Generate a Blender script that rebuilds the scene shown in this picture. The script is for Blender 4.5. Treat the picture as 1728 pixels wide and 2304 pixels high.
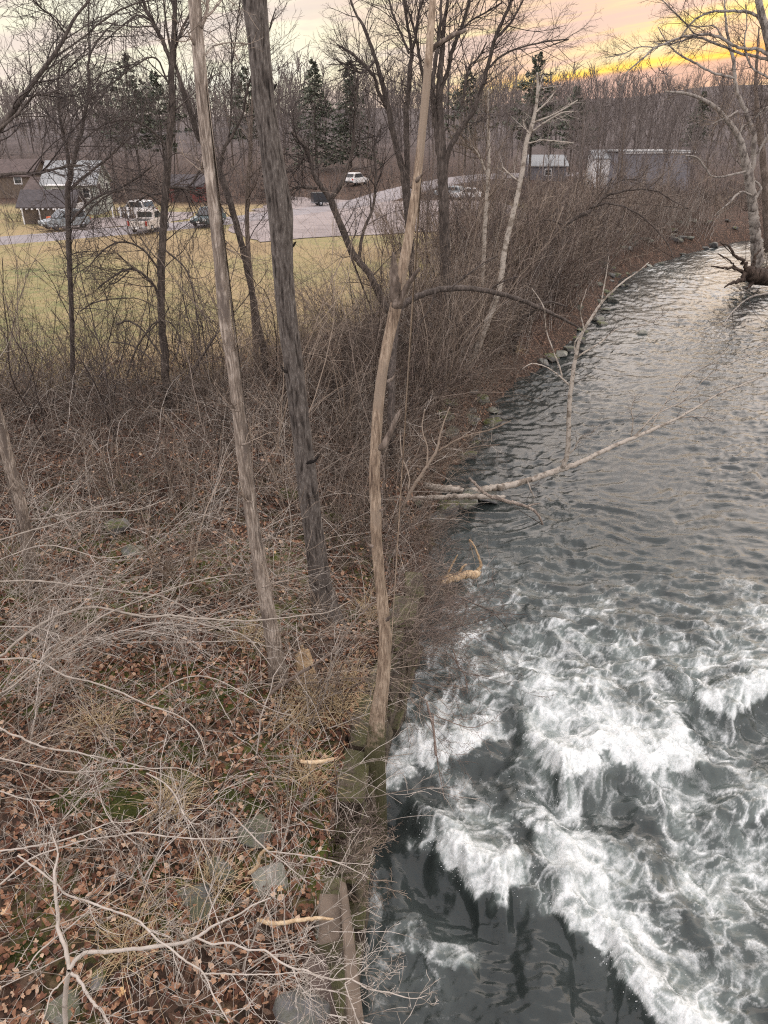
import bpy, bmesh, math, random
import numpy as np
from mathutils import Vector, Matrix

for _o in list(bpy.data.objects):
    bpy.data.objects.remove(_o)
SC = bpy.context.scene
COL = SC.collection
R = math.radians
random.seed(11)
rng = np.random.default_rng(2024)

# ------------------------------------------------------------------ camera
CAM_H = 10.0
PITCH = R(27.4)
FPX = 1664.0                       # focal length in pixels of the 1728 x 2304 photograph
cam_d = bpy.data.cameras.new('camera')
cam_d.sensor_fit = 'VERTICAL'
cam_d.sensor_height = 36.0
cam_d.sensor_width = 27.0
cam_d.lens = 36.0 * FPX / 2304.0
cam_d.clip_start = 0.05
cam_d.clip_end = 4000.0
cam = bpy.data.objects.new('camera', cam_d)
cam.location = (0, 0, CAM_H)
cam.rotation_euler = (R(90) - PITCH, 0, 0)
COL.objects.link(cam)
SC.camera = cam

# ------------------------------------------------------------------ exposure
SC.view_settings.view_transform = 'Standard'
SC.view_settings.look = 'None'
SC.view_settings.exposure = 1.72
SC.view_settings.gamma = 1.0
SC.view_settings.use_curve_mapping = False
SC.cycles.max_bounces = 6
SC.cycles.diffuse_bounces = 2
SC.cycles.glossy_bounces = 3
SC.cycles.use_denoising = False
SC.cycles.pixel_filter_type = 'BLACKMAN_HARRIS'
SC.cycles.filter_width = 1.15
SC.cycles.sample_clamp_indirect = 6.0

# ------------------------------------------------------------------ sky
SUN_AZ = R(27)                     # right of the view axis, low behind the clouds
SUN_EL = R(4)


class NT:
    """small helper to write node trees"""
    def __init__(self, tree):
        self.t = tree
        self.n = tree.nodes
        self.l = tree.links

    def node(self, typ, ins=None, **kw):
        nd = self.n.new(typ)
        for k, v in kw.items():
            setattr(nd, k, v)
        for k, v in (ins or {}).items():
            self.put(nd.inputs[k], v)
        return nd

    def put(self, sock, v):
        if isinstance(v, bpy.types.NodeSocket):
            self.l.new(v, sock)
        elif isinstance(v, bpy.types.Node):
            self.l.new(v.outputs[0], sock)
        else:
            sock.default_value = v

    def math(self, op, a, b=0.0, c=0.0, clamp=False):
        nd = self.n.new('ShaderNodeMath')
        nd.operation = op
        nd.use_clamp = clamp
        self.put(nd.inputs[0], a)
        self.put(nd.inputs[1], b)
        self.put(nd.inputs[2], c)
        return nd.outputs[0]

    def ramp(self, fac, stops, interp='LINEAR'):
        nd = self.n.new('ShaderNodeValToRGB')
        cr = nd.color_ramp
        cr.interpolation = interp
        while len(cr.elements) < len(stops):
            cr.elements.new(0.5)
        for e, (p, c) in zip(cr.elements, stops):
            e.position = p
            if not hasattr(c, '__len__'):
                c = (c, c, c)
            e.color = (c[0], c[1], c[2], 1)
        self.put(nd.inputs[0], fac)
        return nd.outputs[0]

    def mix(self, fac, a, b, mode='MIX'):
        nd = self.n.new('ShaderNodeMix')
        nd.data_type = 'RGBA'
        nd.blend_type = mode
        nd.clamp_factor = True
        self.put(nd.inputs[0], fac)
        for i, v in ((6, a), (7, b)):
            if isinstance(v, tuple) and len(v) == 3:
                v = (*v, 1)
            self.put(nd.inputs[i], v)
        return nd.outputs[2]

    def noise(self, vec, scale, detail=4, rough=0.55, dist=0.0, lac=2.0):
        nd = self.n.new('ShaderNodeTexNoise')
        if vec is not None:
            self.put(nd.inputs['Vector'], vec)
        self.put(nd.inputs['Scale'], scale)
        nd.inputs['Detail'].default_value = detail
        nd.inputs['Roughness'].default_value = rough
        nd.inputs['Lacunarity'].default_value = lac
        nd.inputs['Distortion'].default_value = dist
        return nd.outputs[0]


world = bpy.data.worlds.new('World')
SC.world = world
world.use_nodes = True
world.node_tree.nodes.clear()
W = NT(world.node_tree)
w_out = W.node('ShaderNodeOutputWorld')
w_bg = W.node('ShaderNodeBackground', {'Strength': 0.1})
sky = W.node('ShaderNodeTexSky')
sky.sky_type = 'NISHITA'
sky.sun_disc = False
sky.sun_elevation = SUN_EL
sky.sun_rotation = SUN_AZ
sky.air_density = 1.2
sky.dust_density = 2.0
tc = W.node('ShaderNodeTexCoord')
sep = W.node('ShaderNodeSeparateXYZ', {0: tc.outputs['Generated']})
az = W.math('ARCTAN2', sep.outputs[0], sep.outputs[1])
el = W.math('ARCSINE', sep.outputs[2])
# thin streaky cloud deck: bands that climb a little to the right
bx = W.math('MULTIPLY', az, 2.2)
by = W.math('MULTIPLY', W.math('SUBTRACT', el, W.math('MULTIPLY', az, 0.13)), 34.0)
bz = W.math('MULTIPLY', W.math('SINE', W.math('MULTIPLY', az, 0.5)), 3.0)
bv = W.node('ShaderNodeCombineXYZ', {0: bx, 1: by, 2: bz})
n1 = W.noise(bv.outputs[0], 0.9, 6, 0.6, 0.5)
bv2 = W.node('ShaderNodeCombineXYZ', {0: W.math('MULTIPLY', az, 4.0), 1: W.math('MULTIPLY', by, 0.55), 2: 4.7})
n2 = W.noise(bv2.outputs[0], 1.1, 5, 0.55, 0.3)
# nearness to the sunset, measured along the compass
sdx = W.math('SUBTRACT', az, SUN_AZ)
near = W.math('POWER', W.math('MULTIPLY_ADD', W.math('COSINE', sdx), 0.5, 0.5), 3.0)
tight = W.math('POWER', W.math('MULTIPLY_ADD', W.math('COSINE', sdx), 0.5, 0.5), 26.0)
low = W.math('SUBTRACT', 1.0, W.math('MULTIPLY', W.math('ABSOLUTE', el), 2.0), clamp=True)
low4 = W.math('POWER', low, 9.0)
# cloud colours (about ten times display brightness because the strength is 0.1)
warm = W.ramp(n1, [(0.34, (2.4, 1.85, 1.7)), (0.44, (2.55, 1.89, 1.72)), (0.51, (2.90, 2.11, 1.54)), (0.57, (3.08, 2.60, 1.58)), (0.66, (3.17, 2.90, 2.02))])
def streak(el0, slope, half, az0, az1):
    """how much a thin bank of cloud, rising to the right, covers the sky here"""
    d = W.math('SUBTRACT', el, W.math('MULTIPLY_ADD', az, slope, el0))
    d = W.math('ADD', d, W.math('MULTIPLY', W.math('SUBTRACT', n2, 0.5), 0.03))
    g = W.math('EXPONENT', W.math('MULTIPLY', W.math('POWER', W.math('ABSOLUTE', W.math('DIVIDE', d, half)), 2.0), -1.0))
    win = W.math('MULTIPLY', W.node('ShaderNodeMapRange', {0: az, 1: az0 - 0.12, 2: az0 + 0.1}, interpolation_type='SMOOTHSTEP').outputs[0],
                 W.math('SUBTRACT', 1.0, W.node('ShaderNodeMapRange', {0: az, 1: az1 - 0.15, 2: az1 + 0.2}, interpolation_type='SMOOTHSTEP').outputs[0]))
    return W.math('MULTIPLY', g, win)


cream = W.ramp(n2, [(0.34, (2.75, 2.42, 2.2)), (0.46, (2.94, 2.53, 2.25)), (0.54, (3.31, 3.17, 2.48)), (0.7, (3.40, 3.31, 2.85))])
cool = W.ramp(n2, [(0.36, (4.0, 4.6, 5.5)), (0.47, (5.6, 5.7, 6.2)), (0.56, (7.4, 6.2, 5.9)), (0.68, (7.9, 7.3, 6.7))])
side = W.node('ShaderNodeMapRange', {0: az, 1: R(-9), 2: R(9)}, interpolation_type='SMOOTHSTEP').outputs[0]
side2 = W.node('ShaderNodeMapRange', {0: az, 1: R(50), 2: R(100)}, interpolation_type='SMOOTHSTEP').outputs[0]
side = W.math('MULTIPLY', side, W.math('SUBTRACT', 1.0, side2))
base = W.mix(side, cream, warm)
base = W.mix(W.math('MULTIPLY', streak(0.012, 0.12, 0.022, 0.16, 0.75), 0.9), base, (1.75, 1.3, 1.3))
base = W.mix(W.math('MULTIPLY', streak(0.030, 0.115, 0.0065, 0.14, 0.75), W.ramp(n1, [(0.40, 0.25), (0.55, 1)])), base, W.ramp(n1, [(0.42, (3.4, 1.0, 0.15)), (0.52, (3.7, 1.5, 0.15)), (0.62, (3.8, 2.6, 0.5))]))
base = W.mix(W.math('MULTIPLY', streak(0.066, 0.11, 0.006, 0.22, 0.8), W.ramp(n1, [(0.42, 0.1), (0.55, 1)])), base, (3.7, 3.0, 0.9))
up_ = W.node('ShaderNodeMapRange', {0: el, 1: R(7), 2: R(22)}, interpolation_type='SMOOTHSTEP').outputs[0]
back = W.node('ShaderNodeMapRange', {0: W.math('COSINE', sdx), 1: 0.35, 2: -0.5}, interpolation_type='SMOOTHSTEP').outputs[0]
base = W.mix(W.math('MAXIMUM', up_, back), base, cool)
mixed = W.mix(0.97, sky.outputs[0], base)
W.put(w_bg.inputs['Color'], mixed)
W.l.new(w_bg.outputs[0], w_out.inputs[0])

sun_d = bpy.data.lights.new('sun', 'SUN')
sun_d.energy = 0.5
sun_d.angle = R(80)
sun_d.color = (1.0, 0.84, 0.68)
sun = bpy.data.objects.new('sun', sun_d)
COL.objects.link(sun)
SUN_DIR = Vector((math.sin(SUN_AZ) * math.cos(SUN_EL), math.cos(SUN_AZ) * math.cos(SUN_EL), math.sin(SUN_EL)))
sun.rotation_euler = (-SUN_DIR).to_track_quat('-Z', 'Y').to_euler()

# ------------------------------------------------------------------ picture geometry -> places
CAMV = np.array([0.0, 0.0, CAM_H])
FWD = np.array([0.0, math.cos(PITCH), -math.sin(PITCH)])
UPV = np.array([0.0, math.sin(PITCH), math.cos(PITCH)])


def ray(px, py):
    return FWD + np.array([(px - 864.0) / FPX, 0, 0]) - UPV * ((py - 1152.0) / FPX)


def at_y(px, py, Y):
    d = ray(px, py)
    return CAMV + d * (Y / d[1])


def at_z(px, py, z):
    d = ray(px, py)
    return CAMV + d * ((z - CAM_H) / d[2])


def depth(p):
    return float(np.dot(np.asarray(p) - CAMV, FWD))


# ------------------------------------------------------------------ noise
def _hash(ix, iy, seed):
    h = (ix.astype(np.int64) * 374761393 + iy.astype(np.int64) * 668265263 + seed * 1442695041) & 0xFFFFFFFF
    h = ((h ^ (h >> 13)) * 1274126177) & 0xFFFFFFFF
    return (h ^ (h >> 16)) & 0xFFFFFFFF


def perlin(x, y, seed=0, perx=None):
    x = np.asarray(x, float)
    y = np.asarray(y, float)
    x0 = np.floor(x)
    y0 = np.floor(y)
    fx, fy = x - x0, y - y0
    ix, iy = x0.astype(np.int64), y0.astype(np.int64)
    u = fx * fx * fx * (fx * (fx * 6 - 15) + 10)
    v = fy * fy * fy * (fy * (fy * 6 - 15) + 10)

    def g(ax, ay, dx, dy):
        if perx:
            ax = ax % perx
        a = _hash(ax, ay, seed) * (2 * math.pi / 4294967296.0)
        return np.cos(a) * dx + np.sin(a) * dy
    a = g(ix, iy, fx, fy)
    b = g(ix + 1, iy, fx - 1, fy)
    c = g(ix, iy + 1, fx, fy - 1)
    d = g(ix + 1, iy + 1, fx - 1, fy - 1)
    return (a + u * (b - a)) * (1 - v) + (c + u * (d - c)) * v


def fbm(x, y, seed=0, octs=4, gain=0.5):
    s, a, f = 0.0, 1.0, 1.0
    for i in range(octs):
        s = s + a * perlin(x * f, y * f, seed + 17 * i)
        a *= gain
        f *= 2.03
    return s


def sstep(a, b, x):
    t = np.clip((x - a) / (b - a), 0, 1)
    return t * t * (3 - 2 * t)


# ------------------------------------------------------------------ the lie of the land
SHORE = np.array([(-40, -1.2), (0, -0.6), (5.3, -0.34), (8.1, -0.2), (9.2, 0.0), (13, 0.9), (15.6, 1.35), (18, 1.45), (22, 2.3), (26, 3.8),
                  (30.2, 5.3), (36.8, 9.0), (46, 13.2), (57.9, 18.2), (69.4, 27), (78, 36), (84, 46), (95, 75), (108, 130), (125, 260), (140, 420)], float)
RIGHT = np.array([(-40, 22), (0, 22.5), (30, 25), (50, 27.6), (58, 28.6), (63, 31), (70, 39), (76, 50), (84, 80), (95, 130), (112, 260), (128, 420)], float)


def _sm(tab, y):
    s = 0
    for o in (-1.2, -0.4, 0.4, 1.2):
        s = s + np.interp(y + o, tab[:, 0], tab[:, 1])
    return s / 4


def shore_d(x, y):
    """metres inland of the left waterline (negative over the river)"""
    sx = _sm(SHORE, y)
    sl = (_sm(SHORE, y + 1.5) - _sm(SHORE, y - 1.5)) / 3.0
    return (sx - x) / np.sqrt(1 + sl * sl)


def right_d(x, y):
    sx = _sm(RIGHT, y)
    sl = (_sm(RIGHT, y + 1.5) - _sm(RIGHT, y - 1.5)) / 3.0
    return (x - sx) / np.sqrt(1 + sl * sl)


def height(x, y):
    x = np.asarray(x, float)
    y = np.asarray(y, float)
    wob = perlin(x * 0.6, y * 0.6, 5) * 0.5 + perlin(x * 1.7, y * 1.7, 6) * 0.18
    d0 = shore_d(x, y)
    d = d0 + wob * sstep(10, 14, y)
    dr = right_d(x, y) + wob
    near = 1 - sstep(10.5, 13.5, y)
    steep = -1.0 + 2.75 * sstep(0.34, 0.46, d) + 0.35 * sstep(0.5, 4, d)
    slope = -1.0 + 1.0 * sstep(-1.2, 0.05, d) + 1.15 * sstep(-0.1, 1.6, d) + 0.85 * sstep(1.2, 5.0, d)
    bank = near * steep + (1 - near) * slope
    rough = fbm(x * 0.45, y * 0.45, 31, 4) * 0.22 * sstep(0.5, 2.5, d)
    inland = sstep(24, 34, y + 0.15 * np.maximum(0, -x)) * sstep(3, 12, d)
    bank = bank + rough * (1 - 0.8 * inland)
    bank = bank * (1 - inland) + (1.3 + 0.12 * perlin(x * 0.05, y * 0.05, 9)) * inland
    rb = -1.0 + 1.0 * sstep(-1.0, 0.1, dr) + 0.9 * sstep(0, 1.5, dr) + 1.6 * sstep(1, 7, dr)
    land = np.maximum(bank, rb)
    # rising ground far off
    far = 7.0 * sstep(125, 280, y - 0.15 * x) + 9 * sstep(240, 700, y) + 2.2 * np.exp(-((x + 5) / 42) ** 2) * sstep(100, 150, y)
    far = far + 34 * np.exp(-(((x - 430) / 210) ** 2 + ((y - 720) / 190) ** 2)) + 8 * np.exp(-(((x - 120) / 160) ** 2 + ((y - 620) / 120) ** 2))
    over = sstep(0, 14, np.maximum(d0, dr))
    return land + far * over * (1 + 0.25 * perlin(x * 0.01, y * 0.01, 44))


def hz(x, y):
    return float(height(np.array([x]), np.array([y]))[0])


def ground(px, py, lift=0.0, far=400.0):
    d = ray(px, py)
    ts = np.concatenate([np.arange(3, 40, 0.03), np.arange(40, far, 0.15)])
    p = CAMV[None] + ts[:, None] * (d / np.linalg.norm(d))[None]
    below = p[:, 2] < height(p[:, 0], p[:, 1]) + lift
    i = int(np.argmax(below)) if below.any() else len(ts) - 1
    return p[i]


# ------------------------------------------------------------------ meshes and tags
def mesh_from(name, V, F, mat=None, smooth=True, attrs=None, uv=None, corner_uv=None):
    """V (n,3); F list of integer arrays (m,k)"""
    me = bpy.data.meshes.new(name)
    V = np.ascontiguousarray(V, dtype=np.float32)
    F = [f for f in F if len(f)]
    me.vertices.add(len(V))
    me.vertices.foreach_set('co', V.ravel())
    idx = np.concatenate([f.ravel() for f in F]).astype(np.int32)
    tot = np.concatenate([np.full(len(f), f.shape[1], np.int32) for f in F])
    st = np.concatenate([[0], np.cumsum(tot)[:-1]]).astype(np.int32)
    me.loops.add(len(idx))
    me.loops.foreach_set('vertex_index', idx)
    me.polygons.add(len(tot))
    me.polygons.foreach_set('loop_start', st)
    me.update(calc_edges=True)
    if smooth:
        me.polygons.foreach_set('use_smooth', np.ones(len(tot), bool))
    for k, a in (attrs or {}).items():
        at = me.attributes.new(k, 'FLOAT', 'POINT')
        at.data.foreach_set('value', np.ascontiguousarray(a, dtype=np.float32))
    if uv is not None:
        l = me.uv_layers.new(name='UVMap')
        l.data.foreach_set('uv', np.ascontiguousarray(uv[idx], dtype=np.float32).ravel())
    if mat is not None:
        me.materials.append(mat)
    return me


def tag(o, label=None, cat=None, group=None, kind=None):
    if label:
        o['label'] = label
    if cat:
        o['category'] = cat
    if group:
        o['group'] = group
    if kind:
        o['kind'] = kind
    return o


def link(name, me, parent=None, loc=(0, 0, 0), rot=(0, 0, 0), scale=(1, 1, 1)):
    o = bpy.data.objects.new(name, me)
    COL.objects.link(o)
    o.location = loc
    o.rotation_euler = rot
    o.scale = scale
    if parent is not None:
        o.parent = parent
    return o


def thing(name, label, cat, loc=(0, 0, 0), group=None, rz=0.0):
    o = link(name, None, None, loc, (0, 0, rz))
    o.empty_display_size = 0.2
    return tag(o, label, cat, group)


def bm_mesh(name, bm, mat, smooth=False):
    me = bpy.data.meshes.new(name)
    bm.normal_update()
    bm.to_mesh(me)
    bm.free()
    if smooth:
        me.polygons.foreach_set('use_smooth', np.ones(len(me.polygons), bool))
    if mat is not None:
        me.materials.append(mat)
    return me


# ------------------------------------------------------------------ tubes
class Tubes:
    def __init__(self):
        self.V, self.F, self.A, self.U, self.n = [], [], [], [], 0

    def add(self, P, Rd, S=3, rnd=None, disp=None, cap=False):
        """P (b,n,3) centre lines, Rd (b,n) radii, S sides"""
        P = np.asarray(P, float)
        Rd = np.asarray(Rd, float)
        if P.ndim == 2:
            P, Rd = P[None], Rd[None]
        b, n, _ = P.shape
        if b == 0:
            return
        T = np.gradient(P, axis=1)
        T /= np.linalg.norm(T, axis=2, keepdims=True) + 1e-9
        ch = P[:, -1] - P[:, 0]
        ch /= np.linalg.norm(ch, axis=1, keepdims=True) + 1e-9
        ref = np.where(np.abs(ch[:, 2:3]) < 0.75, np.array([[0, 0, 1.0]]), np.array([[0.3, 0.95, 0.0]]))
        ref = np.repeat(ref[:, None], n, 1)
        U = np.cross(T, ref)
        U /= np.linalg.norm(U, axis=2, keepdims=True) + 1e-9
        Wv = np.cross(T, U)
        th = np.arange(S) * 2 * math.pi / S
        rad = Rd[:, :, None]
        L = np.concatenate([np.zeros((b, 1)), np.cumsum(np.linalg.norm(np.diff(P, axis=1), axis=2), 1)], 1)
        rad = np.repeat(rad, S, 2)
        extra = None
        if disp is not None:
            rad, extra = disp(rad, th, L, P)
        V = P[:, :, None] + rad[..., None] * (np.cos(th)[None, None, :, None] * U[:, :, None] + np.sin(th)[None, None, :, None] * Wv[:, :, None])
        base = self.n + (np.arange(b) * n * S)[:, None, None] + (np.arange(n - 1) * S)[None, :, None]
        j = np.arange(S)[None, None]
        k = (np.arange(S) + 1) % S
        k = k[None, None]
        q = np.stack([base + j, base + k, base + S + k, base + S + j], -1).reshape(-1, 4)
        self.F.append(q)
        self.V.append(V.reshape(-1, 3))
        if rnd is None:
            rnd = rng.random(b)
        self.A.append(np.repeat(np.asarray(rnd, float), n * S) if extra is None else extra.reshape(-1))
        uu = np.repeat((np.arange(S) / S)[None, None], b, 0).repeat(n, 1) * (2 * math.pi * np.maximum(Rd[:, :1, None], 0.005))
        vv = np.repeat(L[:, :, None], S, 2)
        self.U.append(np.stack([uu, vv], -1).reshape(-1, 2))
        self.n += b * n * S
        if cap:
            for e, ring in ((0, 0), (1, n - 1)):
                c = self.n
                self.V.append(P[:, ring if e else 0])
                self.A.append(np.full(b, 0.97 if extra is None else 0.5))
                self.U.append(np.zeros((b, 2)))
                s0 = c - b * n * S
                for bi in range(b):
                    o = s0 + bi * n * S + ring * S
                    f = np.stack([np.full(S, c + bi), o + np.arange(S), o + (np.arange(S) + 1) % S], -1)
                    self.F.append(f if e else f[:, ::-1])
                self.n += b

    def mesh(self, name, mat, origin=(0, 0, 0)):
        V = np.concatenate(self.V) - np.asarray(origin)[None]
        q = [f for f in self.F if f.shape[1] == 4]
        t = [f for f in self.F if f.shape[1] == 3]
        F = ([np.concatenate(q)] if q else []) + ([np.concatenate(t)] if t else [])
        return mesh_from(name, V, F, mat, True, {'rnd': np.concatenate(self.A)}, np.concatenate(self.U))


def unit(v):
    return v / (np.linalg.norm(v, axis=-1, keepdims=True) + 1e-9)


def grow(start, dirs, L, r0, r1, n=8, wob=0.12, up=0.0, rs=None):
    rs = rs or rng
    start = np.atleast_2d(np.asarray(start, float))
    d = unit(np.atleast_2d(np.asarray(dirs, float)))
    b = len(start)
    L = np.broadcast_to(np.asarray(L, float), (b,))
    up = np.broadcast_to(np.asarray(up, float), (b,))
    P = np.zeros((b, n, 3))
    P[:, 0] = start
    st = (L / (n - 1))[:, None]
    for i in range(1, n):
        d = d + wob * rs.normal(size=(b, 3))
        d[:, 2] += up
        d = unit(d)
        P[:, i] = P[:, i - 1] + d * st
    t = np.linspace(0, 1, n)[None]
    r0 = np.broadcast_to(np.asarray(r0, float), (b,))[:, None]
    r1 = np.broadcast_to(np.asarray(r1, float), (b,))[:, None]
    return P, r0 * (1 - t) + r1 * t


def spawn(P, Rd, k, t0=0.2, t1=0.98, ang=(0.7, 0.25), lf=(0.35, 0.7), rf=0.6, rmin=0.0, taper=0.5, absL=None, rs=None, up=0.0):
    """k children on each of the given branches -> start, dirs, L, r0"""
    rs = rs or rng
    b, n, _ = P.shape
    plen = np.linalg.norm(np.diff(P, axis=1), axis=2).sum(1)
    t = t0 + (t1 - t0) * (np.arange(k)[None] + rs.random((b, k))) / k
    f = t * (n - 1)
    i = np.clip(f.astype(int), 0, n - 2)
    w = (f - i)[..., None]
    bi = np.arange(b)[:, None]
    s = P[bi, i] * (1 - w) + P[bi, i + 1] * w
    T = unit(P[bi, i + 1] - P[bi, i])
    rr = Rd[bi, i] * (1 - w[..., 0]) + Rd[bi, i + 1] * w[..., 0]
    q = unit(np.cross(T, rs.normal(size=T.shape)))
    a = np.clip(rs.normal(ang[0], ang[1], size=(b, k)), 0.15, 1.7)[..., None]
    d = unit(np.cos(a) * T + np.sin(a) * q + np.array([0, 0, up]))
    base = plen[:, None] if absL is None else absL
    L = base * rs.uniform(lf[0], lf[1], size=(b, k)) * (1 - taper * t)
    return s.reshape(-1, 3), d.reshape(-1, 3), L.reshape(-1), np.maximum(rr * rf, rmin).reshape(-1)


def spline(pts, n):
    """Catmull-Rom through pts (m,k) resampled to n rows"""
    pts = np.asarray(pts, float)
    if len(pts) == 2:
        t = np.linspace(0, 1, n)[:, None]
        return pts[0] * (1 - t) + pts[1] * t
    e0 = 2 * pts[0] - pts[1]
    e1 = 2 * pts[-1] - pts[-2]
    q = np.vstack([e0, pts, e1])
    seg = np.linalg.norm(np.diff(pts[:, :3], axis=0), axis=1)
    cum = np.concatenate([[0], np.cumsum(seg)])
    s = np.linspace(0, cum[-1], n)
    i = np.clip(np.searchsorted(cum, s, 'right') - 1, 0, len(pts) - 2)
    t = ((s - cum[i]) / np.maximum(seg[i], 1e-9))[:, None]
    p0, p1, p2, p3 = q[i], q[i + 1], q[i + 2], q[i + 3]
    return 0.5 * (2 * p1 + (p2 - p0) * t + (2 * p0 - 5 * p1 + 4 * p2 - p3) * t * t + (3 * p1 - p0 - 3 * p2 + p3) * t ** 3)


def limb(pts, Y=None, z=None, n=None, jit=0.15, drop=None):
    """an outline in the picture [(px,py,width_px)...] stood up in the place at distance Y=(y0,y1) or height z=(z0,z1) -> P (n,3), r (n)"""
    pp = np.array([(p[0], p[1]) for p in pts], float)
    ln = np.concatenate([[0], np.cumsum(np.linalg.norm(np.diff(pp, axis=0), axis=1))])
    ln /= ln[-1]
    wd = [p[2] if len(p) > 2 else None for p in pts]
    known = [i for i, w in enumerate(wd) if w is not None]
    wd = np.interp(ln, ln[known], [wd[i] for i in known])
    rows = []
    for (x, y), f, w in zip(pp, ln, wd):
        if Y is not None:
            p = at_y(x, y, Y[0] + (Y[1] - Y[0]) * f)
        else:
            p = at_z(x, y, z[0] + (z[1] - z[0]) * f)
        rows.append((*p, 0.5 * w * depth(p) / FPX))
    rows = np.array(rows)
    if drop is not None:
        rows = np.vstack([[*drop, rows[0, 3] * 1.25], rows])
    n = n or max(5, int(len(pts) * 4))
    out = spline(rows, n)
    P, r = out[:, :3], np.maximum(out[:, 3], 0.002)
    if jit:
        k = rng.normal(size=(n, 3)) * r[:, None] * jit
        k[0] = 0
        P = P + k
    return P, r

# ------------------------------------------------------------------ materials
def new_mat(name):
    m = bpy.data.materials.new(name)
    m.use_nodes = True
    m.node_tree.nodes.clear()
    t = NT(m.node_tree)
    out = t.node('ShaderNodeOutputMaterial')
    b = t.node('ShaderNodeBsdfPrincipled')
    t.l.new(b.outputs[0], out.inputs[0])
    b.inputs['Specular IOR Level'].default_value = 0.25
    return m, t, b


def bump(t, b, h, strength=0.5, dist=0.02):
    nd = t.node('ShaderNodeBump', {'Strength': strength, 'Distance': dist, 'Height': h})
    t.l.new(nd.outputs[0], b.inputs['Normal'])


def coords(t):
    return t.node('ShaderNodeTexCoord').outputs['Object']


def attr(t, name):
    return t.node('ShaderNodeAttribute', attribute_name=name).outputs['Fac']


def scaled(t, vec, s):
    return t.node('ShaderNodeMapping', {'Vector': vec, 'Scale': s}).outputs[0]


def plain(name, c, rough=0.7, var=0.25, scale=6.0, metal=0.0, spec=0.3, bmp=0.0):
    m, t, b = new_mat(name)
    n = t.noise(coords(t), scale, 5, 0.6)
    d = tuple(x * (1 - var) for x in c)
    l = tuple(min(1, x * (1 + var)) for x in c)
    t.put(b.inputs['Base Color'], t.ramp(n, [(0.3, d), (0.7, l)]))
    b.inputs['Roughness'].default_value = rough
    b.inputs['Metallic'].default_value = metal
    b.inputs['Specular IOR Level'].default_value = spec
    if bmp:
        bump(t, b, t.noise(coords(t), scale * 4, 5, 0.6), bmp, 0.02)
    return m


def twig_mat(name, c0, c1, c2):
    """colour goes from one branch to the next (rnd) with blotches along it"""
    m, t, b = new_mat(name)
    r = attr(t, 'rnd')
    n = t.noise(coords(t), 9.0, 3, 0.6)
    f = t.math('ADD', t.math('MULTIPLY', r, 0.6), t.math('MULTIPLY', n, 0.45))
    t.put(b.inputs['Base Color'], t.ramp(f, [(0.2, c0), (0.5, c1), (0.85, c2)]))
    b.inputs['Roughness'].default_value = 0.75
    return m


def bark_mat(name, dark, mid, lightc, su=26.0, sv=2.2, fine=60.0, bmp=0.7, moss=None, patch=None):
    """bark with grain along the trunk; UVs are metres round and along"""
    m, t, b = new_mat(name)
    uv = t.node('ShaderNodeUVMap').outputs[0]
    ob = coords(t)
    warp = t.noise(ob, 3.0, 3, 0.5)
    g = t.noise(scaled(t, ob, (su, su, sv)), 1.0, 6, 0.65, 0.6)
    blot = t.noise(ob, 2.4, 5, 0.6)
    f = t.math('ADD', t.math('MULTIPLY', g, 0.72), t.math('MULTIPLY', blot, 0.34))
    col = t.ramp(f, [(0.36, dark), (0.52, mid), (0.66, lightc)])
    if patch:
        p = t.ramp(t.noise(scaled(t, ob, (5, 5, 1.1)), 1.0, 5, 0.6), [(0.52, 0), (0.60, 1)])
        col = t.mix(p, col, patch)
    if moss:
        z = t.node('ShaderNodeSeparateXYZ', {0: t.node('ShaderNodeNewGeometry').outputs['Position']}).outputs[2]
        mm = t.math('ADD', t.math('MULTIPLY', t.math('SUBTRACT', moss[0], z), moss[1]), t.math('MULTIPLY', t.noise(ob, 5, 5, 0.75), 3.0))
        mm = t.ramp(mm, [(0.45, 0), (1.35, 1)])
        col = t.mix(t.math('MULTIPLY', mm, 0.85), col, t.mix(t.noise(ob, 30, 3), (0.018, 0.022, 0.008), (0.065, 0.068, 0.022)))
    t.put(b.inputs['Base Color'], col)
    b.inputs['Roughness'].default_value = 0.85
    h = t.math('ADD', g, t.math('MULTIPLY', t.noise(ob, fine, 4, 0.6), 0.3))
    bump(t, b, h, bmp, 0.02)
    return m


M = {}
M['bark_tan'] = bark_mat('bark_tan', (0.05, 0.036, 0.027), (0.19, 0.152, 0.12), (0.44, 0.375, 0.31), 44, 4.5, patch=(0.125, 0.10, 0.082))
M['bark_snag'] = bark_mat('bark_snag', (0.055, 0.035, 0.024), (0.215, 0.158, 0.11), (0.40, 0.315, 0.23), 42, 4.5, moss=(1.5, 1.1), patch=(0.22, 0.17, 0.125))
M['bark_dark'] = bark_mat('bark_dark', (0.022, 0.017, 0.014), (0.058, 0.046, 0.038), (0.13, 0.105, 0.088), 22, 4.0)
M['bark_brown'] = bark_mat('bark_brown', (0.04, 0.03, 0.024), (0.105, 0.08, 0.062), (0.23, 0.185, 0.15), 22, 4.0)
M['bark_moss'] = bark_mat('bark_moss', (0.055, 0.045, 0.035), (0.13, 0.105, 0.08), (0.24, 0.20, 0.16), 22, 4.0, moss=(2.6, 1.3))
M['log_wood'] = bark_mat('log_wood', (0.20, 0.12, 0.06), (0.45, 0.32, 0.19), (0.60, 0.48, 0.32), 12, 12)
M['wet_wood'] = bark_mat('wet_wood', (0.02, 0.014, 0.01), (0.05, 0.035, 0.026), (0.11, 0.08, 0.06), 16, 4)

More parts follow.
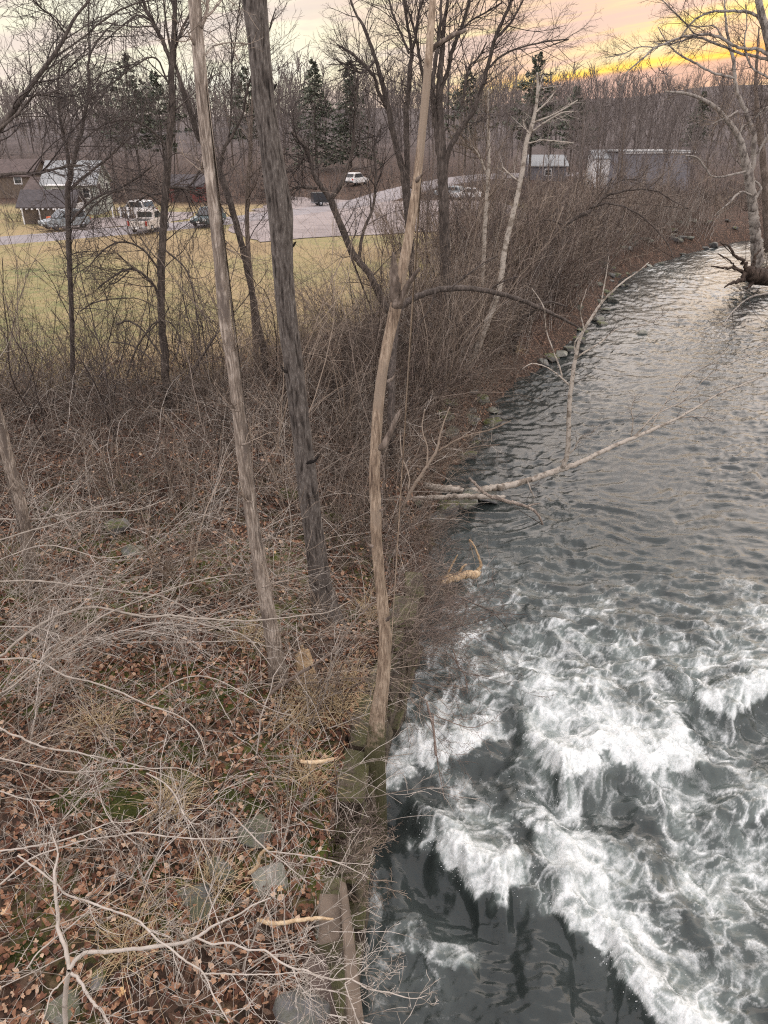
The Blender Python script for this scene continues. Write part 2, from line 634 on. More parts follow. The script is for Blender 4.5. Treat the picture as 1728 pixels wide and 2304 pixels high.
# furrowed bark: the ridge attribute is real relief, colour runs from grey ridges to near black furrows
m, t, b = new_mat('bark_furrowed')
ob = coords(t)
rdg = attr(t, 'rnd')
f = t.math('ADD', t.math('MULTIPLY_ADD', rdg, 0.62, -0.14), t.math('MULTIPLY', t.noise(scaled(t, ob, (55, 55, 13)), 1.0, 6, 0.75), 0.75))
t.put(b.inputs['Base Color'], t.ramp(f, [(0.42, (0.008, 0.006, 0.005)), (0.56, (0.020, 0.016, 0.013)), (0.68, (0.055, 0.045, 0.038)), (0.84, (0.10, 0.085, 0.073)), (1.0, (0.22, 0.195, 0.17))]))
b.inputs['Roughness'].default_value = 0.9
bump(t, b, t.noise(scaled(t, ob, (60, 60, 12)), 1.0, 5, 0.65), 0.7, 0.015)
M['bark_furrowed'] = m

# birch and sycamore: pale bark with dark marks
def pale_bark(name, white, grey, dark, sv):
    m, t, b = new_mat(name)
    ob = coords(t)
    n = t.noise(scaled(t, ob, (3.5, 3.5, sv)), 1.0, 5, 0.65)
    k = t.noise(ob, 11.0, 4, 0.7)
    col = t.ramp(n, [(0.40, grey), (0.50, white)])
    col = t.mix(t.ramp(k, [(0.60, 0), (0.66, 1)]), col, dark)
    t.put(b.inputs['Base Color'], col)
    b.inputs['Roughness'].default_value = 0.7
    bump(t, b, k, 0.4, 0.01)
    return m


M['bark_birch'] = pale_bark('bark_birch', (0.36, 0.315, 0.26), (0.17, 0.14, 0.108), (0.06, 0.045, 0.035), 5.0)
M['bark_sycamore'] = pale_bark('bark_sycamore', (0.27, 0.24, 0.205), (0.11, 0.092, 0.078), (0.065, 0.053, 0.043), 1.4)

M['twig_pale'] = twig_mat('twig_pale', (0.11, 0.088, 0.068), (0.29, 0.25, 0.205), (0.52, 0.465, 0.405))
M['twig_tan'] = twig_mat('twig_tan', (0.06, 0.043, 0.031), (0.175, 0.132, 0.096), (0.36, 0.29, 0.225))
M['twig_brown'] = twig_mat('twig_brown', (0.035, 0.026, 0.02), (0.1, 0.075, 0.058), (0.25, 0.2, 0.16))
M['twig_dark'] = twig_mat('twig_dark', (0.02, 0.015, 0.013), (0.05, 0.038, 0.033), (0.11, 0.088, 0.075))
M['twig_red'] = twig_mat('twig_red', (0.045, 0.031, 0.025), (0.13, 0.093, 0.075), (0.29, 0.235, 0.19))
M['twig_far'] = twig_mat('twig_far', (0.07, 0.056, 0.05), (0.12, 0.099, 0.088), (0.21, 0.177, 0.157))
M['straw'] = twig_mat('straw', (0.30, 0.21, 0.11), (0.50, 0.38, 0.22), (0.66, 0.54, 0.35))

# needles, with the haze of distance put into their lightened colour
m, t, b = new_mat('needles')
r = attr(t, 'rnd')
t.put(b.inputs['Base Color'], t.ramp(r, [(0.0, (0.045, 0.052, 0.04)), (0.6, (0.085, 0.095, 0.065)), (1.0, (0.14, 0.15, 0.10))]))
b.inputs['Roughness'].default_value = 0.7
M['needles'] = m

# dead leaves
m, t, b = new_mat('dead_leaf')
r = attr(t, 'rnd')
n = t.noise(coords(t), 40, 3)
f = t.math('ADD', r, t.math('MULTIPLY', t.math('SUBTRACT', n, 0.5), 0.25))
t.put(b.inputs['Base Color'], t.ramp(f, [(0.0, (0.06, 0.026, 0.016)), (0.25, (0.13, 0.055, 0.03)), (0.5, (0.235, 0.115, 0.062)), (0.7, (0.36, 0.21, 0.125)), (0.88, (0.54, 0.39, 0.27)), (1.0, (0.55, 0.33, 0.13))]))
b.inputs['Roughness'].default_value = 0.6
M['dead_leaf'] = m

# forest floor, field, shingle: one sheet, three kinds of ground
m, t, b = new_mat('ground')
ob = coords(t)
grass = attr(t, 'grass')
hill = attr(t, 'hill')
moss = attr(t, 'moss')
vor = t.node('ShaderNodeTexVoronoi', {'Vector': ob, 'Scale': 13.0})
litter = t.ramp(t.node('ShaderNodeSeparateColor', {0: vor.outputs['Color']}).outputs[0],
                [(0.0, (0.015, 0.009, 0.006)), (0.4, (0.045, 0.025, 0.016)), (0.7, (0.11, 0.062, 0.04)), (1.0, (0.22, 0.14, 0.095))])
soil = t.mix(t.noise(ob, 3, 5, 0.6), (0.018, 0.012, 0.009), (0.06, 0.042, 0.03))
base = t.mix(t.ramp(t.noise(ob, 1.6, 5, 0.6), [(0.4, 0.35), (0.6, 0.95)]), soil, litter)
mo = t.math('MULTIPLY', moss, t.ramp(t.noise(ob, 5, 6, 0.7), [(0.42, 0), (0.55, 1)]))
base = t.mix(mo, base, t.mix(t.noise(ob, 25, 4), (0.035, 0.045, 0.01), (0.12, 0.13, 0.025)))
big = t.noise(ob, 0.07, 4, 0.55)
fine = t.noise(ob, 2.5, 6, 0.7)
gcol = t.ramp(t.math('ADD', t.math('MULTIPLY', big, 0.8), t.math('MULTIPLY', fine, 0.22)),
              [(0.36, (0.20, 0.14, 0.072)), (0.47, (0.29, 0.215, 0.11)), (0.55, (0.235, 0.205, 0.09)), (0.66, (0.145, 0.165, 0.062))])
gcol = t.mix(t.math('MULTIPLY', t.ramp(t.noise(ob, 0.9, 6, 0.75), [(0.42, 0), (0.6, 1)]), 0.6), gcol, (0.33, 0.24, 0.13))
wood = t.mix(t.ramp(t.noise(ob, 0.12, 7, 0.75), [(0.35, 0), (0.65, 1)]), (0.055, 0.045, 0.042), (0.125, 0.10, 0.092))
col = t.mix(grass, base, gcol)
col = t.mix(hill, col, wood)
t.put(b.inputs['Base Color'], col)
b.inputs['Roughness'].default_value = 0.95
bump(t, b, t.math('ADD', vor.outputs['Distance'], t.noise(ob, 20, 5, 0.6)), 0.6, 0.05)
M['ground'] = m

# road and gravel
m, t, b = new_mat('asphalt')
ob = coords(t)
t.put(b.inputs['Base Color'], t.ramp(t.math('ADD', t.math('MULTIPLY', t.noise(ob, 0.35, 5, 0.6), 0.6), t.math('MULTIPLY', t.noise(ob, 14, 4, 0.6), 0.4)),
                                     [(0.35, (0.19, 0.168, 0.165)), (0.65, (0.30, 0.27, 0.265))]))
b.inputs['Roughness'].default_value = 0.85
bump(t, b, t.noise(ob, 60, 3), 0.3, 0.01)
M['asphalt'] = m
m, t, b = new_mat('gravel')
ob = coords(t)
v = t.node('ShaderNodeTexVoronoi', {'Vector': ob, 'Scale': 16.0})
t.put(b.inputs['Base Color'], t.ramp(t.math('ADD', t.math('MULTIPLY', t.noise(ob, 0.22, 6, 0.65), 0.75), t.math('MULTIPLY', t.node('ShaderNodeSeparateColor', {0: v.outputs['Color']}).outputs[0], 0.22)),
                                     [(0.34, (0.17, 0.14, 0.13)), (0.5, (0.27, 0.228, 0.212)), (0.68, (0.36, 0.305, 0.28))]))
b.inputs['Roughness'].default_value = 0.95
bump(t, b, v.outputs['Distance'], 0.5, 0.03)
M['gravel'] = m

# stone
def stone_mat(name, c0, c1, c2, mossy=0.0, wet=0.6):
    m, t, b = new_mat(name)
    ob = t.node('ShaderNodeNewGeometry').outputs['Position']
    n = t.math('ADD', t.math('MULTIPLY', t.noise(ob, 3.5, 6, 0.65), 0.6), t.math('MULTIPLY', t.noise(ob, 26, 5, 0.7), 0.4))
    col = t.ramp(n, [(0.36, c0), (0.5, c1), (0.66, c2)])
    if mossy:
        up = t.node('ShaderNodeSeparateXYZ', {0: t.node('ShaderNodeNewGeometry').outputs['Normal']}).outputs[2]
        k = t.math('MULTIPLY', t.ramp(t.noise(ob, 4.5, 6, 0.7), [(0.40, 0), (0.54, 1)]), t.ramp(up, [(0.0, 0), (0.6, 1)]))
        col = t.mix(t.math('MULTIPLY', k, mossy), col, t.mix(t.noise(ob, 30, 3), (0.035, 0.045, 0.01), (0.12, 0.13, 0.03)))
    t.put(b.inputs['Base Color'], col)
    b.inputs['Roughness'].default_value = wet
    bump(t, b, t.noise(ob, 18, 7, 0.7), 0.6, 0.03)
    return m


M['stone_grey'] = stone_mat('stone_grey', (0.06, 0.059, 0.052), (0.135, 0.132, 0.118), (0.23, 0.225, 0.20), 0.5)
M['stone_pale'] = stone_mat('stone_pale', (0.13, 0.128, 0.11), (0.24, 0.235, 0.205), (0.34, 0.33, 0.29), 0.35)
M['stone_moss'] = stone_mat('stone_moss', (0.07, 0.065, 0.06), (0.14, 0.13, 0.12), (0.22, 0.21, 0.19), 0.95)
M['stone_dark'] = stone_mat('stone_dark', (0.045, 0.043, 0.043), (0.09, 0.087, 0.085), (0.16, 0.155, 0.15), 0.25, 0.45)
M['wall_stone'] = stone_mat('wall_stone', (0.03, 0.023, 0.017), (0.075, 0.058, 0.042), (0.165, 0.13, 0.097), 0.5)
M['moss'] = None
m, t, b = new_mat('moss')
ob = coords(t)
t.put(b.inputs['Base Color'], t.ramp(t.math('ADD', t.math('MULTIPLY', t.noise(ob, 7, 5, 0.7), 0.6), t.math('MULTIPLY', t.noise(ob, 60, 3, 0.7), 0.4)),
                                     [(0.35, (0.018, 0.021, 0.006)), (0.5, (0.055, 0.064, 0.012)), (0.68, (0.15, 0.16, 0.03))]))
b.inputs['Roughness'].default_value = 0.95
bump(t, b, t.noise(ob, 70, 4, 0.7), 1.0, 0.03)
M['moss'] = m

# river: dark water, aerated water, foam
m, t, b = new_mat('river_water')
ob = coords(t)
foam = attr(t, 'foam')
air = attr(t, 'air')
w1 = t.noise(scaled(t, ob, (1.0, 2.2, 1.0)), 3.0, 3, 0.5, 1.0)
w2 = t.noise(scaled(t, ob, (1.0, 1.7, 1.0)), 9.0, 2, 0.5, 0.8)
fz = t.noise(scaled(t, ob, (1.0, 0.9, 1.0)), 20.0, 4, 0.65, 1.2)
fy = t.noise(scaled(t, ob, (1.0, 0.9, 1.0)), 6.0, 5, 0.7, 1.2)
fmask = t.math('ADD', foam, t.math('MULTIPLY', t.math('SUBTRACT', fz, 0.5), 0.5))
fmask = t.math('ADD', fmask, t.math('MULTIPLY', t.math('SUBTRACT', fy, 0.5), 0.55))
fmask = t.ramp(fmask, [(0.20, 0), (0.42, 0.28), (0.66, 0.66), (1.0, 0.97)])
fmask = t.math('MULTIPLY', fmask, t.ramp(foam, [(0.06, 0), (0.20, 1)]))
deep = t.mix(t.noise(ob, 0.5, 4), (0.016, 0.021, 0.020), (0.034, 0.040, 0.037))
deep = t.mix(air, deep, (0.20, 0.235, 0.215))
fcol = t.ramp(t.math('ADD', t.math('MULTIPLY', fz, 0.5), t.math('MULTIPLY', fy, 0.5)), [(0.32, (0.42, 0.45, 0.425)), (0.5, (0.66, 0.68, 0.655)), (0.66, (0.80, 0.81, 0.79))])
t.put(b.inputs['Base Color'], t.mix(fmask, deep, fcol))
b.inputs['IOR'].default_value = 1.33
b.inputs['Specular IOR Level'].default_value = 0.5
t.put(b.inputs['Roughness'], t.ramp(fmask, [(0.0, 0.08), (1.0, 0.55)]))
w3 = t.math('ABSOLUTE', t.math('SUBTRACT', t.noise(scaled(t, ob, (1.0, 2.0, 1.0)), 5.0, 2, 0.5, 1.2), 0.5))
hgt = t.math('ADD', t.math('MULTIPLY', w1, 0.55), t.math('MULTIPLY', w2, 0.22))
hgt = t.math('SUBTRACT', hgt, t.math('MULTIPLY', w3, 0.4))
hgt = t.math('ADD', hgt, t.math('MULTIPLY', fmask, 0.35))
bump(t, b, hgt, 0.6, 0.022)
M['water'] = m

# buildings, vehicles
M['siding'] = plain('siding', (0.33, 0.345, 0.31), 0.7, 0.12, 1.5)
M['roof_metal'] = plain('roof_metal', (0.25, 0.255, 0.25), 0.6, 0.12, 0.8, 0.0, 0.4)
M['roof_dark'] = plain('roof_dark', (0.075, 0.066, 0.066), 0.9, 0.25, 2.0)
M['roof_brown'] = plain('roof_brown', (0.10, 0.076, 0.068), 0.9, 0.25, 2.0)
M['white_paint'] = plain('white_paint', (0.72, 0.70, 0.67), 0.6, 0.08, 1.5)
M['grey_wall'] = plain('grey_wall', (0.18, 0.17, 0.178), 0.8, 0.15, 0.6)
M['barn_red'] = plain('barn_red', (0.15, 0.05, 0.042), 0.8, 0.25, 1.5)
M['pink_wall'] = plain('pink_wall', (0.50, 0.37, 0.36), 0.8, 0.15, 1.5)
M['weathered_wood'] = plain('weathered_wood', (0.13, 0.10, 0.075), 0.9, 0.35, 3.0)
M['dark_wood'] = plain('dark_wood', (0.075, 0.055, 0.045), 0.9, 0.35, 3.0)
M['glass'] = plain('glass', (0.025, 0.03, 0.033), 0.08, 0.2, 1.0, 0.0, 0.7)
M['car_white'] = plain('car_white', (0.72, 0.70, 0.67), 0.25, 0.04, 2.0, 0.0, 0.5)
M['car_beige'] = plain('car_beige', (0.56, 0.51, 0.46), 0.28, 0.05, 2.0, 0.0, 0.5)
M['car_dark'] = plain('car_dark', (0.03, 0.033, 0.037), 0.25, 0.15, 2.0, 0.0, 0.5)
M['car_grey'] = plain('car_grey', (0.30, 0.33, 0.34), 0.28, 0.06, 2.0, 0.2, 0.5)
M['car_teal'] = plain('car_teal', (0.05, 0.085, 0.085), 0.25, 0.10, 2.0, 0.0, 0.5)
M['tyre'] = plain('tyre', (0.02, 0.02, 0.02), 0.9, 0.2, 8.0)
M['rim'] = plain('rim', (0.35, 0.35, 0.36), 0.35, 0.1, 8.0, 0.6)
M['tail_red'] = plain('tail_red', (0.42, 0.04, 0.025), 0.2, 0.05, 8.0, 0.0, 0.5)
M['lamp_clear'] = plain('lamp_clear', (0.60, 0.62, 0.62), 0.15, 0.05, 8.0, 0.0, 0.6)
M['barrel'] = plain('barrel', (0.62, 0.13, 0.04), 0.6, 0.1, 3.0)
M['cable'] = plain('cable', (0.10, 0.095, 0.095), 0.6, 0.1, 3.0)

# ================================================================== the ground: one sheet to the horizon
def build_ground():
    yn = np.concatenate([[-40, -20, -10, -4], np.geomspace(1.5, 1500, 330)])
    un = np.linspace(-1, 1, 340)
    u = np.sign(un) * np.abs(un) ** 1.25
    Y, Uu = np.meshgrid(yn, u, indexing='ij')
    X = Uu * (14 + 1.15 * np.maximum(Y, 0)) + 0.15 * np.maximum(Y, 0)
    Z = height(X, Y)
    ny, nx = X.shape
    V = np.stack([X, Y, Z], -1).reshape(-1, 3)
    i = (np.arange(ny - 1)[:, None] * nx + np.arange(nx - 1)[None]).reshape(-1)
    F = np.stack([i, i + 1, i + nx + 1, i + nx], -1)
    d = shore_d(X, Y)
    edge = 3.0 * perlin(X * 0.12, Y * 0.12, 3) + 1.2 * perlin(X * 0.5, Y * 0.5, 8)
    grass = sstep(24.5, 28.5, Y + 0.2 * np.maximum(0, -X - 4) * 0.4 + edge * 0.6) * sstep(8, 13, d + edge) * (1 - sstep(99, 106, Y + edge)) * (1 - sstep(0.17, 0.22, (X + 0.5 * edge) / np.maximum(Y, 20)))
    hill = sstep(125, 240, Y)
    moss = sstep(0.1, 0.5, perlin(X * 0.7, Y * 0.7, 71) + 0.25) * (1 - sstep(14, 20, Y))
    me = mesh_from('ground', V, [F], M['ground'], True, {'grass': grass.ravel(), 'hill': hill.ravel(), 'moss': moss.ravel()})
    return tag(link('ground', me), kind='structure')


GROUND = build_ground()


# ================================================================== the river
def crest_field(x, y, pts, decay, amp, ragged, seed):
    """white water that starts sharply along a line and dies away up the picture (downstream)"""
    P = np.array([at_z(a, b, 0.05)[:2] for a, b in pts])
    P = P[np.argsort(P[:, 0])]
    w = 0.30 * perlin(x * 1.6, y * 1.6, seed) + 0.16 * perlin(x * 4.5, y * 4.5, seed + 1) + 0.08 * perlin(x * 12, y * 12, seed + 2)
    xx = x + 0.35 * perlin(x * 1.2, y * 1.2, seed + 5)
    yc = np.interp(xx, P[:, 0], P[:, 1])
    s = y - yc + w * ragged
    side = sstep(P[0, 0] - 0.55, P[0, 0] + 0.15, xx) * (1 - sstep(P[-1, 0] - 0.15, P[-1, 0] + 0.55, xx))
    dens = np.where(s > 0, np.exp(-np.maximum(s, 0) / decay), np.exp(np.minimum(s, 0) / 0.05)) * side
    sh = y - yc + 0.30 * perlin(x * 1.6, y * 1.6, seed) * ragged
    h = 1.5 * amp * side * (np.exp(-((sh - 0.38) / 0.5) ** 2) - 0.8 * np.exp(-((sh + 0.7) / 0.6) ** 2))
    return dens, h


def build_river():
    ny, nx = 760, 520
    yn = np.concatenate([np.linspace(-12, 2.6, 12), np.geomspace(2.9, 70, ny - 110), np.linspace(70.4, 140, 98)])
    ny = len(yn)
    left = _sm(SHORE, yn) - 1.3
    right = _sm(RIGHT, yn) + 1.3
    vis = np.minimum(0.62 * (0.89 * np.maximum(yn, 3) + 4.6) + 0.5, right)        # dense as far as the frame reaches, coarse beyond
    vis = np.maximum(vis, left + 3)
    k = int(nx * 0.88)
    f1 = np.linspace(0, 1, k)
    f2 = np.linspace(0, 1, nx - k + 1)[1:]
    X = np.concatenate([left[:, None] + (vis - left)[:, None] * f1[None], vis[:, None] + (np.maximum(right, vis + 0.1) - vis)[:, None] * f2[None]], 1)
    Y = np.repeat(yn[:, None], nx, 1)
    x, y = X.ravel(), Y.ravel()
    dist = np.sqrt(x * x + y * y + 100)
    # waves: crests mostly across the stream, steeper where the rapid is
    rapid = np.exp(-((y - 8) / 6.5) ** 2)
    wx = x + 0.8 * perlin(x * 0.35, y * 0.35, 101)
    wy = y + 0.8 * perlin(x * 0.35 + 9, y * 0.35, 102)
    calm = 1 - 0.85 * (1 - sstep(7.0, 12.5, y))
    h = 0.10 * perlin(wx * 0.42, wy * 0.8, 103) + calm * (0.075 * (1 - 2 * np.abs(perlin(wx * 0.75, wy * 1.6, 104))) + 0.042 * (1 - 2 * np.abs(perlin(wx * 1.7, wy * 3.3, 105))))
    h = h + 0.022 * perlin(wx * 4.2, wy * 7.0, 106) * np.clip(40 / dist, 0, 1)
    h = h * (0.50 + 1.45 * rapid)
    h = h + (0.060 * (0.6 - 2.2 * np.abs(perlin(wx * 0.8 + 0.3 * wy, wy * 1.9, 107))) + 0.042 * (0.6 - 2.2 * np.abs(perlin(wx * 1.7 - 0.3 * wy, wy * 3.6, 108))) + 0.020 * (0.6 - 2.0 * np.abs(perlin(wx * 3.2, wy * 6.5, 109)))) * np.clip(45 / dist, 0.35, 1.1) * np.clip(0.85 + 1.1 * perlin(x * 0.16, y * 0.11, 150) + 0.7 * perlin(x * 0.6, y * 0.25, 151), 0.25, 1.7) * (0.18 + 0.82 * sstep(7.5, 14, y + 0.5 * x))
    nearw = 1 - sstep(8, 14, y)
    h = h + nearw * (0.018 * perlin(wx * 5.0, wy * 2.6, 141) + 0.010 * perlin(wx * 11.0, wy * 5.0, 142) + 0.02 * perlin(wx * 2.2, wy * 1.6, 143)) * (0.6 + 0.4 * sstep(-0.2, 1.5, -shore_d(x, y)))
    foam = np.zeros_like(x)
    lines = [
        ([(1215, 1715), (1229, 1725), (1265, 1765), (1330, 1745), (1385, 1719), (1458, 1760), (1541, 1740), (1560, 1720)], 3.6, 0.22, 1.0, 201, 1.0),
        ([(850, 1800), (905, 1765), (940, 1730), (1040, 1705), (1120, 1660)], 3.4, 0.10, 1.0, 211, 0.8),
        ([(955, 1900), (975, 1925), (1026, 1962), (1052, 2012), (1140, 2025), (1165, 1990)], 1.3, 0.20, 0.9, 221, 1.0),
        ([(1250, 2035), (1266, 2062), (1344, 2120), (1396, 2205), (1479, 2280), (1560, 2360), (1800, 2700)], 3.0, 0.20, 1.0, 231, 0.95),
        ([(1550, 1568), (1562, 1578), (1625, 1618), (1728, 1575), (1900, 1560), (2100, 1580)], 2.6, 0.18, 1.0, 241, 0.8),
        ([(1180, 1845), (1220, 1880), (1280, 1960), (1330, 1975)], 1.5, 0.10, 1.0, 251, 0.75),
        ([(1500, 1860), (1600, 1880), (1740, 1850), (1900, 1860)], 2.2, 0.12, 1.4, 261, 0.62),
        ([(900, 2140), (960, 2165), (1020, 2150)], 0.6, 0.05, 1.2, 271, 0.40),
        ([(1040, 1560), (1150, 1590), (1260, 1580), (1340, 1560)], 3.4, 0.10, 1.4, 281, 0.62),
        ([(1150, 1420), (1300, 1440), (1450, 1430), (1600, 1450)], 2.6, 0.05, 1.8, 291, 0.36),
    ]
    for pts, dec, amp, rag, sd, st in lines:
        if st > 0.7:
            SPRAY.append(pts)
        d, hh = crest_field(x, y, pts, dec, amp, rag, sd)
        foam = np.maximum(foam, d * st)
        h = h + hh

    def spot(px, py, rx, ry, s):
        p = at_z(px, py, 0)
        return s * np.exp(-((x - p[0]) / rx) ** 2 - ((y - p[1]) / ry) ** 2)
    for a in [(1330, 1640, 0.9, 1.5, 0.55), (1120, 1560, 0.9, 1.5, 0.35), (1290, 1830, 0.33, 0.9, 0.75), (1260, 1950, 0.35, 0.6, 0.7), (900, 1690, 0.5, 0.6, 0.5),
              (1560, 2010, 1.4, 1.2, 0.42), (1660, 2200, 1.0, 0.9, 0.4), (1250, 1440, 1.6, 1.6, 0.28), (1080, 1400, 0.8, 0.9, 0.28), (1440, 1950, 0.9, 0.7, 0.35),
              (1010, 1840, 0.5, 0.5, 0.3), (1690, 1760, 0.9, 1.0, 0.35), (1620, 1480, 1.3, 1.6, 0.30), (1400, 1560, 1.8, 1.4, 0.40), (1180, 1480, 1.6, 1.4, 0.36), (1500, 1650, 1.2, 0.9, 0.34), (1080, 1330, 1.3, 0.8, 0.26), (1350, 1350, 2.0, 0.8, 0.22), (1620, 1920, 1.6, 1.2, 0.5), (1480, 2080, 1.0, 0.9, 0.5), (1450, 1800, 0.9, 0.5, 0.3), (1100, 1780, 0.5, 0.5, 0.4), (1180, 1740, 0.4, 0.4, 0.3), (900, 1760, 0.4, 0.4, 0.3), (950, 2230, 0.5, 0.5, 0.22), (840, 2050, 0.18, 0.9, 0.26), (850, 2200, 0.2, 0.6, 0.24), (1000, 2120, 0.35, 0.4, 0.2), (1500, 610, 3.0, 5, 0.20), (1600, 560, 5, 8, 0.22), (1440, 760, 2, 2, 0.16)]:
        foam = np.maximum(foam, spot(*a))
    # lace: thin ridges torn out of the white water
    qx = x + 0.55 * perlin(x * 0.9, y * 0.9, 301) + 0.22 * perlin(x * 2.6, y * 2.6, 302)
    qy = y + 0.55 * perlin(x * 0.9 + 5, y * 0.9, 303) + 0.22 * perlin(x * 2.6, y * 2.6 + 3, 304)
    r1 = 1 - np.abs(perlin(qx * 1.3, qy * 1.5, 305)) * 5.0
    r2 = 1 - np.abs(perlin(qx * 2.8, qy * 3.3, 306)) * 4.4
    r3 = 1 - np.abs(perlin(qx * 6.0, qy * 7.0, 307)) * 3.6
    lace = np.maximum(np.maximum(r1, r2 * 0.9), r3 * 0.72)
    lace = np.clip(lace, 0, 1) ** 1.6
    blob = fbm(qx * 1.1, qy * 0.9, 310, 4)
    fine = fbm(qx * 4.0, qy * 3.4, 311, 3)
    wide = np.clip(foam + (0.42 * blob + 0.22 * fine) * sstep(0.03, 0.35, foam), 0, 1.25)
    broken = 0.55 + 0.9 * np.clip(0.5 + perlin(x * 2.1, y * 2.1, 312) + 0.6 * perlin(x * 6, y * 6, 313), 0, 1)
    m = 0.9 * np.clip(wide * 1.3 - 0.60, 0, 1) ** 1.25 * (0.75 + 0.5 * np.clip(0.5 + fine, 0, 1)) + lace * broken * np.clip(wide * 1.5, 0, 0.58) + 0.06 * np.clip(wide * 2, 0, 1)
    # flecks on the riffles upstream and along the far bend
    far_fleck = sstep(0.30, 0.62, perlin(wx * 0.55, wy * 1.5, 320) + 0.35 * perlin(wx * 2.2, wy * 5, 321)) * (0.14 + 0.75 * sstep(36, 60, y) + 0.30 * np.exp(-((y - 34) / 5) ** 2))
    m = np.clip(np.maximum(m, far_fleck), 0, 1)
    air = np.clip(wide * 1.25, 0, 1) ** 1.25 * (0.75 + 0.35 * blob).clip(0.2, 1)
    h = h + 0.05 * m * (lace - 0.2) + 0.11 * np.clip(wide, 0, 1) * fbm(qx * 2.6, qy * 2.6, 330, 4)
    V = np.stack([x, y, h], -1)
    i = (np.arange(ny - 1)[:, None] * nx + np.arange(nx - 1)[None]).reshape(-1)
    F = np.stack([i, i + 1, i + nx + 1, i + nx], -1)
    me = mesh_from('river', V, [F], M['water'], True, {'foam': m, 'air': air})
    return tag(link('river', me), kind='structure')


SPRAY = []
RIVER = build_river()


# drops thrown up along the breaking crests
def build_spray():
    c, r = [], []
    for pts in SPRAY:
        P = np.array([at_z(a, b, 0.05) for a, b in pts])
        n = 420
        t = rng.uniform(0, len(P) - 1, n)
        i = np.clip(t.astype(int), 0, len(P) - 2)
        w = (t - i)[:, None]
        q = P[i] * (1 - w) + P[i + 1] * w
        q = q + np.column_stack([rng.normal(size=n) * 0.16, np.abs(rng.normal(size=n)) * 0.35 - 0.12, 0.16 + np.abs(rng.normal(size=n)) * 0.10])
        c.append(q)
        r.append(rng.uniform(0.003, 0.011, n) * rng.random(n) ** 0.5)
    c, r = np.concatenate(c), np.concatenate(r)
    o = np.array([(1, 0, 0), (-1, 0, 0), (0, 1, 0), (0, -1, 0), (0, 0, 1), (0, 0, -1)], float)
    f = np.array([(0, 2, 4), (2, 1, 4), (1, 3, 4), (3, 0, 4), (2, 0, 5), (1, 2, 5), (3, 1, 5), (0, 3, 5)])
    V = (c[:, None] + o[None] * r[:, None, None]).reshape(-1, 3)
    F = (f[None] + (np.arange(len(c)) * 6)[:, None, None]).reshape(-1, 3)
    me = mesh_from('spray', V, [F], plain('spray_drops', (0.75, 0.77, 0.75), 0.3, 0.05), True)
    tag(link('spray', me), 'white drops thrown up along the breaking crests of the rapid', 'spray', kind='stuff')


build_spray()


# ================================================================== road and gravel lot (sheets that follow the ground)
def sheet(name, outline_px, mat, lift, z=None, step=1.5, world=None, ragged=0.25):
    if world is None:
        pts = np.array([ground(a, b)[:2] for a, b in outline_px])
    else:
        pts = np.array(world, float)
    # refine and roughen the outline, then fill it with a grid clipped to it
    ring = []
    for k in range(len(pts)):
        a, c = pts[k], pts[(k + 1) % len(pts)]
        n = max(2, int(np.linalg.norm(c - a) / step))
        for q in range(n):
            ring.append(a + (c - a) * q / n + rng.normal(size=2) * ragged)
    bm = bmesh.new()
    vs = [bm.verts.new((p[0], p[1], 0)) for p in ring]
    es = [bm.edges.new((vs[k], vs[(k + 1) % len(vs)])) for k in range(len(vs))]
    bmesh.ops.triangle_fill(bm, use_beauty=True, use_dissolve=False, edges=es)
    for _ in range(2):
        longe = [e for e in bm.edges if e.calc_length() > 5]
        if longe:
            bmesh.ops.subdivide_edges(bm, edges=longe, cuts=2, use_grid_fill=False)
            bmesh.ops.triangulate(bm, faces=bm.faces[:])
    xs = np.array([v.co.x for v in bm.verts])
    ys = np.array([v.co.y for v in bm.verts])
    zs = height(xs, ys) + lift
    for v, q in zip(bm.verts, zs):
        v.co.z = q
    for f in bm.faces:
        if f.normal.z < 0:
            f.normal_flip()
    me = bm_mesh(name, bm, mat, True)
    return tag(link(name, me), kind='structure')


ROAD_C = [(-75, 47), (-46, 60), (-31, 70), (-20, 80), (-11, 92), (-4, 103), (2, 116), (9, 128), (20, 140), (38, 152)]


def ribbon(name, cl, w, mat, lift):
    c = spline(np.array([(a, b_, 0) for a, b_ in cl], float), 90)[:, :2]
    t = unit(np.gradient(c, axis=0))
    nrm = np.stack([-t[:, 1], t[:, 0]], -1)
    cols = np.linspace(-1, 1, 7)
    P = c[:, None] + nrm[:, None] * (cols[None, :, None] * w / 2) + nrm[:, None] * (np.array([-1, 0, 0, 0, 0, 0, 1])[None, :, None] * rng.normal(size=(90, 7, 1)) * 0.18)
    Z = height(P[..., 0], P[..., 1]) + lift
    Z[:, 0] -= 0.25
    Z[:, -1] -= 0.25
    # keep the sheet above the coarse ground between its points
    V = np.concatenate([P, Z[..., None]], -1).reshape(-1, 3)
    i = (np.arange(89)[:, None] * 7 + np.arange(6)[None]).reshape(-1)
    me = mesh_from(name, V, [np.stack([i, i + 1, i + 8, i + 7], -1)[:, ::-1]], mat, True)
    return tag(link(name, me), kind='structure')


ROAD = ribbon('road', ROAD_C, 7.0, M['asphalt'], 0.10)
LOT = sheet('gravel_lot', [(500, 520), (575, 470), (650, 442), (720, 448), (850, 455), (960, 452), (1090, 448), (1180, 470), (1120, 505), (1000, 520), (860, 528), (720, 535), (600, 545)], M['gravel'], 0.06)
DRIVE = sheet('gravel_drive', None, M['gravel'], 0.05, world=[(-30, 75), (-24, 80), (-21, 86), (-22, 93), (-27, 93), (-30, 87), (-36, 82)])

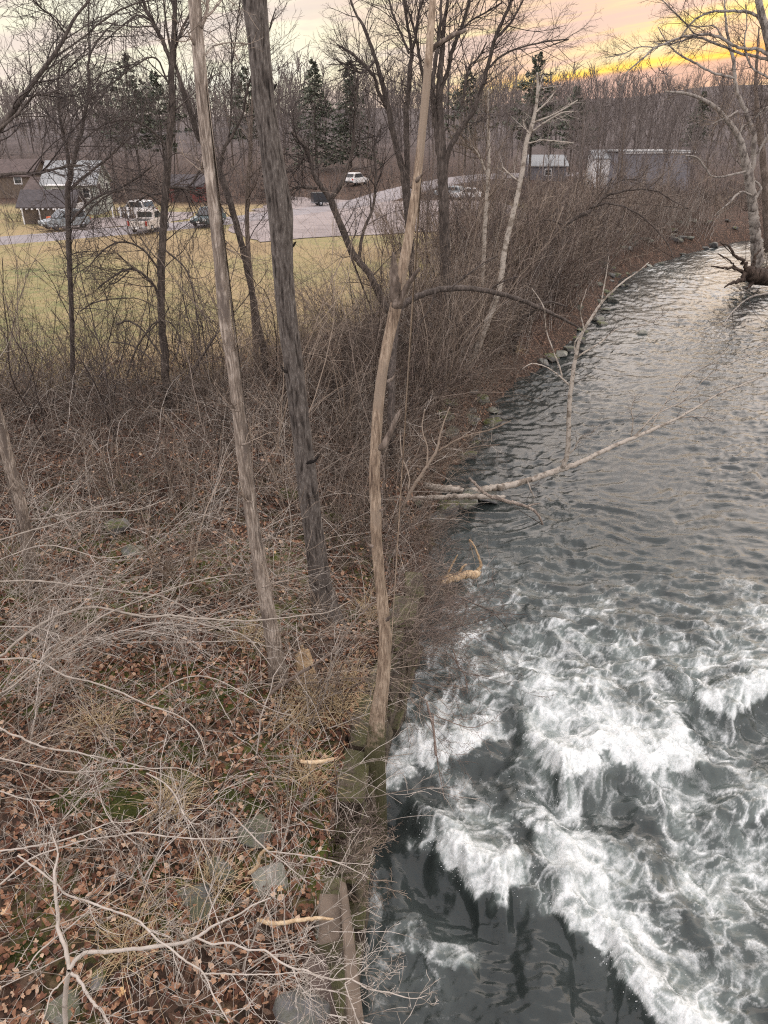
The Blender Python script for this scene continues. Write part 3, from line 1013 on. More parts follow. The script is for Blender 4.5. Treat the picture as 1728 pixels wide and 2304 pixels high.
# ================================================================== trees of the near bank, each built from its own outline
def furrow_disp(cells, deep, stretch, seed):
    """real furrows: long ridges that braid up the trunk"""
    def f(rad, th, L, P):
        b, n, S = rad.shape
        u = np.repeat((th / (2 * math.pi) * cells)[None, None], b, 0).repeat(n, 1)
        v = np.repeat(L[:, :, None], S, 2)
        warp = 0.9 * perlin(u * 0.5, v * 2.2, seed + 3, max(1, cells // 2))
        r = 1 - 2.0 * np.abs(perlin(u + warp, v * stretch, seed, cells))
        r2 = perlin(u * 2, v * stretch * 4.5, seed + 9, cells * 2)
        k = np.clip(0.52 + 0.55 * r + 0.30 * r2, 0, 1)
        lump = 0.10 * perlin(u * 3.0 / cells, v * 1.1, seed + 5, 3)
        return rad * (1 + lump) + deep * (k - 0.6), k
    return f


def strip_disp(deep, seed):
    """stripped, weathered wood: shallow long splits and knots"""
    def f(rad, th, L, P):
        b, n, S = rad.shape
        u = np.repeat((th / (2 * math.pi) * 9)[None, None], b, 0).repeat(n, 1)
        v = np.repeat(L[:, :, None], S, 2)
        r = perlin(u, v * 0.7, seed, 9)
        lump = 0.13 * perlin(u / 3.0, v * 1.3, seed + 5, 3) + 0.07 * perlin(u * 2 / 3, v * 4.0, seed + 6, 6)
        split = np.clip(perlin(u * 2, v * 0.5, seed + 8, 18) - 0.28, 0, 1) * -1.6
        k = np.clip(0.5 + r * 0.5, 0, 1)
        return rad * (1 + lump) + deep * (r * 0.5 + split), k
    return f


def crown_from(stems, spec, mat, rs=None):
    """twigs that grow out of the given stems [(P,r)]: spec = list of levels"""
    rs = rs or rng
    tb = Tubes()
    for P, rr in stems:
        lev = (P[None], rr[None])
        for li, s in enumerate(spec):
            st, dr, L, r0 = spawn(lev[0], lev[1], s['k'], s.get('t0', 0.25), 0.98, s.get('ang', (0.8, 0.25)), s.get('lf', (0.4, 0.8)), s.get('rf', 0.5), s.get('rmin', 0.003), s.get('taper', 0.45), s.get('L'), rs, s.get('lift', 0.0))
            r0 = np.minimum(r0, s.get('rmax', 9))
            lev = grow(st, dr, L, r0, np.maximum(r0 * 0.3, 0.0022), s.get('n', 7), s.get('wob', 0.13), s.get('up', 0.02), rs)
            tb.add(lev[0], lev[1], s.get('S', 3))
    return tb


def near_tree(name, label, cat, trunk, limbs, mat, spec, twigmat, sides=14, disp=None, ntrunk=None, group=None, limb_mat=None, crown_on_trunk=True, trunk_from=0.35, thick=1.0):
    """trunk and limbs are (P, r) pairs in place; parts: trunk, one branch per limb, crown"""
    trunk = (trunk[0], np.maximum(trunk[1] * thick, min(0.009, trunk[1].min())))
    limbs = [(P, np.maximum(r * thick, 0.0075)) for P, r in limbs]
    origin = trunk[0][0].copy()
    root = thing(name, label, cat, origin, group)
    tb = Tubes()
    tb.add(trunk[0], trunk[1], sides, disp=disp, cap=True)
    link('trunk', tb.mesh('trunk', mat, origin), root)
    for P, rr in limbs:
        tb = Tubes()
        tb.add(P, rr, 6 if rr.max() < 0.05 else 9, cap=True)
        link('branch', tb.mesh('branch', limb_mat or mat, origin), root)
    if spec:
        stems = list(limbs)
        if crown_on_trunk:
            i0 = int(len(trunk[0]) * trunk_from)
            stems.append((trunk[0][i0:], trunk[1][i0:]))
        tb = crown_from(stems, spec, twigmat)
        if tb.n:
            link('crown', tb.mesh('crown', twigmat, origin), root)
    return root


TW = [dict(k=9, L=1.6, lf=(0.5, 1.3), rmax=0.02, rf=0.45, n=9, wob=0.12, up=0.03, rmin=0.006), dict(k=5, lf=(0.3, 0.6), rf=0.55, n=6, up=0.03, rmin=0.004), dict(k=3, lf=(0.3, 0.6), rf=0.6, n=4, rmin=0.003)]
TWS = [dict(k=6, L=0.9, lf=(0.4, 1.2), rmax=0.012, rf=0.4, n=7, wob=0.14, up=0.02, rmin=0.004), dict(k=4, lf=(0.3, 0.6), rf=0.55, n=5, rmin=0.003)]
TWF = [dict(k=19, L=2.3, lf=(0.45, 1.4), rmax=0.02, rf=0.45, n=10, wob=0.13, up=0.03, rmin=0.007), dict(k=6, lf=(0.35, 0.65), rf=0.6, n=7, up=0.03, rmin=0.005), dict(k=4, lf=(0.35, 0.65), rf=0.7, n=5, rmin=0.004)]


def thin(limbs, k):
    return [(P, r * k) for P, r in limbs]


def foot(P, r, n=14, flare=0.5, sink=0.35):
    """reverse a top-down outline so it starts in the ground, with a root flare"""
    P, r = P[::-1].copy(), r[::-1].copy()
    z0 = hz(P[0, 0], P[0, 1])
    low = np.array([P[0, 0], P[0, 1], min(P[0, 2], z0) - sink])
    P = np.vstack([low, P])
    r = np.concatenate([[r[0] * (1 + flare)], r])
    return P, r


# --- A: pale trunk, most bark gone, left of centre
YA = ground(622, 1535)[1]
A = foot(*limb([(428, -110, 44), (437, 0, 48), (455, 208, 50), (477, 417, 50), (488, 520, 47), (498, 625, 46), (507, 729, 48), (526, 833, 46), (549, 1042, 48), (581, 1250, 52), (612, 1430, 58), (628, 1530, 78)], Y=(YA - 0.5, YA), n=300, jit=0.0))
A_l = [limb([(453, 62, 16), (462, 38, 15), (468, 10, 13), (474, -40, 9), (486, -120, 4)], Y=(YA - 0.5, YA)), limb([(462, 38, 9), (490, 12, 7), (520, -30, 4)], Y=(YA - 0.5, YA + 0.3)), limb([(437, 100, 12), (427, 82, 9), (422, 70, 5)], Y=(YA - 0.5, YA - 0.6)), limb([(463, 122, 7), (480, 104, 5), (508, 97, 5), (540, 97, 4), (556, 100, 3)], Y=(YA - 0.5, YA + 0.4))]
for q_ in [(509, 700, -1), (519, 790, 1), (537, 925, -1), (545, 1000, 1), (566, 1130, -1), (489, 560, 1), (471, 390, -1), (592, 1320, 1)]:
    A_l.append(limb([(q_[0] - 2 * q_[2], q_[1], 11), (q_[0] + 15 * q_[2], q_[1] - 4, 8), (q_[0] + 22 * q_[2], q_[1] - 14, 3)], Y=(YA - 0.25, YA - 0.3), jit=0.0))
near_tree('bare_tree', 'tall pale tan trunk with most bark stripped, leaning left beside the dark furrowed trunk', 'tree', A, A_l, M['bark_tan'], [dict(k=4, L=0.9, rmax=0.01, n=7), dict(k=3, n=5)], M['twig_tan'], 36, strip_disp(0.014, 41), crown_on_trunk=False, thick=0.59)

# --- B: dark furrowed trunk in the middle
YB = ground(738, 1395)[1]
B = foot(*limb([(562, -110, 56), (573, 0, 60), (583, 104, 54), (592, 208, 53), (606, 310, 54), (621, 410, 60), (632, 478, 62), (634, 545, 54), (638, 625, 50), (648, 729, 49), (662, 833, 48), (686, 1042, 49), (710, 1230, 52), (724, 1330, 60), (738, 1395, 84)], Y=(YB - 0.5, YB), n=420, jit=0.0))
B_l = [limb([(x_, y_, 11), (x_ + 22 * k_, y_ - 5, 8), (x_ + 31 * k_, y_ - 16, 3)], Y=(YB - 0.25, YB - 0.3), jit=0.0) for x_, y_, k_ in [(592, 205, 1), (635, 560, 1), (663, 840, -1), (686, 1042, 1), (621, 410, -1)]]
near_tree('bare_tree', 'straight dark trunk with deeply furrowed bark in the middle of the bank', 'tree', B, B_l, M['bark_furrowed'], [], M['twig_dark'], 60, furrow_disp(18, 0.034, 2.1, 51), thick=0.84)

# --- C: stripped, curving snag on the edge of the wall
YC = 8.1
C = foot(*limb([(982, -110, 22), (974, 0, 25), (963, 156, 26), (948, 312, 27), (934, 437, 29), (918, 540, 31), (905, 610, 33), (893, 680, 36), (873, 770, 33), (857, 860, 30), (848, 960, 30), (843, 1060, 30), (845, 1150, 29), (850, 1250, 28), (860, 1354, 28), (866, 1440, 31), (862, 1530, 34), (850, 1610, 36), (843, 1690, 46)], Y=(YC + 0.9, YC), n=320, jit=0.0))
C = (C[0], C[1] * np.linspace(0.98, 0.62, len(C[1])))
C_l = [limb([(970, 116, 13), (980, 104, 11), (999, 90, 10), (1023, 76, 10), (1037, 73, 9), (1049, 66, 7)], Y=(YC + 0.9, YC + 0.7)), limb([(1016, 80, 7), (1022, 71, 5), (1027, 64, 3)], Y=(YC + 0.8, YC + 0.8)),
       limb([(893, 690, 26), (889, 640, 24), (887, 600, 17), (884, 568, 6)], Y=(YC + 0.3, YC + 0.2)), limb([(897, 690, 17), (908, 662, 14), (922, 634, 12), (944, 604, 7)], Y=(YC + 0.3, YC + 0.1)),
       limb([(928, 420, 14), (941, 402, 9), (951, 392, 2)], Y=(YC + 0.7, YC + 0.5)), limb([(858, 1010, 17), (872, 985, 14), (890, 945, 10), (902, 920, 4)], Y=(YC + 0.2, YC + 0.1)),
       limb([(868, 1395, 9), (879, 1388, 6), (884, 1378, 2)], Y=(YC, YC)), limb([(840, 1230, 8), (828, 1224, 6), (822, 1212, 2)], Y=(YC, YC)), limb([(856, 1150, 8), (866, 1142, 5), (869, 1134, 2)], Y=(YC, YC)), limb([(872, 860, 9), (884, 850, 6), (890, 838, 2)], Y=(YC + .2, YC + .2))]
near_tree('dead_tree', 'curving bark stripped dead trunk with broken stubs at the water edge, mossy foot', 'tree', C, C_l, M['bark_snag'], [], M['twig_tan'], 32, strip_disp(0.020, 61), limb_mat=M['bark_brown'])

# --- D: leaning pale trunk at the left edge
YD = ground(74, 1318)[1]
near_tree('bare_tree', 'pale trunk leaning out of the left edge of the picture above the leaf litter', 'tree', foot(*limb([(-60, 740, 32), (-20, 890, 32), (0, 960, 31), (20, 1040, 29), (45, 1130, 28), (62, 1215, 29), (74, 1318, 40)], Y=(YD - 0.8, YD), n=90, jit=0.03)), [], M['bark_tan'], TWS, M['twig_pale'], 20, strip_disp(0.010, 71), trunk_from=0.5, thick=0.85)

# --- E: slim tree with a Y fork, left
YE = 24.0
e_d = lambda px: (at_y(px, 880, YE)[0], YE, hz(at_y(px, 880, YE)[0], YE) - 0.2)
near_tree('young_tree', 'slim dark tree on the far left forking in a Y before the grey house', 'tree', limb([(165, 880, 15), (161, 700, 15), (155, 560, 16), (152, 430, 17), (158, 403, 17)], Y=(YE, YE), drop=e_d(165), n=50, jit=0.05),
          [limb([(157, 404, 12), (152, 345, 11), (139, 285, 10), (132, 230, 8), (131, 175, 6), (140, 130, 4)], Y=(YE, YE - 1)), limb([(158, 404, 14), (170, 340, 13), (182, 300, 12), (194, 240, 10), (200, 190, 9), (201, 130, 7), (225, 85, 5), (262, 45, 3)], Y=(YE, YE + 1)),
           limb([(159, 500, 8), (175, 480, 8), (200, 456, 7), (232, 438, 7), (265, 424, 6), (309, 400, 5), (345, 372, 3)], Y=(YE, YE - 2)), limb([(158, 425, 9), (187, 400, 9), (218, 375, 8), (247, 352, 8), (280, 320, 7), (310, 295, 7), (322, 265, 5), (331, 208, 3)], Y=(YE, YE + 2)), limb([(201, 140, 6), (200, 80, 5), (199, 10, 4), (203, -60, 2)], Y=(YE + 1, YE + 1.5))], M['bark_dark'], TWF, M['twig_dark'], 9, trunk_from=0.12, thick=0.72)

# --- off-frame tree on the left whose limb climbs across the sky
YX = 17.0
near_tree('bare_tree', 'dark limb climbing from the left edge across the pale sky', 'tree', limb([(-160, 900, 34), (-150, 700, 32), (-120, 480, 30), (-60, 350, 26), (0, 288, 20), (35, 240, 17), (75, 185, 15), (110, 140, 13), (145, 85, 11), (165, 45, 9), (200, 0, 7), (240, -60, 4)], Y=(YX, YX + 1), drop=(at_y(-160, 900, YX)[0], YX, 1.6), n=80, jit=0.05),
          [limb([(0, 395, 13), (40, 390, 12), (80, 392, 11), (105, 385, 8), (160, 372, 6), (190, 372, 4)], Y=(YX, YX + .5)), limb([(0, 290, 9), (40, 255, 9), (75, 215, 8), (110, 212, 6), (140, 195, 4)], Y=(YX, YX + .5)), limb([(120, 130, 7), (180, 90, 6), (240, 40, 6), (300, 10, 5), (370, -5, 3)], Y=(YX + 1, YX + 2)), limb([(150, 80, 6), (120, 40, 5), (85, 12, 5), (60, -20, 4)], Y=(YX + 1, YX))], M['bark_dark'], TWF, M['twig_dark'], 10, trunk_from=0.4, thick=0.7)

# --- F: upright tree left of the pale trunk
YF = 22.5
f_d = lambda px, Y: (at_y(px, 850, Y)[0], Y, hz(at_y(px, 850, Y)[0], Y) - 0.2)
near_tree('bare_tree', 'upright dark tree standing just left of the pale stripped trunk, forked above', 'tree', limb([(373, 850, 27), (371, 790, 26), (365, 740, 24), (362, 640, 24), (366, 540, 24), (373, 430, 24), (380, 330, 23), (387, 240, 21), (385, 170, 20), (390, 90, 15), (394, 0, 12), (400, -80, 8)], Y=(YF, YF), drop=f_d(373, YF), n=110, jit=0.05),
          [limb([(386, 150, 15), (374, 112, 14), (358, 78, 13), (340, 40, 13), (326, 15, 12), (316, -40, 8)], Y=(YF, YF - 0.6)), limb([(388, 150, 11), (398, 100, 10), (412, 60, 9), (432, 20, 7), (450, -40, 4)], Y=(YF, YF + 0.6)), limb([(340, 45, 8), (310, 35, 7), (280, 55, 6), (250, 80, 4), (215, 110, 3)], Y=(YF - .5, YF - 1.5)), limb([(382, 195, 7), (350, 130, 6), (300, 150, 5), (250, 190, 4), (205, 220, 3)], Y=(YF, YF - 1.5)),
           limb([(374, 420, 9), (420, 425, 9), (455, 440, 8)], Y=(YF, YF)), limb([(365, 700, 9), (345, 640, 9), (300, 605, 8), (255, 622, 6), (220, 650, 4)], Y=(YF, YF - 0.8)), limb([(372, 470, 8), (330, 435, 8), (285, 425, 7), (240, 440, 6), (205, 470, 5), (180, 510, 3)], Y=(YF, YF - 1)), limb([(378, 330, 7), (330, 285, 7), (280, 270, 6), (225, 285, 5), (175, 330, 4)], Y=(YF, YF - 1.4)), limb([(368, 620, 7), (320, 560, 7), (270, 545, 6), (225, 570, 5), (190, 615, 3)], Y=(YF, YF - 1)), limb([(369, 560, 7), (420, 610, 6), (440, 690, 5), (452, 780, 4)], Y=(YF, YF + .4))], M['bark_dark'], TWF, M['twig_dark'], 12, trunk_from=0.12, thick=0.68)

# --- G: dark tree leaning left behind the pale trunk, joins the fork
YG = 26.0
g_d = (at_y(594, 800, YG)[0], YG, 1.5)
near_tree('bare_tree', 'dark tree leaning left behind the pale trunk, its crown joining the forked tree', 'tree', limb([(594, 800, 24), (580, 730, 23), (566, 650, 22), (546, 560, 22), (522, 470, 23), (500, 400, 23), (474, 345, 22), (446, 306, 21), (430, 255, 20), (412, 205, 18), (400, 165, 13), (384, 110, 10), (372, 40, 7), (366, -40, 4)], Y=(YG, YG - 1), drop=g_d, n=110, jit=0.05),
          [limb([(497, 372, 12), (506, 330, 12), (524, 303, 11), (536, 280, 9), (547, 255, 8), (551, 225, 8), (556, 204, 8), (566, 172, 7), (588, 112, 6), (604, 72, 6), (612, 45, 6), (621, 16, 2)], Y=(YG, YG - 1)), limb([(515, 310, 7), (519, 250, 7), (521, 190, 6), (522, 110, 6), (516, 60, 4), (500, 0, 3)], Y=(YG, YG)), limb([(521, 150, 5), (530, 90, 5), (536, 30, 4), (545, -30, 3)], Y=(YG, YG)), limb([(450, 310, 8), (440, 260, 8), (462, 210, 6), (480, 150, 4)], Y=(YG, YG)), limb([(470, 340, 9), (430, 415, 8), (380, 433, 7), (330, 440, 5), (290, 470, 3)], Y=(YG, YG - 1))], M['bark_dark'], TWF, M['twig_dark'], 12, trunk_from=0.12, thick=0.62)

# --- H and a second slim one beside it
YH = 27.0
near_tree('young_tree', 'slim straight tree between the pale trunk and the furrowed trunk', 'tree', limb([(576, 790, 20), (570, 700, 19), (563, 620, 18), (556, 520, 16), (557, 430, 14), (563, 330, 12), (567, 240, 9), (570, 160, 7), (575, 60, 4)], Y=(YH, YH), drop=(at_y(576, 790, YH)[0], YH, 1.4), n=70, jit=0.05), [], M['bark_brown'], TWF, M['twig_brown'], 9, thick=0.65)

# --- I: Y-forked tree right of the furrowed trunk
YI = 28.0
near_tree('bare_tree', 'leaning forked tree between the furrowed trunk and the curving snag, before the gravel lot', 'tree', limb([(895, 740, 18), (868, 690, 16), (846, 645, 16), (829, 614, 15), (808, 588, 15), (790, 562, 15), (774, 522, 14), (756, 480, 15), (744, 449, 15)], Y=(YI, YI), drop=(at_y(900, 760, YI)[0], YI, 1.2), n=60, jit=0.05),
          [limb([(744, 450, 12), (726, 425, 11), (712, 405, 11), (702, 380, 10), (697, 355, 9), (688, 332, 9), (672, 312, 9), (655, 296, 5)], Y=(YI, YI)), limb([(745, 450, 11), (757, 430, 10), (767, 415, 10), (778, 386, 9), (790, 351, 8), (796, 300, 6), (800, 240, 4), (806, 170, 3)], Y=(YI, YI)), limb([(712, 424, 7), (690, 422, 7), (668, 421, 6), (645, 434, 4), (625, 445, 3)], Y=(YI, YI - 1)), limb([(806, 586, 8), (818, 520, 7), (838, 470, 6), (846, 400, 6), (842, 330, 5), (860, 280, 3)], Y=(YI, YI + 1)), limb([(690, 335, 5), (680, 360, 4), (670, 380, 3)], Y=(YI, YI))], M['bark_dark'], TWF, M['twig_dark'], 10, trunk_from=0.12)

# --- J: clump of dark stems fanning up to the right of the snag
YJ = 31.0
jd = lambda px: (at_y(px, 800, YJ)[0], YJ, hz(at_y(px, 800, YJ)[0], YJ) - 0.3)
near_tree('bare_tree', 'tall black stemmed tree fanning into many upright stems right of the curving snag', 'tree', limb([(1000, 790, 34), (1002, 640, 26), (1000, 520, 24), (996, 400, 23), (991, 301, 21), (988, 226, 17), (990, 166, 14), (996, 105, 11), (999, 54, 9), (1008, 0, 7), (1015, -60, 4)], Y=(YJ, YJ), drop=jd(1000), n=110, jit=0.06),
          [limb([(990, 380, 12), (982, 300, 12), (973, 220, 11), (973, 193, 10), (981, 130, 9), (990, 60, 8), (992, 0, 6), (994, -60, 3)], Y=(YJ, YJ - .4)), limb([(990, 240, 10), (996, 193, 10), (1008, 157, 9), (1017, 115, 9), (1029, 84, 8), (1044, 45, 7), (1056, 0, 6), (1066, -50, 3)], Y=(YJ, YJ + .4)), limb([(1000, 400, 13), (1008, 344, 12), (1029, 304, 12), (1050, 270, 11), (1064, 250, 11), (1086, 193, 10), (1101, 136, 9), (1113, 90, 8), (1135, 36, 7), (1151, 0, 5), (1165, -40, 3)], Y=(YJ, YJ - .6)), limb([(1113, 90, 6), (1133, 68, 6), (1153, 45, 5), (1177, 0, 4), (1195, -40, 2)], Y=(YJ - .6, YJ - .6)),
           limb([(1042, 232, 6), (1047, 190, 6), (1055, 150, 5), (1075, 132, 4), (1095, 95, 3)], Y=(YJ, YJ)), limb([(1022, 100, 5), (1050, 55, 4), (1090, 30, 4), (1130, 5, 3)], Y=(YJ, YJ)), limb([(1098, 155, 5), (1130, 125, 5), (1170, 108, 4), (1220, 95, 4), (1280, 88, 3)], Y=(YJ, YJ + 1))], M['bark_dark'], TWF, M['twig_dark'], 12, trunk_from=0.5)
near_tree('bare_tree', 'dark tree leaning left in three stems behind the curving snag', 'tree', limb([(935, 780, 22), (930, 640, 18), (918, 500, 16), (907, 392, 15), (890, 325, 14), (876, 256, 13), (860, 187, 11), (845, 133, 9), (818, 60, 7), (800, 30, 5), (780, -30, 3)], Y=(YJ + 1, YJ + 1), drop=jd(935), n=90, jit=0.06),
          [limb([(872, 245, 9), (851, 205, 8), (839, 169, 7), (800, 127, 6), (760, 100, 3)], Y=(YJ + 1, YJ)), limb([(920, 470, 13), (916, 380, 13), (915, 262, 12), (921, 181, 11), (927, 121, 9), (921, 81, 7), (908, 0, 6), (900, -50, 3)], Y=(YJ + 1, YJ + 1.4)), limb([(928, 110, 7), (935, 85, 7), (942, 30, 6), (951, 0, 5), (960, -50, 3)], Y=(YJ + 1, YJ + 1)), limb([(955, 190, 7), (948, 157, 7), (939, 99, 6), (927, 51, 5), (911, 0, 4)], Y=(YJ + 1, YJ + 1)), limb([(920, 120, 6), (900, 70, 5), (880, 20, 5), (870, -40, 3)], Y=(YJ + 1, YJ + 2)), limb([(845, 135, 6), (815, 165, 5), (790, 150, 4), (760, 160, 3)], Y=(YJ + 1, YJ))], M['bark_dark'], TWF, M['twig_dark'], 10, trunk_from=0.5)

# --- K: the white birch on the bank
YK = 30.0
near_tree('birch_tree', 'slender white birch rising from the bank right of the snag, bare white branches', 'tree', limb([(1050, 838, 26), (1072, 790, 24), (1092, 735, 22), (1110, 690, 20), (1125, 640, 19), (1136, 560, 18), (1150, 500, 17), (1164, 440, 16), (1175, 385, 16), (1184, 322, 15), (1195, 289, 14), (1206, 241, 11), (1210, 196, 9), (1208, 163, 6)], Y=(YK, YK + 1), drop=(at_y(1046, 850, YK)[0], YK, 0.9), n=120, jit=0.05),
          [limb([(1198, 277, 7), (1222, 267, 7), (1240, 260, 6), (1273, 243, 5), (1300, 225, 3)], Y=(YK, YK)), limb([(1197, 296, 7), (1212, 286, 6), (1228, 274, 6), (1262, 255, 5), (1290, 250, 3)], Y=(YK, YK - 1)), limb([(1205, 253, 6), (1220, 240, 6), (1236, 224, 4), (1250, 205, 3)], Y=(YK, YK)), limb([(1188, 322, 6), (1205, 318, 6), (1222, 315, 5), (1267, 319, 4), (1290, 322, 3)], Y=(YK, YK - 1)), limb([(1190, 300, 5), (1180, 285, 4), (1176, 268, 3)], Y=(YK, YK)), limb([(1208, 220, 5), (1216, 190, 5), (1222, 168, 3)], Y=(YK, YK)), limb([(1170, 410, 6), (1150, 395, 5), (1130, 375, 4)], Y=(YK, YK))], M['bark_birch'], TWS, M['twig_pale'], 12, trunk_from=0.6, thick=0.66)
# slim pale neighbour
near_tree('young_tree', 'thin pale sapling standing left of the white birch', 'tree', limb([(1085, 640, 9), (1092, 500, 9), (1098, 400, 8), (1100, 320, 7), (1098, 260, 5), (1100, 200, 3)], Y=(33, 33), drop=(at_y(1080, 700, 33)[0], 33, 1.2), n=40), [limb([(1098, 400, 5), (1078, 350, 5), (1060, 330, 4), (1040, 325, 3)], Y=(33, 33))], M['bark_birch'], TWF, M['twig_tan'], 7)

# --- N and L: the curved trunk and the long limb that arches over to the water
YN = 34.0
near_tree('leaning_tree', 'dark curved trunk rising from the shore and bending over under the birch', 'tree', limb([(1105, 836, 24), (1128, 830, 22), (1146, 812, 20), (1152, 784, 18), (1160, 755, 17), (1172, 728, 15), (1190, 705, 13), (1210, 688, 10), (1240, 680, 6), (1275, 690, 4)], Y=(YN, YN - 1), drop=(at_y(1100, 842, YN)[0], YN, 0.2), n=70), [], M['bark_dark'], TWS, M['twig_brown'], 10, trunk_from=0.3)
YL = 20.0
near_tree('leaning_tree', 'long dark limb arching rightward from the snag towards the water', 'tree', limb([(880, 940, 22), (884, 800, 21), (897, 700, 19), (930, 672, 18), (965, 658, 17), (1005, 650, 17), (1050, 649, 15), (1094, 654, 14), (1135, 664, 13), (1176, 677, 12), (1220, 695, 11), (1260, 714, 9), (1302, 737, 5)], Y=(YL, YL + 4), drop=(at_y(880, 960, YL)[0], YL, 1.2), n=100, jit=0.08),
          [limb([(1100, 655, 7), (1118, 640, 6), (1140, 630, 5), (1165, 622, 3)], Y=(YL + 3, YL + 3)), limb([(980, 655, 6), (970, 690, 5), (950, 720, 4), (925, 760, 3)], Y=(YL + 1, YL + 1)), limb([(1010, 650, 6), (1050, 620, 5), (1090, 590, 4), (1120, 575, 3)], Y=(YL + 2, YL + 2))], M['bark_dark'], TWS, M['twig_brown'], 11, trunk_from=0.4, thick=0.8)

# --- M: leaning tree with arching boughs
YM = 43.0
near_tree('leaning_tree', 'dark leaning tree whose boughs arch over the brush towards the river bend', 'tree', limb([(1165, 700, 18), (1190, 640, 17), (1212, 590, 16), (1232, 555, 15), (1262, 514, 15), (1295, 491, 14), (1328, 474, 13), (1352, 450, 12), (1368, 425, 10), (1380, 398, 5)], Y=(YM, YM), drop=(at_y(1160, 710, YM)[0], YM, 1.0), n=70, jit=0.1),
          [limb([(1352, 450, 8), (1366, 440, 8), (1385, 434, 8), (1430, 426, 7), (1460, 427, 6), (1483, 432, 6), (1512, 450, 4), (1550, 470, 3)], Y=(YM, YM - 1)), limb([(1328, 470, 7), (1350, 460, 7), (1373, 458, 7), (1418, 471, 6), (1459, 499, 5), (1499, 544, 4), (1515, 580, 3)], Y=(YM, YM - 2)), limb([(1264, 505, 7), (1240, 496, 7), (1213, 497, 6), (1173, 516, 5), (1135, 550, 4), (1100, 580, 3)], Y=(YM, YM - 2)), limb([(1380, 415, 5), (1400, 405, 5), (1440, 400, 4), (1460, 370, 3)], Y=(YM, YM))], M['bark_dark'], TWF, M['twig_brown'], 9, trunk_from=0.5, thick=0.62)

# --- P: the sycamore on the right bank
YP = 62.0
P_tr = limb([(1703, 592, 42), (1702, 545, 36), (1698, 515, 33), (1694, 470, 32), (1690, 430, 31), (1683, 388, 30), (1674, 352, 25), (1664, 312, 20), (1650, 288, 18), (1630, 264, 16), (1610, 242, 14), (1580, 223, 11), (1541, 210, 9), (1497, 206, 5)], Y=(YP, YP - 2), drop=(at_y(1704, 600, YP)[0], YP, 0.3), n=120, jit=0.05)
near_tree('sycamore_tree', 'big pale barked sycamore on the right bank by the river bend, crooked white limbs', 'tree', P_tr,
          [limb([(1688, 395, 18), (1697, 350, 17), (1697, 306, 16), (1684, 270, 14), (1675, 243, 13), (1662, 217, 13), (1654, 176, 12), (1648, 126, 11), (1638, 82, 9), (1632, 38, 7), (1631, 0, 5), (1630, -40, 3)], Y=(YP, YP)),
           limb([(1688, 370, 9), (1710, 335, 8), (1730, 303, 8), (1760, 270, 6)], Y=(YP, YP)), limb([(1653, 176, 8), (1620, 168, 8), (1594, 159, 7), (1560, 140, 7), (1526, 121, 6), (1500, 95, 4), (1480, 60, 3)], Y=(YP, YP - 1)),
           limb([(1692, 440, 6), (1667, 432, 7), (1638, 459, 6), (1620, 474, 5), (1607, 487, 3)], Y=(YP - 1, YP - 3)), limb([(1680, 385, 7), (1655, 391, 7), (1630, 396, 6), (1603, 397, 6), (1585, 376, 6), (1567, 354, 6), (1541, 350, 4)], Y=(YP - 1, YP - 3)), limb([(1660, 250, 6), (1640, 262, 6), (1612, 274, 5), (1603, 280, 3)], Y=(YP - 1, YP - 2)),
           limb([(1664, 320, 7), (1668, 290, 7), (1680, 282, 6), (1690, 300, 4)], Y=(YP, YP)), limb([(1700, 450, 9), (1712, 420, 8), (1690, 400, 5), (1650, 350, 4), (1640, 320, 3)], Y=(YP, YP + 1))], M['bark_sycamore'], TWF, M['twig_tan'], 14, trunk_from=0.4, thick=0.66)
YQ = 48.0
near_tree('sycamore_tree', 'sycamore standing off the right edge whose long limbs reach over the sunset', 'tree', limb([(1800, 740, 60), (1790, 560, 48), (1775, 380, 44), (1755, 220, 38), (1735, 120, 32), (1722, 60, 28), (1708, 10, 24), (1698, -60, 18)], Y=(YQ, YQ), drop=(at_y(1800, 760, YQ)[0], YQ, 0.4), n=70, jit=0.04),
          [limb([(1740, 70, 14), (1716, 48, 13), (1700, 36, 11), (1682, 27, 10), (1632, 25, 9), (1600, 27, 8), (1573, 38, 7), (1550, 59, 6), (1536, 78, 4), (1524, 110, 3)], Y=(YQ, YQ)), limb([(1745, 130, 13), (1710, 112, 12), (1685, 110, 11), (1656, 105, 10), (1623, 86, 10), (1591, 77, 9), (1560, 80, 8), (1526, 86, 8), (1498, 98, 7), (1473, 109, 7), (1438, 138, 6), (1409, 165, 4), (1390, 190, 3)], Y=(YQ, YQ - 1)),
           limb([(1750, 140, 11), (1700, 128, 10), (1660, 118, 9), (1615, 100, 8), (1568, 84, 7), (1532, 92, 6), (1500, 101, 5), (1470, 95, 3)], Y=(YQ, YQ + 2)), limb([(1570, 84, 6), (1540, 50, 5), (1510, 20, 5), (1480, -10, 3)], Y=(YQ + 1, YQ + 1)), limb([(1480, 108, 5), (1440, 105, 4), (1400, 122, 4), (1360, 130, 2)], Y=(YQ, YQ)), limb([(1624, 86, 5), (1610, 60, 5), (1580, 60, 4), (1540, 58, 3)], Y=(YQ, YQ)), limb([(1732, 175, 8), (1690, 150, 7), (1675, 95, 6), (1680, 55, 4), (1678, 10, 3)], Y=(YQ, YQ)),
           limb([(1765, 220, 8), (1740, 235, 7), (1715, 250, 6), (1700, 265, 4)], Y=(YQ, YQ - 1)), limb([(1770, 640, 9), (1728, 660, 8), (1690, 668, 6), (1650, 700, 5), (1622, 738, 3)], Y=(YQ, YQ - 10))], M['bark_sycamore'], TWF, M['twig_dark'], 12, trunk_from=0.5, thick=0.62)
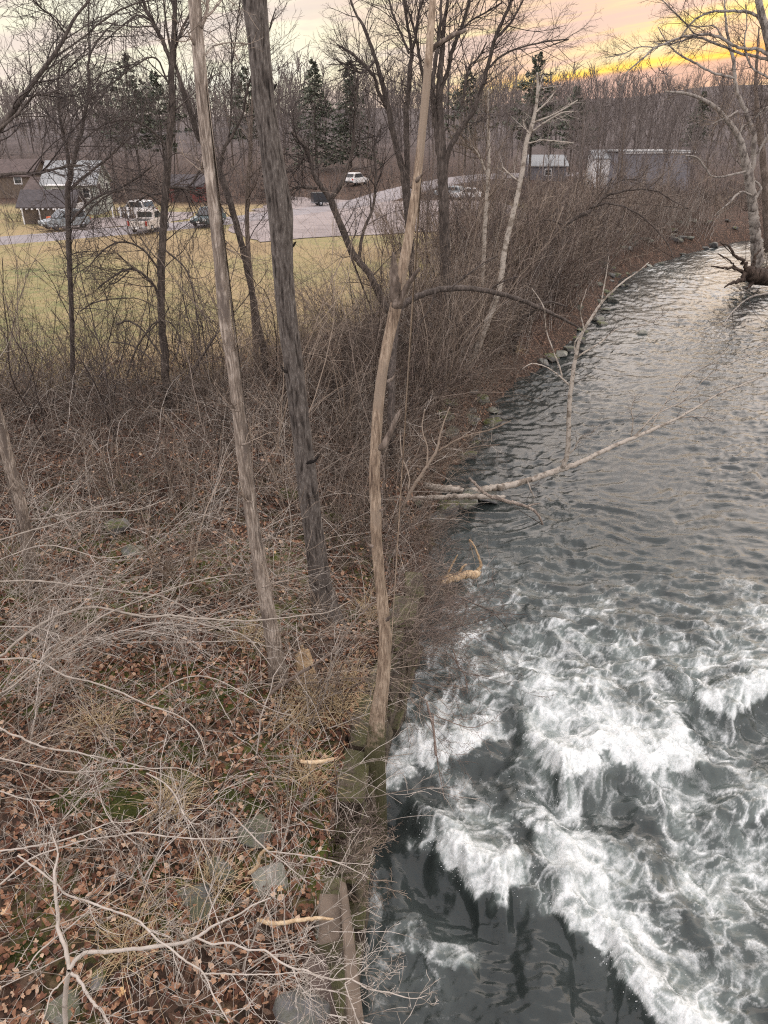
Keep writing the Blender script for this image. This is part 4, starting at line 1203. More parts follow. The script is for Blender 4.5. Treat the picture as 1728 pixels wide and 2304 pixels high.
near_tree('bare_tree', 'second grey trunk close behind the pale sycamore at the right edge', 'tree', limb([(1728, 560, 18), (1724, 470, 16), (1716, 353, 14), (1706, 265, 11), (1700, 200, 8), (1703, 130, 6), (1708, 60, 3)], Y=(66, 66), drop=(at_y(1728, 575, 66)[0], 66, 0.8), n=50), [], M['bark_brown'], TWF, M['twig_brown'], 8)

# --- O: the birch that fell over the water, its one limb growing upright
YO = 19.6
o_main = limb([(955, 1092, 22), (985, 1097, 24), (1012, 1100, 24), (1051, 1106, 24), (1093, 1101, 24), (1125, 1096, 25), (1156, 1090, 23), (1201, 1077, 20), (1247, 1061, 21), (1292, 1046, 18), (1337, 1025, 16), (1394, 998, 14), (1452, 974, 12), (1520, 943, 9), (1570, 915, 7), (1614, 888, 6), (1680, 862, 5), (1740, 838, 4)], Y=(YO, YO + 2.6), n=170, jit=0.10)
o_up = limb([(1266, 1052, 18), (1274, 1030, 17), (1279, 993, 17), (1281, 915, 16), (1288, 852, 15), (1296, 800, 13), (1309, 753, 11), (1333, 711, 10), (1359, 675, 8), (1400, 636, 6), (1437, 610, 4), (1460, 590, 2)], Y=(YO + 0.9, YO + 1.1), n=80, jit=0.06)
near_tree('fallen_birch', 'white birch fallen from the bank across the water, one limb growing straight up', 'tree', o_main,
          [o_up, limb([(1281, 868, 7), (1272, 858, 7), (1260, 847, 6), (1229, 826, 5), (1197, 818, 4), (1175, 830, 2)], Y=(YO + 1, YO + .5)), limb([(1264, 850, 6), (1262, 836, 6), (1247, 795, 5), (1229, 743, 4), (1223, 691, 4), (1197, 649, 2)], Y=(YO + 1, YO + 1.3)), limb([(1297, 806, 6), (1315, 792, 6), (1354, 769, 5), (1385, 743, 4), (1463, 727, 3), (1510, 696, 2)], Y=(YO + 1, YO + 1.5)), limb([(1352, 685, 5), (1357, 655, 5), (1364, 618, 4), (1369, 576, 2)], Y=(YO + 1, YO + 1)), limb([(1294, 800, 5), (1294, 770, 5), (1312, 743, 5), (1306, 700, 4), (1320, 650, 2)], Y=(YO + 1, YO + .6)),
           limb([(1420, 986, 6), (1436, 974, 6), (1479, 930, 5), (1536, 904, 4), (1593, 847, 4), (1676, 800, 3), (1740, 762, 2)], Y=(YO + 2, YO + 3)), limb([(1450, 974, 5), (1466, 958, 5), (1505, 894, 4), (1536, 852, 4), (1604, 816, 3), (1640, 780, 2)], Y=(YO + 2, YO + 2.6)), limb([(1520, 943, 5), (1550, 938, 5), (1583, 938, 4), (1630, 948, 2)], Y=(YO + 2.3, YO + 2)), limb([(1420, 985, 5), (1424, 950, 4), (1421, 920, 3), (1430, 890, 2)], Y=(YO + 2, YO + 2)), limb([(1260, 1040, 5), (1290, 1012, 5), (1305, 985, 4), (1330, 975, 3), (1350, 955, 2)], Y=(YO + 1, YO + .6)), limb([(1186, 1081, 6), (1195, 1105, 5), (1203, 1120, 3)], Y=(YO + .6, YO + .4))],
          M['bark_birch'], [dict(k=8, L=0.9, rmax=0.009, n=8, lift=0.3, rmin=0.005), dict(k=4, n=5, rmin=0.004)], M['twig_dark'], 16, strip_disp(0.012, 91), trunk_from=0.45, thick=0.64)


def log(name, label, cat, PR, mat, sides=12, twigs=None, extra=()):
    P, r = PR
    o = P[0].copy()
    root = thing(name, label, cat, o)
    tb = Tubes()
    tb.add(P, r, sides, disp=strip_disp(0.01, 17) if sides > 9 else None, cap=True)
    link('trunk', tb.mesh('trunk', mat, o), root)
    for P2, r2 in extra:
        tb = Tubes()
        tb.add(P2, r2, 7, cap=True)
        link('branch', tb.mesh('branch', mat, o), root)
    return root


log('fallen_log', 'thin grey log lying just below the fallen birch at the waterline', 'log', limb([(900, 1126, 11), (936, 1122, 12), (1020, 1117, 11), (1081, 1117, 12), (1138, 1119, 8)], Y=(18.9, 18.9), n=40), M['bark_birch'])
log('driftwood_branch', 'bent bare stick reaching from under the fallen birch down to the water', 'branch', limb([(1055, 1075, 6), (1075, 1095, 7), (1093, 1112, 7), (1120, 1122, 8), (1141, 1128, 9), (1165, 1134, 8), (1189, 1141, 7), (1210, 1158, 6), (1222, 1181, 4)], Y=(18.8, 18.0), n=40), M['bark_tan'], 8, extra=[limb([(1180, 1140, 5), (1198, 1136, 4), (1215, 1132, 2)], Y=(18.2, 18.2))])
log('driftwood_log', 'short yellow brown log stranded at the water edge with an upright stick', 'log', limb([(988, 1311, 17), (1005, 1304, 18), (1030, 1297, 18), (1050, 1293, 19), (1068, 1293, 18), (1077, 1287, 15)], z=(0.34, 0.22), n=40), M['log_wood'], 16, extra=[limb([(1074, 1284, 9), (1082, 1272, 7), (1078, 1256, 5), (1068, 1230, 4), (1056, 1214, 4)], Y=(15.6, 15.6), n=20), limb([(1006, 1298, 6), (1012, 1280, 5), (1024, 1258, 4), (1030, 1248, 2)], Y=(15.4, 15.4)), limb([(1034, 1292, 6), (1040, 1276, 5), (1050, 1270, 3)], Y=(15.4, 15.4))])
log('driftwood_branch', 'pale stick lying on the leaves near the furrowed trunk, left of the snag', 'branch', limb([(676, 1712, 8), (700, 1716, 10), (725, 1713, 9), (752, 1708, 7)], z=(2.25, 2.25), n=24), M['log_wood'], 8)
log('driftwood_branch', 'long pale stick lying over the broken wall at the bottom', 'branch', limb([(578, 2070, 9), (620, 2078, 10), (660, 2072, 9), (710, 2066, 8), (750, 2068, 5)], z=(2.45, 2.35), n=30), M['log_wood'], 8)
log('driftwood_branch', 'curled pale root sticking up beside the grey slab', 'branch', limb([(560, 1965, 9), (578, 1950, 9), (585, 1925, 8), (598, 1912, 7), (612, 1908, 4)], z=(2.3, 2.8), n=30), M['log_wood'], 8)

# root mass washed up at the right edge
rp = np.array([(29.3, 53.5, -0.2)])[0]
rw = thing('uprooted_stump', 'dark root mass of a washed up stump in the shallows at the right edge', 'stump', rp)
tb = Tubes()
tb.add(*limb([(1790, 625, 34), (1740, 626, 34), (1708, 622, 36), (1690, 616, 34), (1682, 612, 26)], Y=(53.5, 52.5), n=40, jit=0.1), 12, disp=strip_disp(0.05, 12), cap=True)
link('trunk', tb.mesh('trunk', M['wet_wood'], rp), rw)
for pts, Y in [([(1690, 612, 24), (1670, 625, 16), (1655, 634, 12), (1640, 640, 7), (1630, 648, 4)], (52.6, 51.5)), ([(1684, 610, 18), (1672, 590, 12), (1655, 575, 10), (1640, 555, 8), (1620, 545, 4)], (52.6, 52.8)), ([(1686, 606, 14), (1697, 592, 11), (1700, 575, 8), (1712, 560, 4)], (52.6, 53)), ([(1684, 618, 16), (1660, 606, 10), (1630, 603, 7), (1600, 598, 4)], (52.6, 52)), ([(1700, 630, 14), (1690, 640, 10), (1678, 650, 6)], (52.8, 51.5)), ([(1660, 606, 7), (1640, 585, 5), (1615, 570, 3)], (52.6, 53))]:
    tb = Tubes()
    Pq, rq = limb(pts, Y=Y, n=18, jit=0.3)
    tb.add(Pq, rq * 0.7, 6, cap=True)
    link('root', tb.mesh('root', M['wet_wood'], rp), rw)

# broken stump between the two big trunks
sp = ground(690, 1535)
st = thing('tree_stump', 'splintered yellowish stump between the pale trunk and the furrowed trunk', 'stump', sp)
P, r = np.array([(0, 0, -0.3), (0, 0, 0.05), (0.0, 0, 0.25), (-0.02, 0.02, 0.45), (-0.04, 0.02, 0.62), (-0.05, 0.03, 0.75)]), np.array([0.24, 0.19, 0.15, 0.14, 0.13, 0.11])
q = spline(np.column_stack([P, r]), 40)
tb = Tubes()


def jag(rad, th, L, P):
    b, n, S = rad.shape
    k = perlin(np.repeat((th / (2 * math.pi) * 7)[None, None], b, 0).repeat(n, 1), np.zeros(rad.shape) + 0.3, 5, 7)
    top = np.repeat((np.arange(n) / n)[None, :, None], b, 0)
    return rad * (1 + 0.18 * k) * np.where(top > 0.80 + 0.28 * k, 0.25, 1.0), np.clip(0.5 + k, 0, 1)


tb.add(q[:, :3], q[:, 3], 24, disp=jag, cap=True)
link('trunk', tb.mesh('trunk', M['log_wood']), st)

# pale forked sapling leaning over the shore by the fallen birch
YS = 16.5
near_tree('young_tree', 'pale forked sapling leaning over the shore below the fallen birch', 'tree', limb([(866, 1222, 13), (884, 1185, 12), (902, 1150, 12), (918, 1116, 12), (954, 1058, 11), (981, 1016, 9), (990, 980, 6), (999, 950, 5), (1012, 915, 3)], Y=(YS, YS), drop=(at_y(862, 1230, YS)[0], YS, 0.9), n=50),
          [limb([(982, 1016, 7), (1010, 1000, 6), (1036, 986, 6), (1075, 974, 5), (1111, 965, 4), (1150, 946, 2)], Y=(YS, YS)), limb([(972, 1030, 6), (1010, 1014, 5), (1045, 1010, 5), (1080, 1004, 4), (1125, 1000, 2)], Y=(YS, YS + .4)), limb([(960, 1050, 6), (962, 1010, 5), (950, 965, 4), (955, 920, 2)], Y=(YS, YS)), limb([(918, 1116, 6), (920, 1070, 5), (905, 1030, 4), (900, 980, 2)], Y=(YS, YS))], M['twig_tan'], TWS, M['twig_pale'], 8, trunk_from=0.4, thick=0.68)

# ================================================================== the old wall along the water, stone by stone
def rock_mesh(name, mat, seed, flat=0.5, n=16, ragged=0.12):
    rs = np.random.default_rng(seed)
    bm = bmesh.new()
    for i in range(n):
        v = unit(rs.normal(size=3))
        v = np.sign(v) * np.abs(v) ** 0.55
        bm.verts.new((v[0] * 0.5, v[1] * 0.5 * 0.8, v[2] * 0.5 * flat))
    bmesh.ops.convex_hull(bm, input=bm.verts[:])
    loose = [v for v in bm.verts if not v.link_faces]
    bmesh.ops.delete(bm, geom=loose, context='VERTS')
    bmesh.ops.bevel(bm, geom=bm.edges[:], offset=0.03, segments=1, affect='EDGES', profile=0.5)
    return bm_mesh(name, bm, mat, False)


def block_mesh(name, L, D, H, mat, seed):
    rs = np.random.default_rng(seed)
    bm = bmesh.new()
    bmesh.ops.create_cube(bm, size=1)
    for v in bm.verts:
        v.co = Vector((v.co.x * D, v.co.y * L, v.co.z * H)) + Vector(rs.normal(size=3) * np.array([0.03, 0.03, 0.02]))
    bmesh.ops.bevel(bm, geom=bm.edges[:], offset=0.025, segments=1, affect='EDGES')
    bmesh.ops.subdivide_edges(bm, edges=bm.edges[:], cuts=2, use_grid_fill=True)
    for v in bm.verts:
        k = v.co * 5
        v.co += Vector((perlin(k.y + seed, k.z), perlin(k.x + seed, k.z + 3), perlin(k.x, k.y + seed))) * 0.022
    return bm_mesh(name, bm, mat, False)


wall = thing('stone_wall', 'old broken stone wall holding the bank at the water edge, mossy', 'wall', (_sm(SHORE, 7.0) - 0.1, 7.0, 0))
bseed = 0
for course in range(5):
    zc = -0.28 + course * 0.44
    y = 3.2 + 0.3 * (course % 2)
    while y < 12.6:
        L = rng.uniform(0.55, 1.25)
        if course == 4 and (5.6 < y < 6.3 or rng.random() < 0.28):
            y += L
            continue
        if course == 3 and rng.random() < 0.08:
            y += L
            continue
        D = rng.uniform(0.34, 0.48)
        sx = float(_sm(SHORE, np.array([y + L / 2]))[0])
        sx2 = float(_sm(SHORE, np.array([y + L / 2 + .4]))[0])
        me = block_mesh('block', L - 0.06, D, 0.40, M['wall_stone'], bseed)
        o = link('block', me, wall, (sx - 0.16 - 0.035 * course + rng.normal() * 0.03 - wall.location.x, y + L / 2 - wall.location.y, zc + rng.normal() * 0.012), (rng.normal() * 0.05, rng.normal() * 0.04, -math.atan((sx2 - sx) / .4) + rng.normal() * 0.10))
        bseed += 1
        y += L

# weathered boards that shored up the wall
for i, (px0, py0, px1, py1, w, z0, z1, lab) in enumerate([(772, 1985, 798, 2310, 0.13, 2.1, 1.9, 'long weathered plank along the top of the broken wall'), (700, 2150, 745, 2330, 0.26, 1.95, 1.75, 'short rust brown board leaning in the gap of the wall'), (745, 2010, 742, 2120, 0.24, 2.0, 1.98, 'dark brown board lying behind the long weathered plank')]):
    a, c = at_z(px0, py0, z0), at_z(px1, py1, z1)
    L = np.linalg.norm(c - a)
    me = block_mesh('plank', L, w, 0.06, M['weathered_wood'] if i != 1 else M['dark_wood'], 500 + i)
    d = c - a
    o = link('plank', me, None, tuple((a + c) / 2), (math.asin(d[2] / L), 0, math.atan2(-d[0], d[1])))
    tag(o, lab, 'plank', 'boards at the wall')

# ================================================================== loose rocks
ROCK = {}
for k, mt in enumerate(['stone_grey', 'stone_pale', 'stone_moss', 'stone_dark']):
    ROCK[mt] = [rock_mesh('rock', M[mt], 40 + k * 10 + i, flat=(0.35 if i < 3 else 0.6)) for i in range(5)]


def rock(label, px, py, size, mt, var=0, lift=0.0, tilt=(0, 0), rz=None, z=None, group=None, flatten=1.0):
    p = ground(px, py) if z is None else at_z(px, py, z)
    o = link('rock', ROCK[mt][var], None, (p[0], p[1], p[2] + lift), (tilt[0], tilt[1], rng.uniform(0, 6.28) if rz is None else rz), (size, size, size * flatten))
    return tag(o, label, 'rock', group)


rock('pale flat slab lying beside the curled root at the bottom of the bank', 610, 1985, 0.50, 'stone_pale', 0, 0.03, (0.45, 0.15), 0.4)
rock('grey slab under the twigs above the pale flat slab', 575, 1880, 0.55, 'stone_grey', 1, 0.04, (0.35, 0.1), 1.0)
rock('greenish grey slab half buried left of the pale flat slab', 430, 2040, 0.6, 'stone_grey', 2, -0.02, (0.4, -0.1), 0.2)
rock('grey slab left of the curled root', 500, 1955, 0.5, 'stone_grey', 0, 0.04, (0.3, 0.2), 2.2)
rock('dark flat stone in the gap of the broken wall at the very bottom', 680, 2285, 0.6, 'stone_dark', 1, 0.1, (0.1, 0.1), 0.5)
rock('yellowish split stone beside the long plank', 715, 2105, 0.36, 'stone_pale', 3, 0.05, (0.3, 0.1), 0.6)
rock('buried grey stone near the bottom left corner', 145, 2275, 0.4, 'stone_grey', 4, 0.0, (0.2, 0.3), 0.9)
rock('small round greenish stone right of the thick arching shrub stem', 222, 2212, 0.24, 'stone_moss', 3, 0.03)
rock('mossy boulder in the leaves left of the pale trunk, far up the bank', 265, 1195, 0.6, 'stone_moss', 3, 0.08, (0.2, 0.1), 0.7)
rock('grey slab just below the far mossy boulder', 300, 1245, 0.55, 'stone_grey', 1, 0.03, (0.2, 0.1), 0.2)
rock('tilted blue grey slate at the waterline under the fallen birch', 1050, 1140, 0.72, 'stone_grey', 2, 0.16, (0.5, -0.35), 0.7, 0.25)
rock('moss covered boulder under the thin grey log', 1008, 1152, 0.75, 'stone_moss', 4, 0.10, (0, 0), 0.2, 0.2)
rock('dark wet stone below the moss covered boulder', 985, 1172, 0.6, 'stone_dark', 3, 0.05, (0, 0), 0.9, 0.1)
rock('flat dark slab just right of the tilted slate', 1096, 1128, 0.8, 'stone_dark', 0, 0.1, (0.1, -0.1), 0.3, 0.1)
rock('dark stone with a white edge behind the tilted slate', 1060, 1122, 0.5, 'stone_dark', 1, 0.18, (0.2, 0.1), 0.3, 0.3)
rock('pale stone on the shore where the fallen birch begins', 940, 1140, 0.5, 'stone_grey', 3, 0.1)
rock('white wet boulder breaking the water off the left bank in the middle distance', 1440, 752, 0.8, 'stone_pale', 3, 0.02, (0, 0), 0.4, 0.0)
for i, (px, py, s, mt, lab) in enumerate([(1240, 808, 0.9, 'stone_moss', 'mossy shore stone nearest the foot of the curved trunk'), (1262, 800, 0.8, 'stone_pale', 'pale shore stone right of the mossy one'), (1282, 788, 0.7, 'stone_grey', 'grey shore stone behind the upright birch limb'), (1222, 820, 0.7, 'stone_dark', 'dark wet shore stone below the mossy one'), (1300, 770, 0.8, 'stone_moss', 'green topped stone on the point of the shore'), (1310, 792, 0.6, 'stone_dark', 'dark stone standing in the water off the point'),
                                          (1345, 720, 0.8, 'stone_pale', 'pale stone on the shore where the long limb comes down'), (1362, 700, 0.6, 'stone_grey', 'small grey stone just beyond the end of the long limb')]):
    rock(lab, px, py, s, mt, i % 5, 0.08, (0, 0), None, 0.12)
# stones along the waterline and on the stony beach of the bend
HUE = {'stone_grey': 'grey', 'stone_dark': 'dark wet', 'stone_moss': 'moss grown', 'stone_pale': 'pale'}
zones = [('at the foot of the undercut bank', 18, 30, 14, ['just beyond the fallen birch', 'before the curved trunk']), ('along the straight reach below the thicket', 38, 60, 26, ['nearest the curved trunk', 'midway to the bend', 'close to the bend']), ('on the stony beach of the river bend', 62, 84, 34, ['at the left end', 'in the middle', 'towards the sycamore'])]
for lab, y0, y1, n, where in zones:
    for i in range(n):
        y = rng.uniform(y0, y1)
        off = rng.normal(-0.5, 0.6) if y < 62 else rng.uniform(-7, 0.2)
        x = float(_sm(SHORE, np.array([y]))[0]) + off
        mt = ['stone_grey', 'stone_dark', 'stone_moss', 'stone_pale'][rng.integers(0, 4 if y > 60 else 3)]
        s = rng.uniform(0.35, 0.9) * (1 if y < 60 else 1.5)
        v = int(rng.integers(0, 5))
        o = link('rock', ROCK[mt][v], None, (x, y, max(0.0, hz(x, y)) + 0.05), (rng.normal() * 0.2, rng.normal() * 0.2, rng.uniform(0, 6.28)), (s, s, s * 0.8))
        size = 'big' if s > (0.7 if y < 60 else 1.05) else 'small' if s < (0.5 if y < 60 else 0.75) else 'middling'
        wp = where[min(len(where) - 1, int((y - y0) / (y1 - y0) * len(where)))]
        side = 'in the water' if off > -0.35 else 'up the bank'
        tag(o, '%s %s %s stone %s %s, %s' % (size, HUE[mt], 'flat' if v < 3 else 'blocky', {'at the foot of the undercut bank': 'under the bank', 'along the straight reach below the thicket': 'below the thicket', 'on the stony beach of the river bend': 'on the beach'}[lab], wp, side), 'rock', 'stones ' + lab)

# ================================================================== moss cushions
def moss_mesh(seed):
    rs = np.random.default_rng(seed)
    a = np.linspace(0, 2 * math.pi, 25)[:-1]
    rr = np.linspace(0, 1, 9)
    Rr, Aa = np.meshgrid(rr, a, indexing='ij')
    e = 1 + 0.35 * perlin(np.cos(Aa) * 1.3 + seed, np.sin(Aa) * 1.3)
    X, Y = Rr * np.cos(Aa) * e, Rr * np.sin(Aa) * e
    Z = 0.42 * np.sqrt(np.clip(1 - Rr ** 2, 0, 1)) + 0.16 * perlin(X * 4 + seed, Y * 4) + 0.07 * perlin(X * 11, Y * 11) - 0.12
    n, m = X.shape
    i = np.arange(n - 1)[:, None] * m
    j = np.arange(m)[None]
    k = (j + 1) % m
    F = np.stack([i + j, i + m + j, i + m + k, i + k], -1).reshape(-1, 4)
    return mesh_from('moss_cushion', np.stack([X, Y, Z], -1).reshape(-1, 3), [F], M['moss'])


for i, (px, py, s, lab) in enumerate([(425, 1500, 0.30, 'bright green moss cushion among the leaves left of the pale trunk'), (280, 1810, 0.42, 'dark green moss cushion under the twigs at lower left'), (60, 2150, 0.26, 'yellow green moss cushion near the bottom left corner'), (640, 1560, 0.20, 'moss at the foot of the pale trunk'), (500, 1800, 0.30, 'moss patch left of the pale stick on the leaves'), (400, 1690, 0.30, 'low moss patch in the middle of the leafy bank'),
                                      (780, 1530, 0.22, 'moss patch between the stump and the snag'), (760, 1395, 0.22, 'moss beside the foot of the furrowed trunk'), (330, 1330, 0.25, 'moss patch on the leaf litter above the long pale twigs'), (640, 1110, 0.4, 'moss hump in the brambles behind the pale trunk'), (735, 1165, 0.4, 'moss hump in the dark hollow behind the furrowed trunk'), (190, 1385, 0.3, 'moss patch at the left among the leaves'), (480, 1560, 0.34, 'moss mound left of the stump on the leaves'), (150, 1800, 0.34, 'moss mound at the left above the dark moss cushion'), (560, 1820, 0.3, 'moss mound beside the upper grey slab'), (330, 1960, 0.3, 'moss mound left of the greenish slab'), (690, 1900, 0.26, 'moss mound at the back of the broken wall'), (90, 1600, 0.3, 'moss patch by the left edge under the pale shoots')]):
    p = ground(px, py)
    tag(link('moss_cushion', moss_mesh(i * 3), None, (p[0], p[1], p[2] - 0.01), (0, 0, 0), (s, s * 0.8, s * 0.7)), lab, 'moss')

# ================================================================== shrubs and brambles
def shrub_parts(roots, dirs, L, r, spec, n=11, wob=0.11, up=-0.02, rs=None):
    P, rr = grow(roots, dirs, L, r, np.maximum(r * 0.35, 0.003), n, wob, up, rs)
    stems = []
    for k in range(len(P)):
        sb = Tubes()
        sb.add(P[k], rr[k], 5)
        stems.append(sb)
    tw = Tubes()
    lev = (P, rr)
    for s in spec:
        st, dr, l2, r0 = spawn(lev[0], lev[1], s['k'], s.get('t0', 0.2), 0.98, s.get('ang', (0.7, 0.25)), s.get('lf', (0.3, 0.6)), s.get('rf', 0.6), s.get('rmin', 0.003), s.get('taper', 0.4), s.get('L'), rs, s.get('lift', 0))
        lev = grow(st, dr, l2, r0, np.maximum(r0 * 0.4, 0.0022), s.get('n', 7), s.get('wob', 0.14), s.get('up', 0.0), rs)
        tw.add(lev[0], lev[1], 3)
    return stems, tw


def shrub(name, label, cat, p, nst, L, r, lean, spec, mat, spread=0.6, up=-0.02, group=None, wob=0.11, n=11):
    root = thing(name, label, cat, p, group)
    base = np.array(p)[None] + np.column_stack([rng.normal(size=(nst, 2)) * 0.07, np.full(nst, -0.1)])
    d = np.array(lean)[None] + rng.normal(size=(nst, 3)) * spread
    d[:, 2] = np.abs(d[:, 2]) + 0.35
    stems, tw = shrub_parts(base, d, rng.uniform(L[0], L[1], nst), rng.uniform(r[0], r[1], nst), spec, n, wob, up)
    for sb in stems:
        link('stem', sb.mesh('stem', mat, p), root)
    link('crown', tw.mesh('crown', mat, p), root)
    return root


SP = [dict(k=7, lf=(0.3, 0.7), n=8, up=0.0), dict(k=4, lf=(0.3, 0.6), n=6)]
SP3 = [dict(k=7, lf=(0.3, 0.7), n=8, up=0.0), dict(k=4, lf=(0.3, 0.6), n=6)]

# pale shrubs over the leaf litter, each by the place where it roots
PALE = [(60, 1420, 'pale shrub rooting below the leaning pale trunk at the left edge'), (170, 1560, 'pale shrub left in the middle of the leafy bank'), (60, 1700, 'pale shrub at the left edge below the middle'), (300, 1470, 'pale shrub in the leaves left of the bright moss'), (220, 1760, 'pale shrub just above the dark moss cushion'), (110, 1900, 'pale shrub above the thick arching stem at lower left'),
        (420, 1640, 'pale shrub below the bright moss cushion'), (350, 1900, 'pale shrub above the greenish slab'), (480, 1780, 'pale shrub in the leaves above the grey slabs'), (560, 1700, 'pale shrub in front of the foot of the pale trunk'), (270, 2080, 'pale shrub behind the thick arching stem'), (400, 2230, 'pale shrub at the bottom edge'), (60, 2080, 'pale shrub at the lower left edge by the yellow moss'),
        (520, 2190, 'pale shrub leaning to the wall at the bottom'), (640, 1820, 'pale shrub above the pale flat slab'), (540, 1330, 'pale shrub behind the pale trunk on the leaves'), (400, 1290, 'pale shrub high on the leafy bank'), (250, 1290, 'pale shrub under the grey slab at upper left'), (700, 1640, 'pale shrub by the straw tuft'), (620, 2240, 'thin shrub beside the gap of the wall')]
for i, (px, py, lab) in enumerate(PALE):
    p = ground(px, py)
    shrub('shrub', lab, 'shrub', tuple(p), int(rng.integers(4, 7)), (1.1, 2.4), (0.007, 0.014), (rng.uniform(-0.2, 0.7), rng.uniform(-0.3, 0.4), 0.5), SP3, M['twig_pale'] if i % 4 else M['twig_tan'], 0.6, -0.045)

# shrubs rooted beyond the left edge whose straight pale shoots reach far over the slope
for i, (x, y, lab) in enumerate([(-5.6, 7.6, 'lowest shrub at the left edge sending straight shoots over the leaves'), (-6.2, 9.0, 'second lowest shrub at the left edge with straight pale shoots'), (-6.6, 10.0, 'shrub with straight pale shoots at the left edge by the leaning trunk foot'), (-7.0, 11.0, 'shrub with long shoots just below the leaning pale trunk'), (-7.6, 12.2, 'shrub with long shoots just above the leaning pale trunk foot'), (-4.9, 10.4, 'shrub with straight shoots in the middle of the leaf litter'), (-4.0, 11.6, 'shrub with straight shoots left of the pale trunk foot'), (-3.0, 12.4, 'shrub with straight shoots behind the pale trunk foot'), (-5.4, 12.6, 'shrub with straight shoots at the upper edge of the leaf litter'), (-2.4, 9.4, 'shrub with straight shoots left of the splintered stump')]):
    shrub('shrub', lab, 'shrub', (x, y, hz(x, y)), 7, (1.8, 3.6), (0.007, 0.013), (1.0, -0.1, 0.42), [dict(k=9, lf=(0.25, 0.6), n=7, up=0.0, wob=0.07, ang=(0.6, 0.2)), dict(k=4, lf=(0.3, 0.6), n=5, wob=0.08)], M['twig_pale'] if i % 3 else M['twig_tan'], 0.35, -0.035, wob=0.05)

# bare sprays that hang over the water from the wall and the shore
OVER = [(10.2, 'dense red brown shrub overhanging the foam just above the snag foot', 1.9, 'twig_red'), (10.6, 'dense brown shrub bulging out over the foam right of the snag', 2.5, 'twig_brown'), (11.4, 'red brown shrub reaching farthest over the foam right of the snag', 2.6, 'twig_red'), (12.2, 'brown shrub overhanging the water beside the snag at mid height', 2.3, 'twig_brown'), (13.0, 'red brown shrub below the short yellow log', 2.0, 'twig_red'),
        (14.0, 'tan shrub on the edge left of the short yellow log', 1.7, 'twig_tan'), (15.0, 'tangled brown shrub on the shore behind the short yellow log', 1.6, 'twig_brown'), (16.6, 'brown shrub on the shore under the pale forked sapling', 1.5, 'twig_brown'), (7.0, 'thin brown spray on top of the mossy wall', 0.8, 'twig_brown'), (6.6, 'thin red brown spray above the long plank', 0.8, 'twig_red'), (6.2, 'low tan spray over the end of the wall', 0.9, 'twig_tan'), (20.5, 'tan shrub overhanging the water above the fallen birch', 1.9, 'twig_tan'), (22.5, 'brown shrub on the shore beyond the fallen birch', 2.0, 'twig_brown')]
OSP = [dict(k=8, lf=(0.3, 0.65), n=8, up=-0.01), dict(k=4, lf=(0.3, 0.6), n=6), dict(k=2, lf=(0.3, 0.6), n=4)]
for y, lab, L, mt in OVER:
    x = float(_sm(SHORE, np.array([y]))[0]) - (0.42 if y < 11 else 0.7)
    shrub('shrub', lab, 'shrub', (x, y, hz(x, y) if y > 11 else max(1.6, hz(x, y))), 9, (L * 0.6, L * 1.1), (0.005, 0.011), (0.9, 0.0, 0.3), OSP, M[mt], 0.5, -0.055)
for i, (px, py, lab) in enumerate([(760, 1600, 'tan shrub left of the foot of the snag'), (780, 1460, 'tangle of twigs behind the snag over the moss'), (770, 1280, 'dense brown shrub between the furrowed trunk and the snag'), (900, 1090, 'brown shrub right of the snag above the fallen birch'), (740, 1080, 'brown shrub right behind the furrowed trunk')]):
    p = ground(px, py)
    shrub('shrub', lab, 'shrub', tuple(p), 9, (0.9, 1.9), (0.006, 0.011), (0.3, -0.1, 0.5), SP3, M['twig_tan'] if i % 2 else M['twig_brown'], 0.6, -0.05)

# dark shrubs and saplings at the field edge
for i, (px, py, h, lab) in enumerate([(60, 850, 3.2, 'dark sapling at the field edge near the left border'), (105, 830, 2.6, 'dark sapling left of the Y forked tree'), (215, 835, 3.0, 'dark sapling right of the Y forked tree'), (265, 815, 2.8, 'spreading dark shrub before the yellow grass'), (320, 820, 2.4, 'looping dark shrub beside the upright dark tree'), (420, 830, 3.0, 'dark sapling between the upright tree and the pale trunk'), (455, 800, 3.4, 'slanting dark sapling just left of the pale trunk'), (610, 800, 3.0, 'dark sapling between the two big trunks at the field edge'), (695, 800, 3.4, 'dark sapling right of the furrowed trunk'), (730, 830, 3.6, 'crooked dark sapling before the gravel lot'), (770, 850, 3.2, 'dark shrub left of the curving snag'), (815, 830, 3.0, 'dark shrub close behind the curving snag'), (20, 800, 3.4, 'dark sapling cut by the left border'), (160, 800, 2.2, 'low dark shrub at the foot of the Y forked tree')]):
    p = ground(px, py)
    shrub('shrub', lab, 'shrub', tuple(p), 4, (h * 0.7, h * 1.1), (0.012, 0.022), (0, 0, 1.2), [dict(k=8, lf=(0.35, 0.7), n=8, up=0.01), dict(k=5, lf=(0.3, 0.6), n=6)], M['twig_dark'] if i % 3 else M['twig_brown'], 0.42, -0.01, wob=0.13)

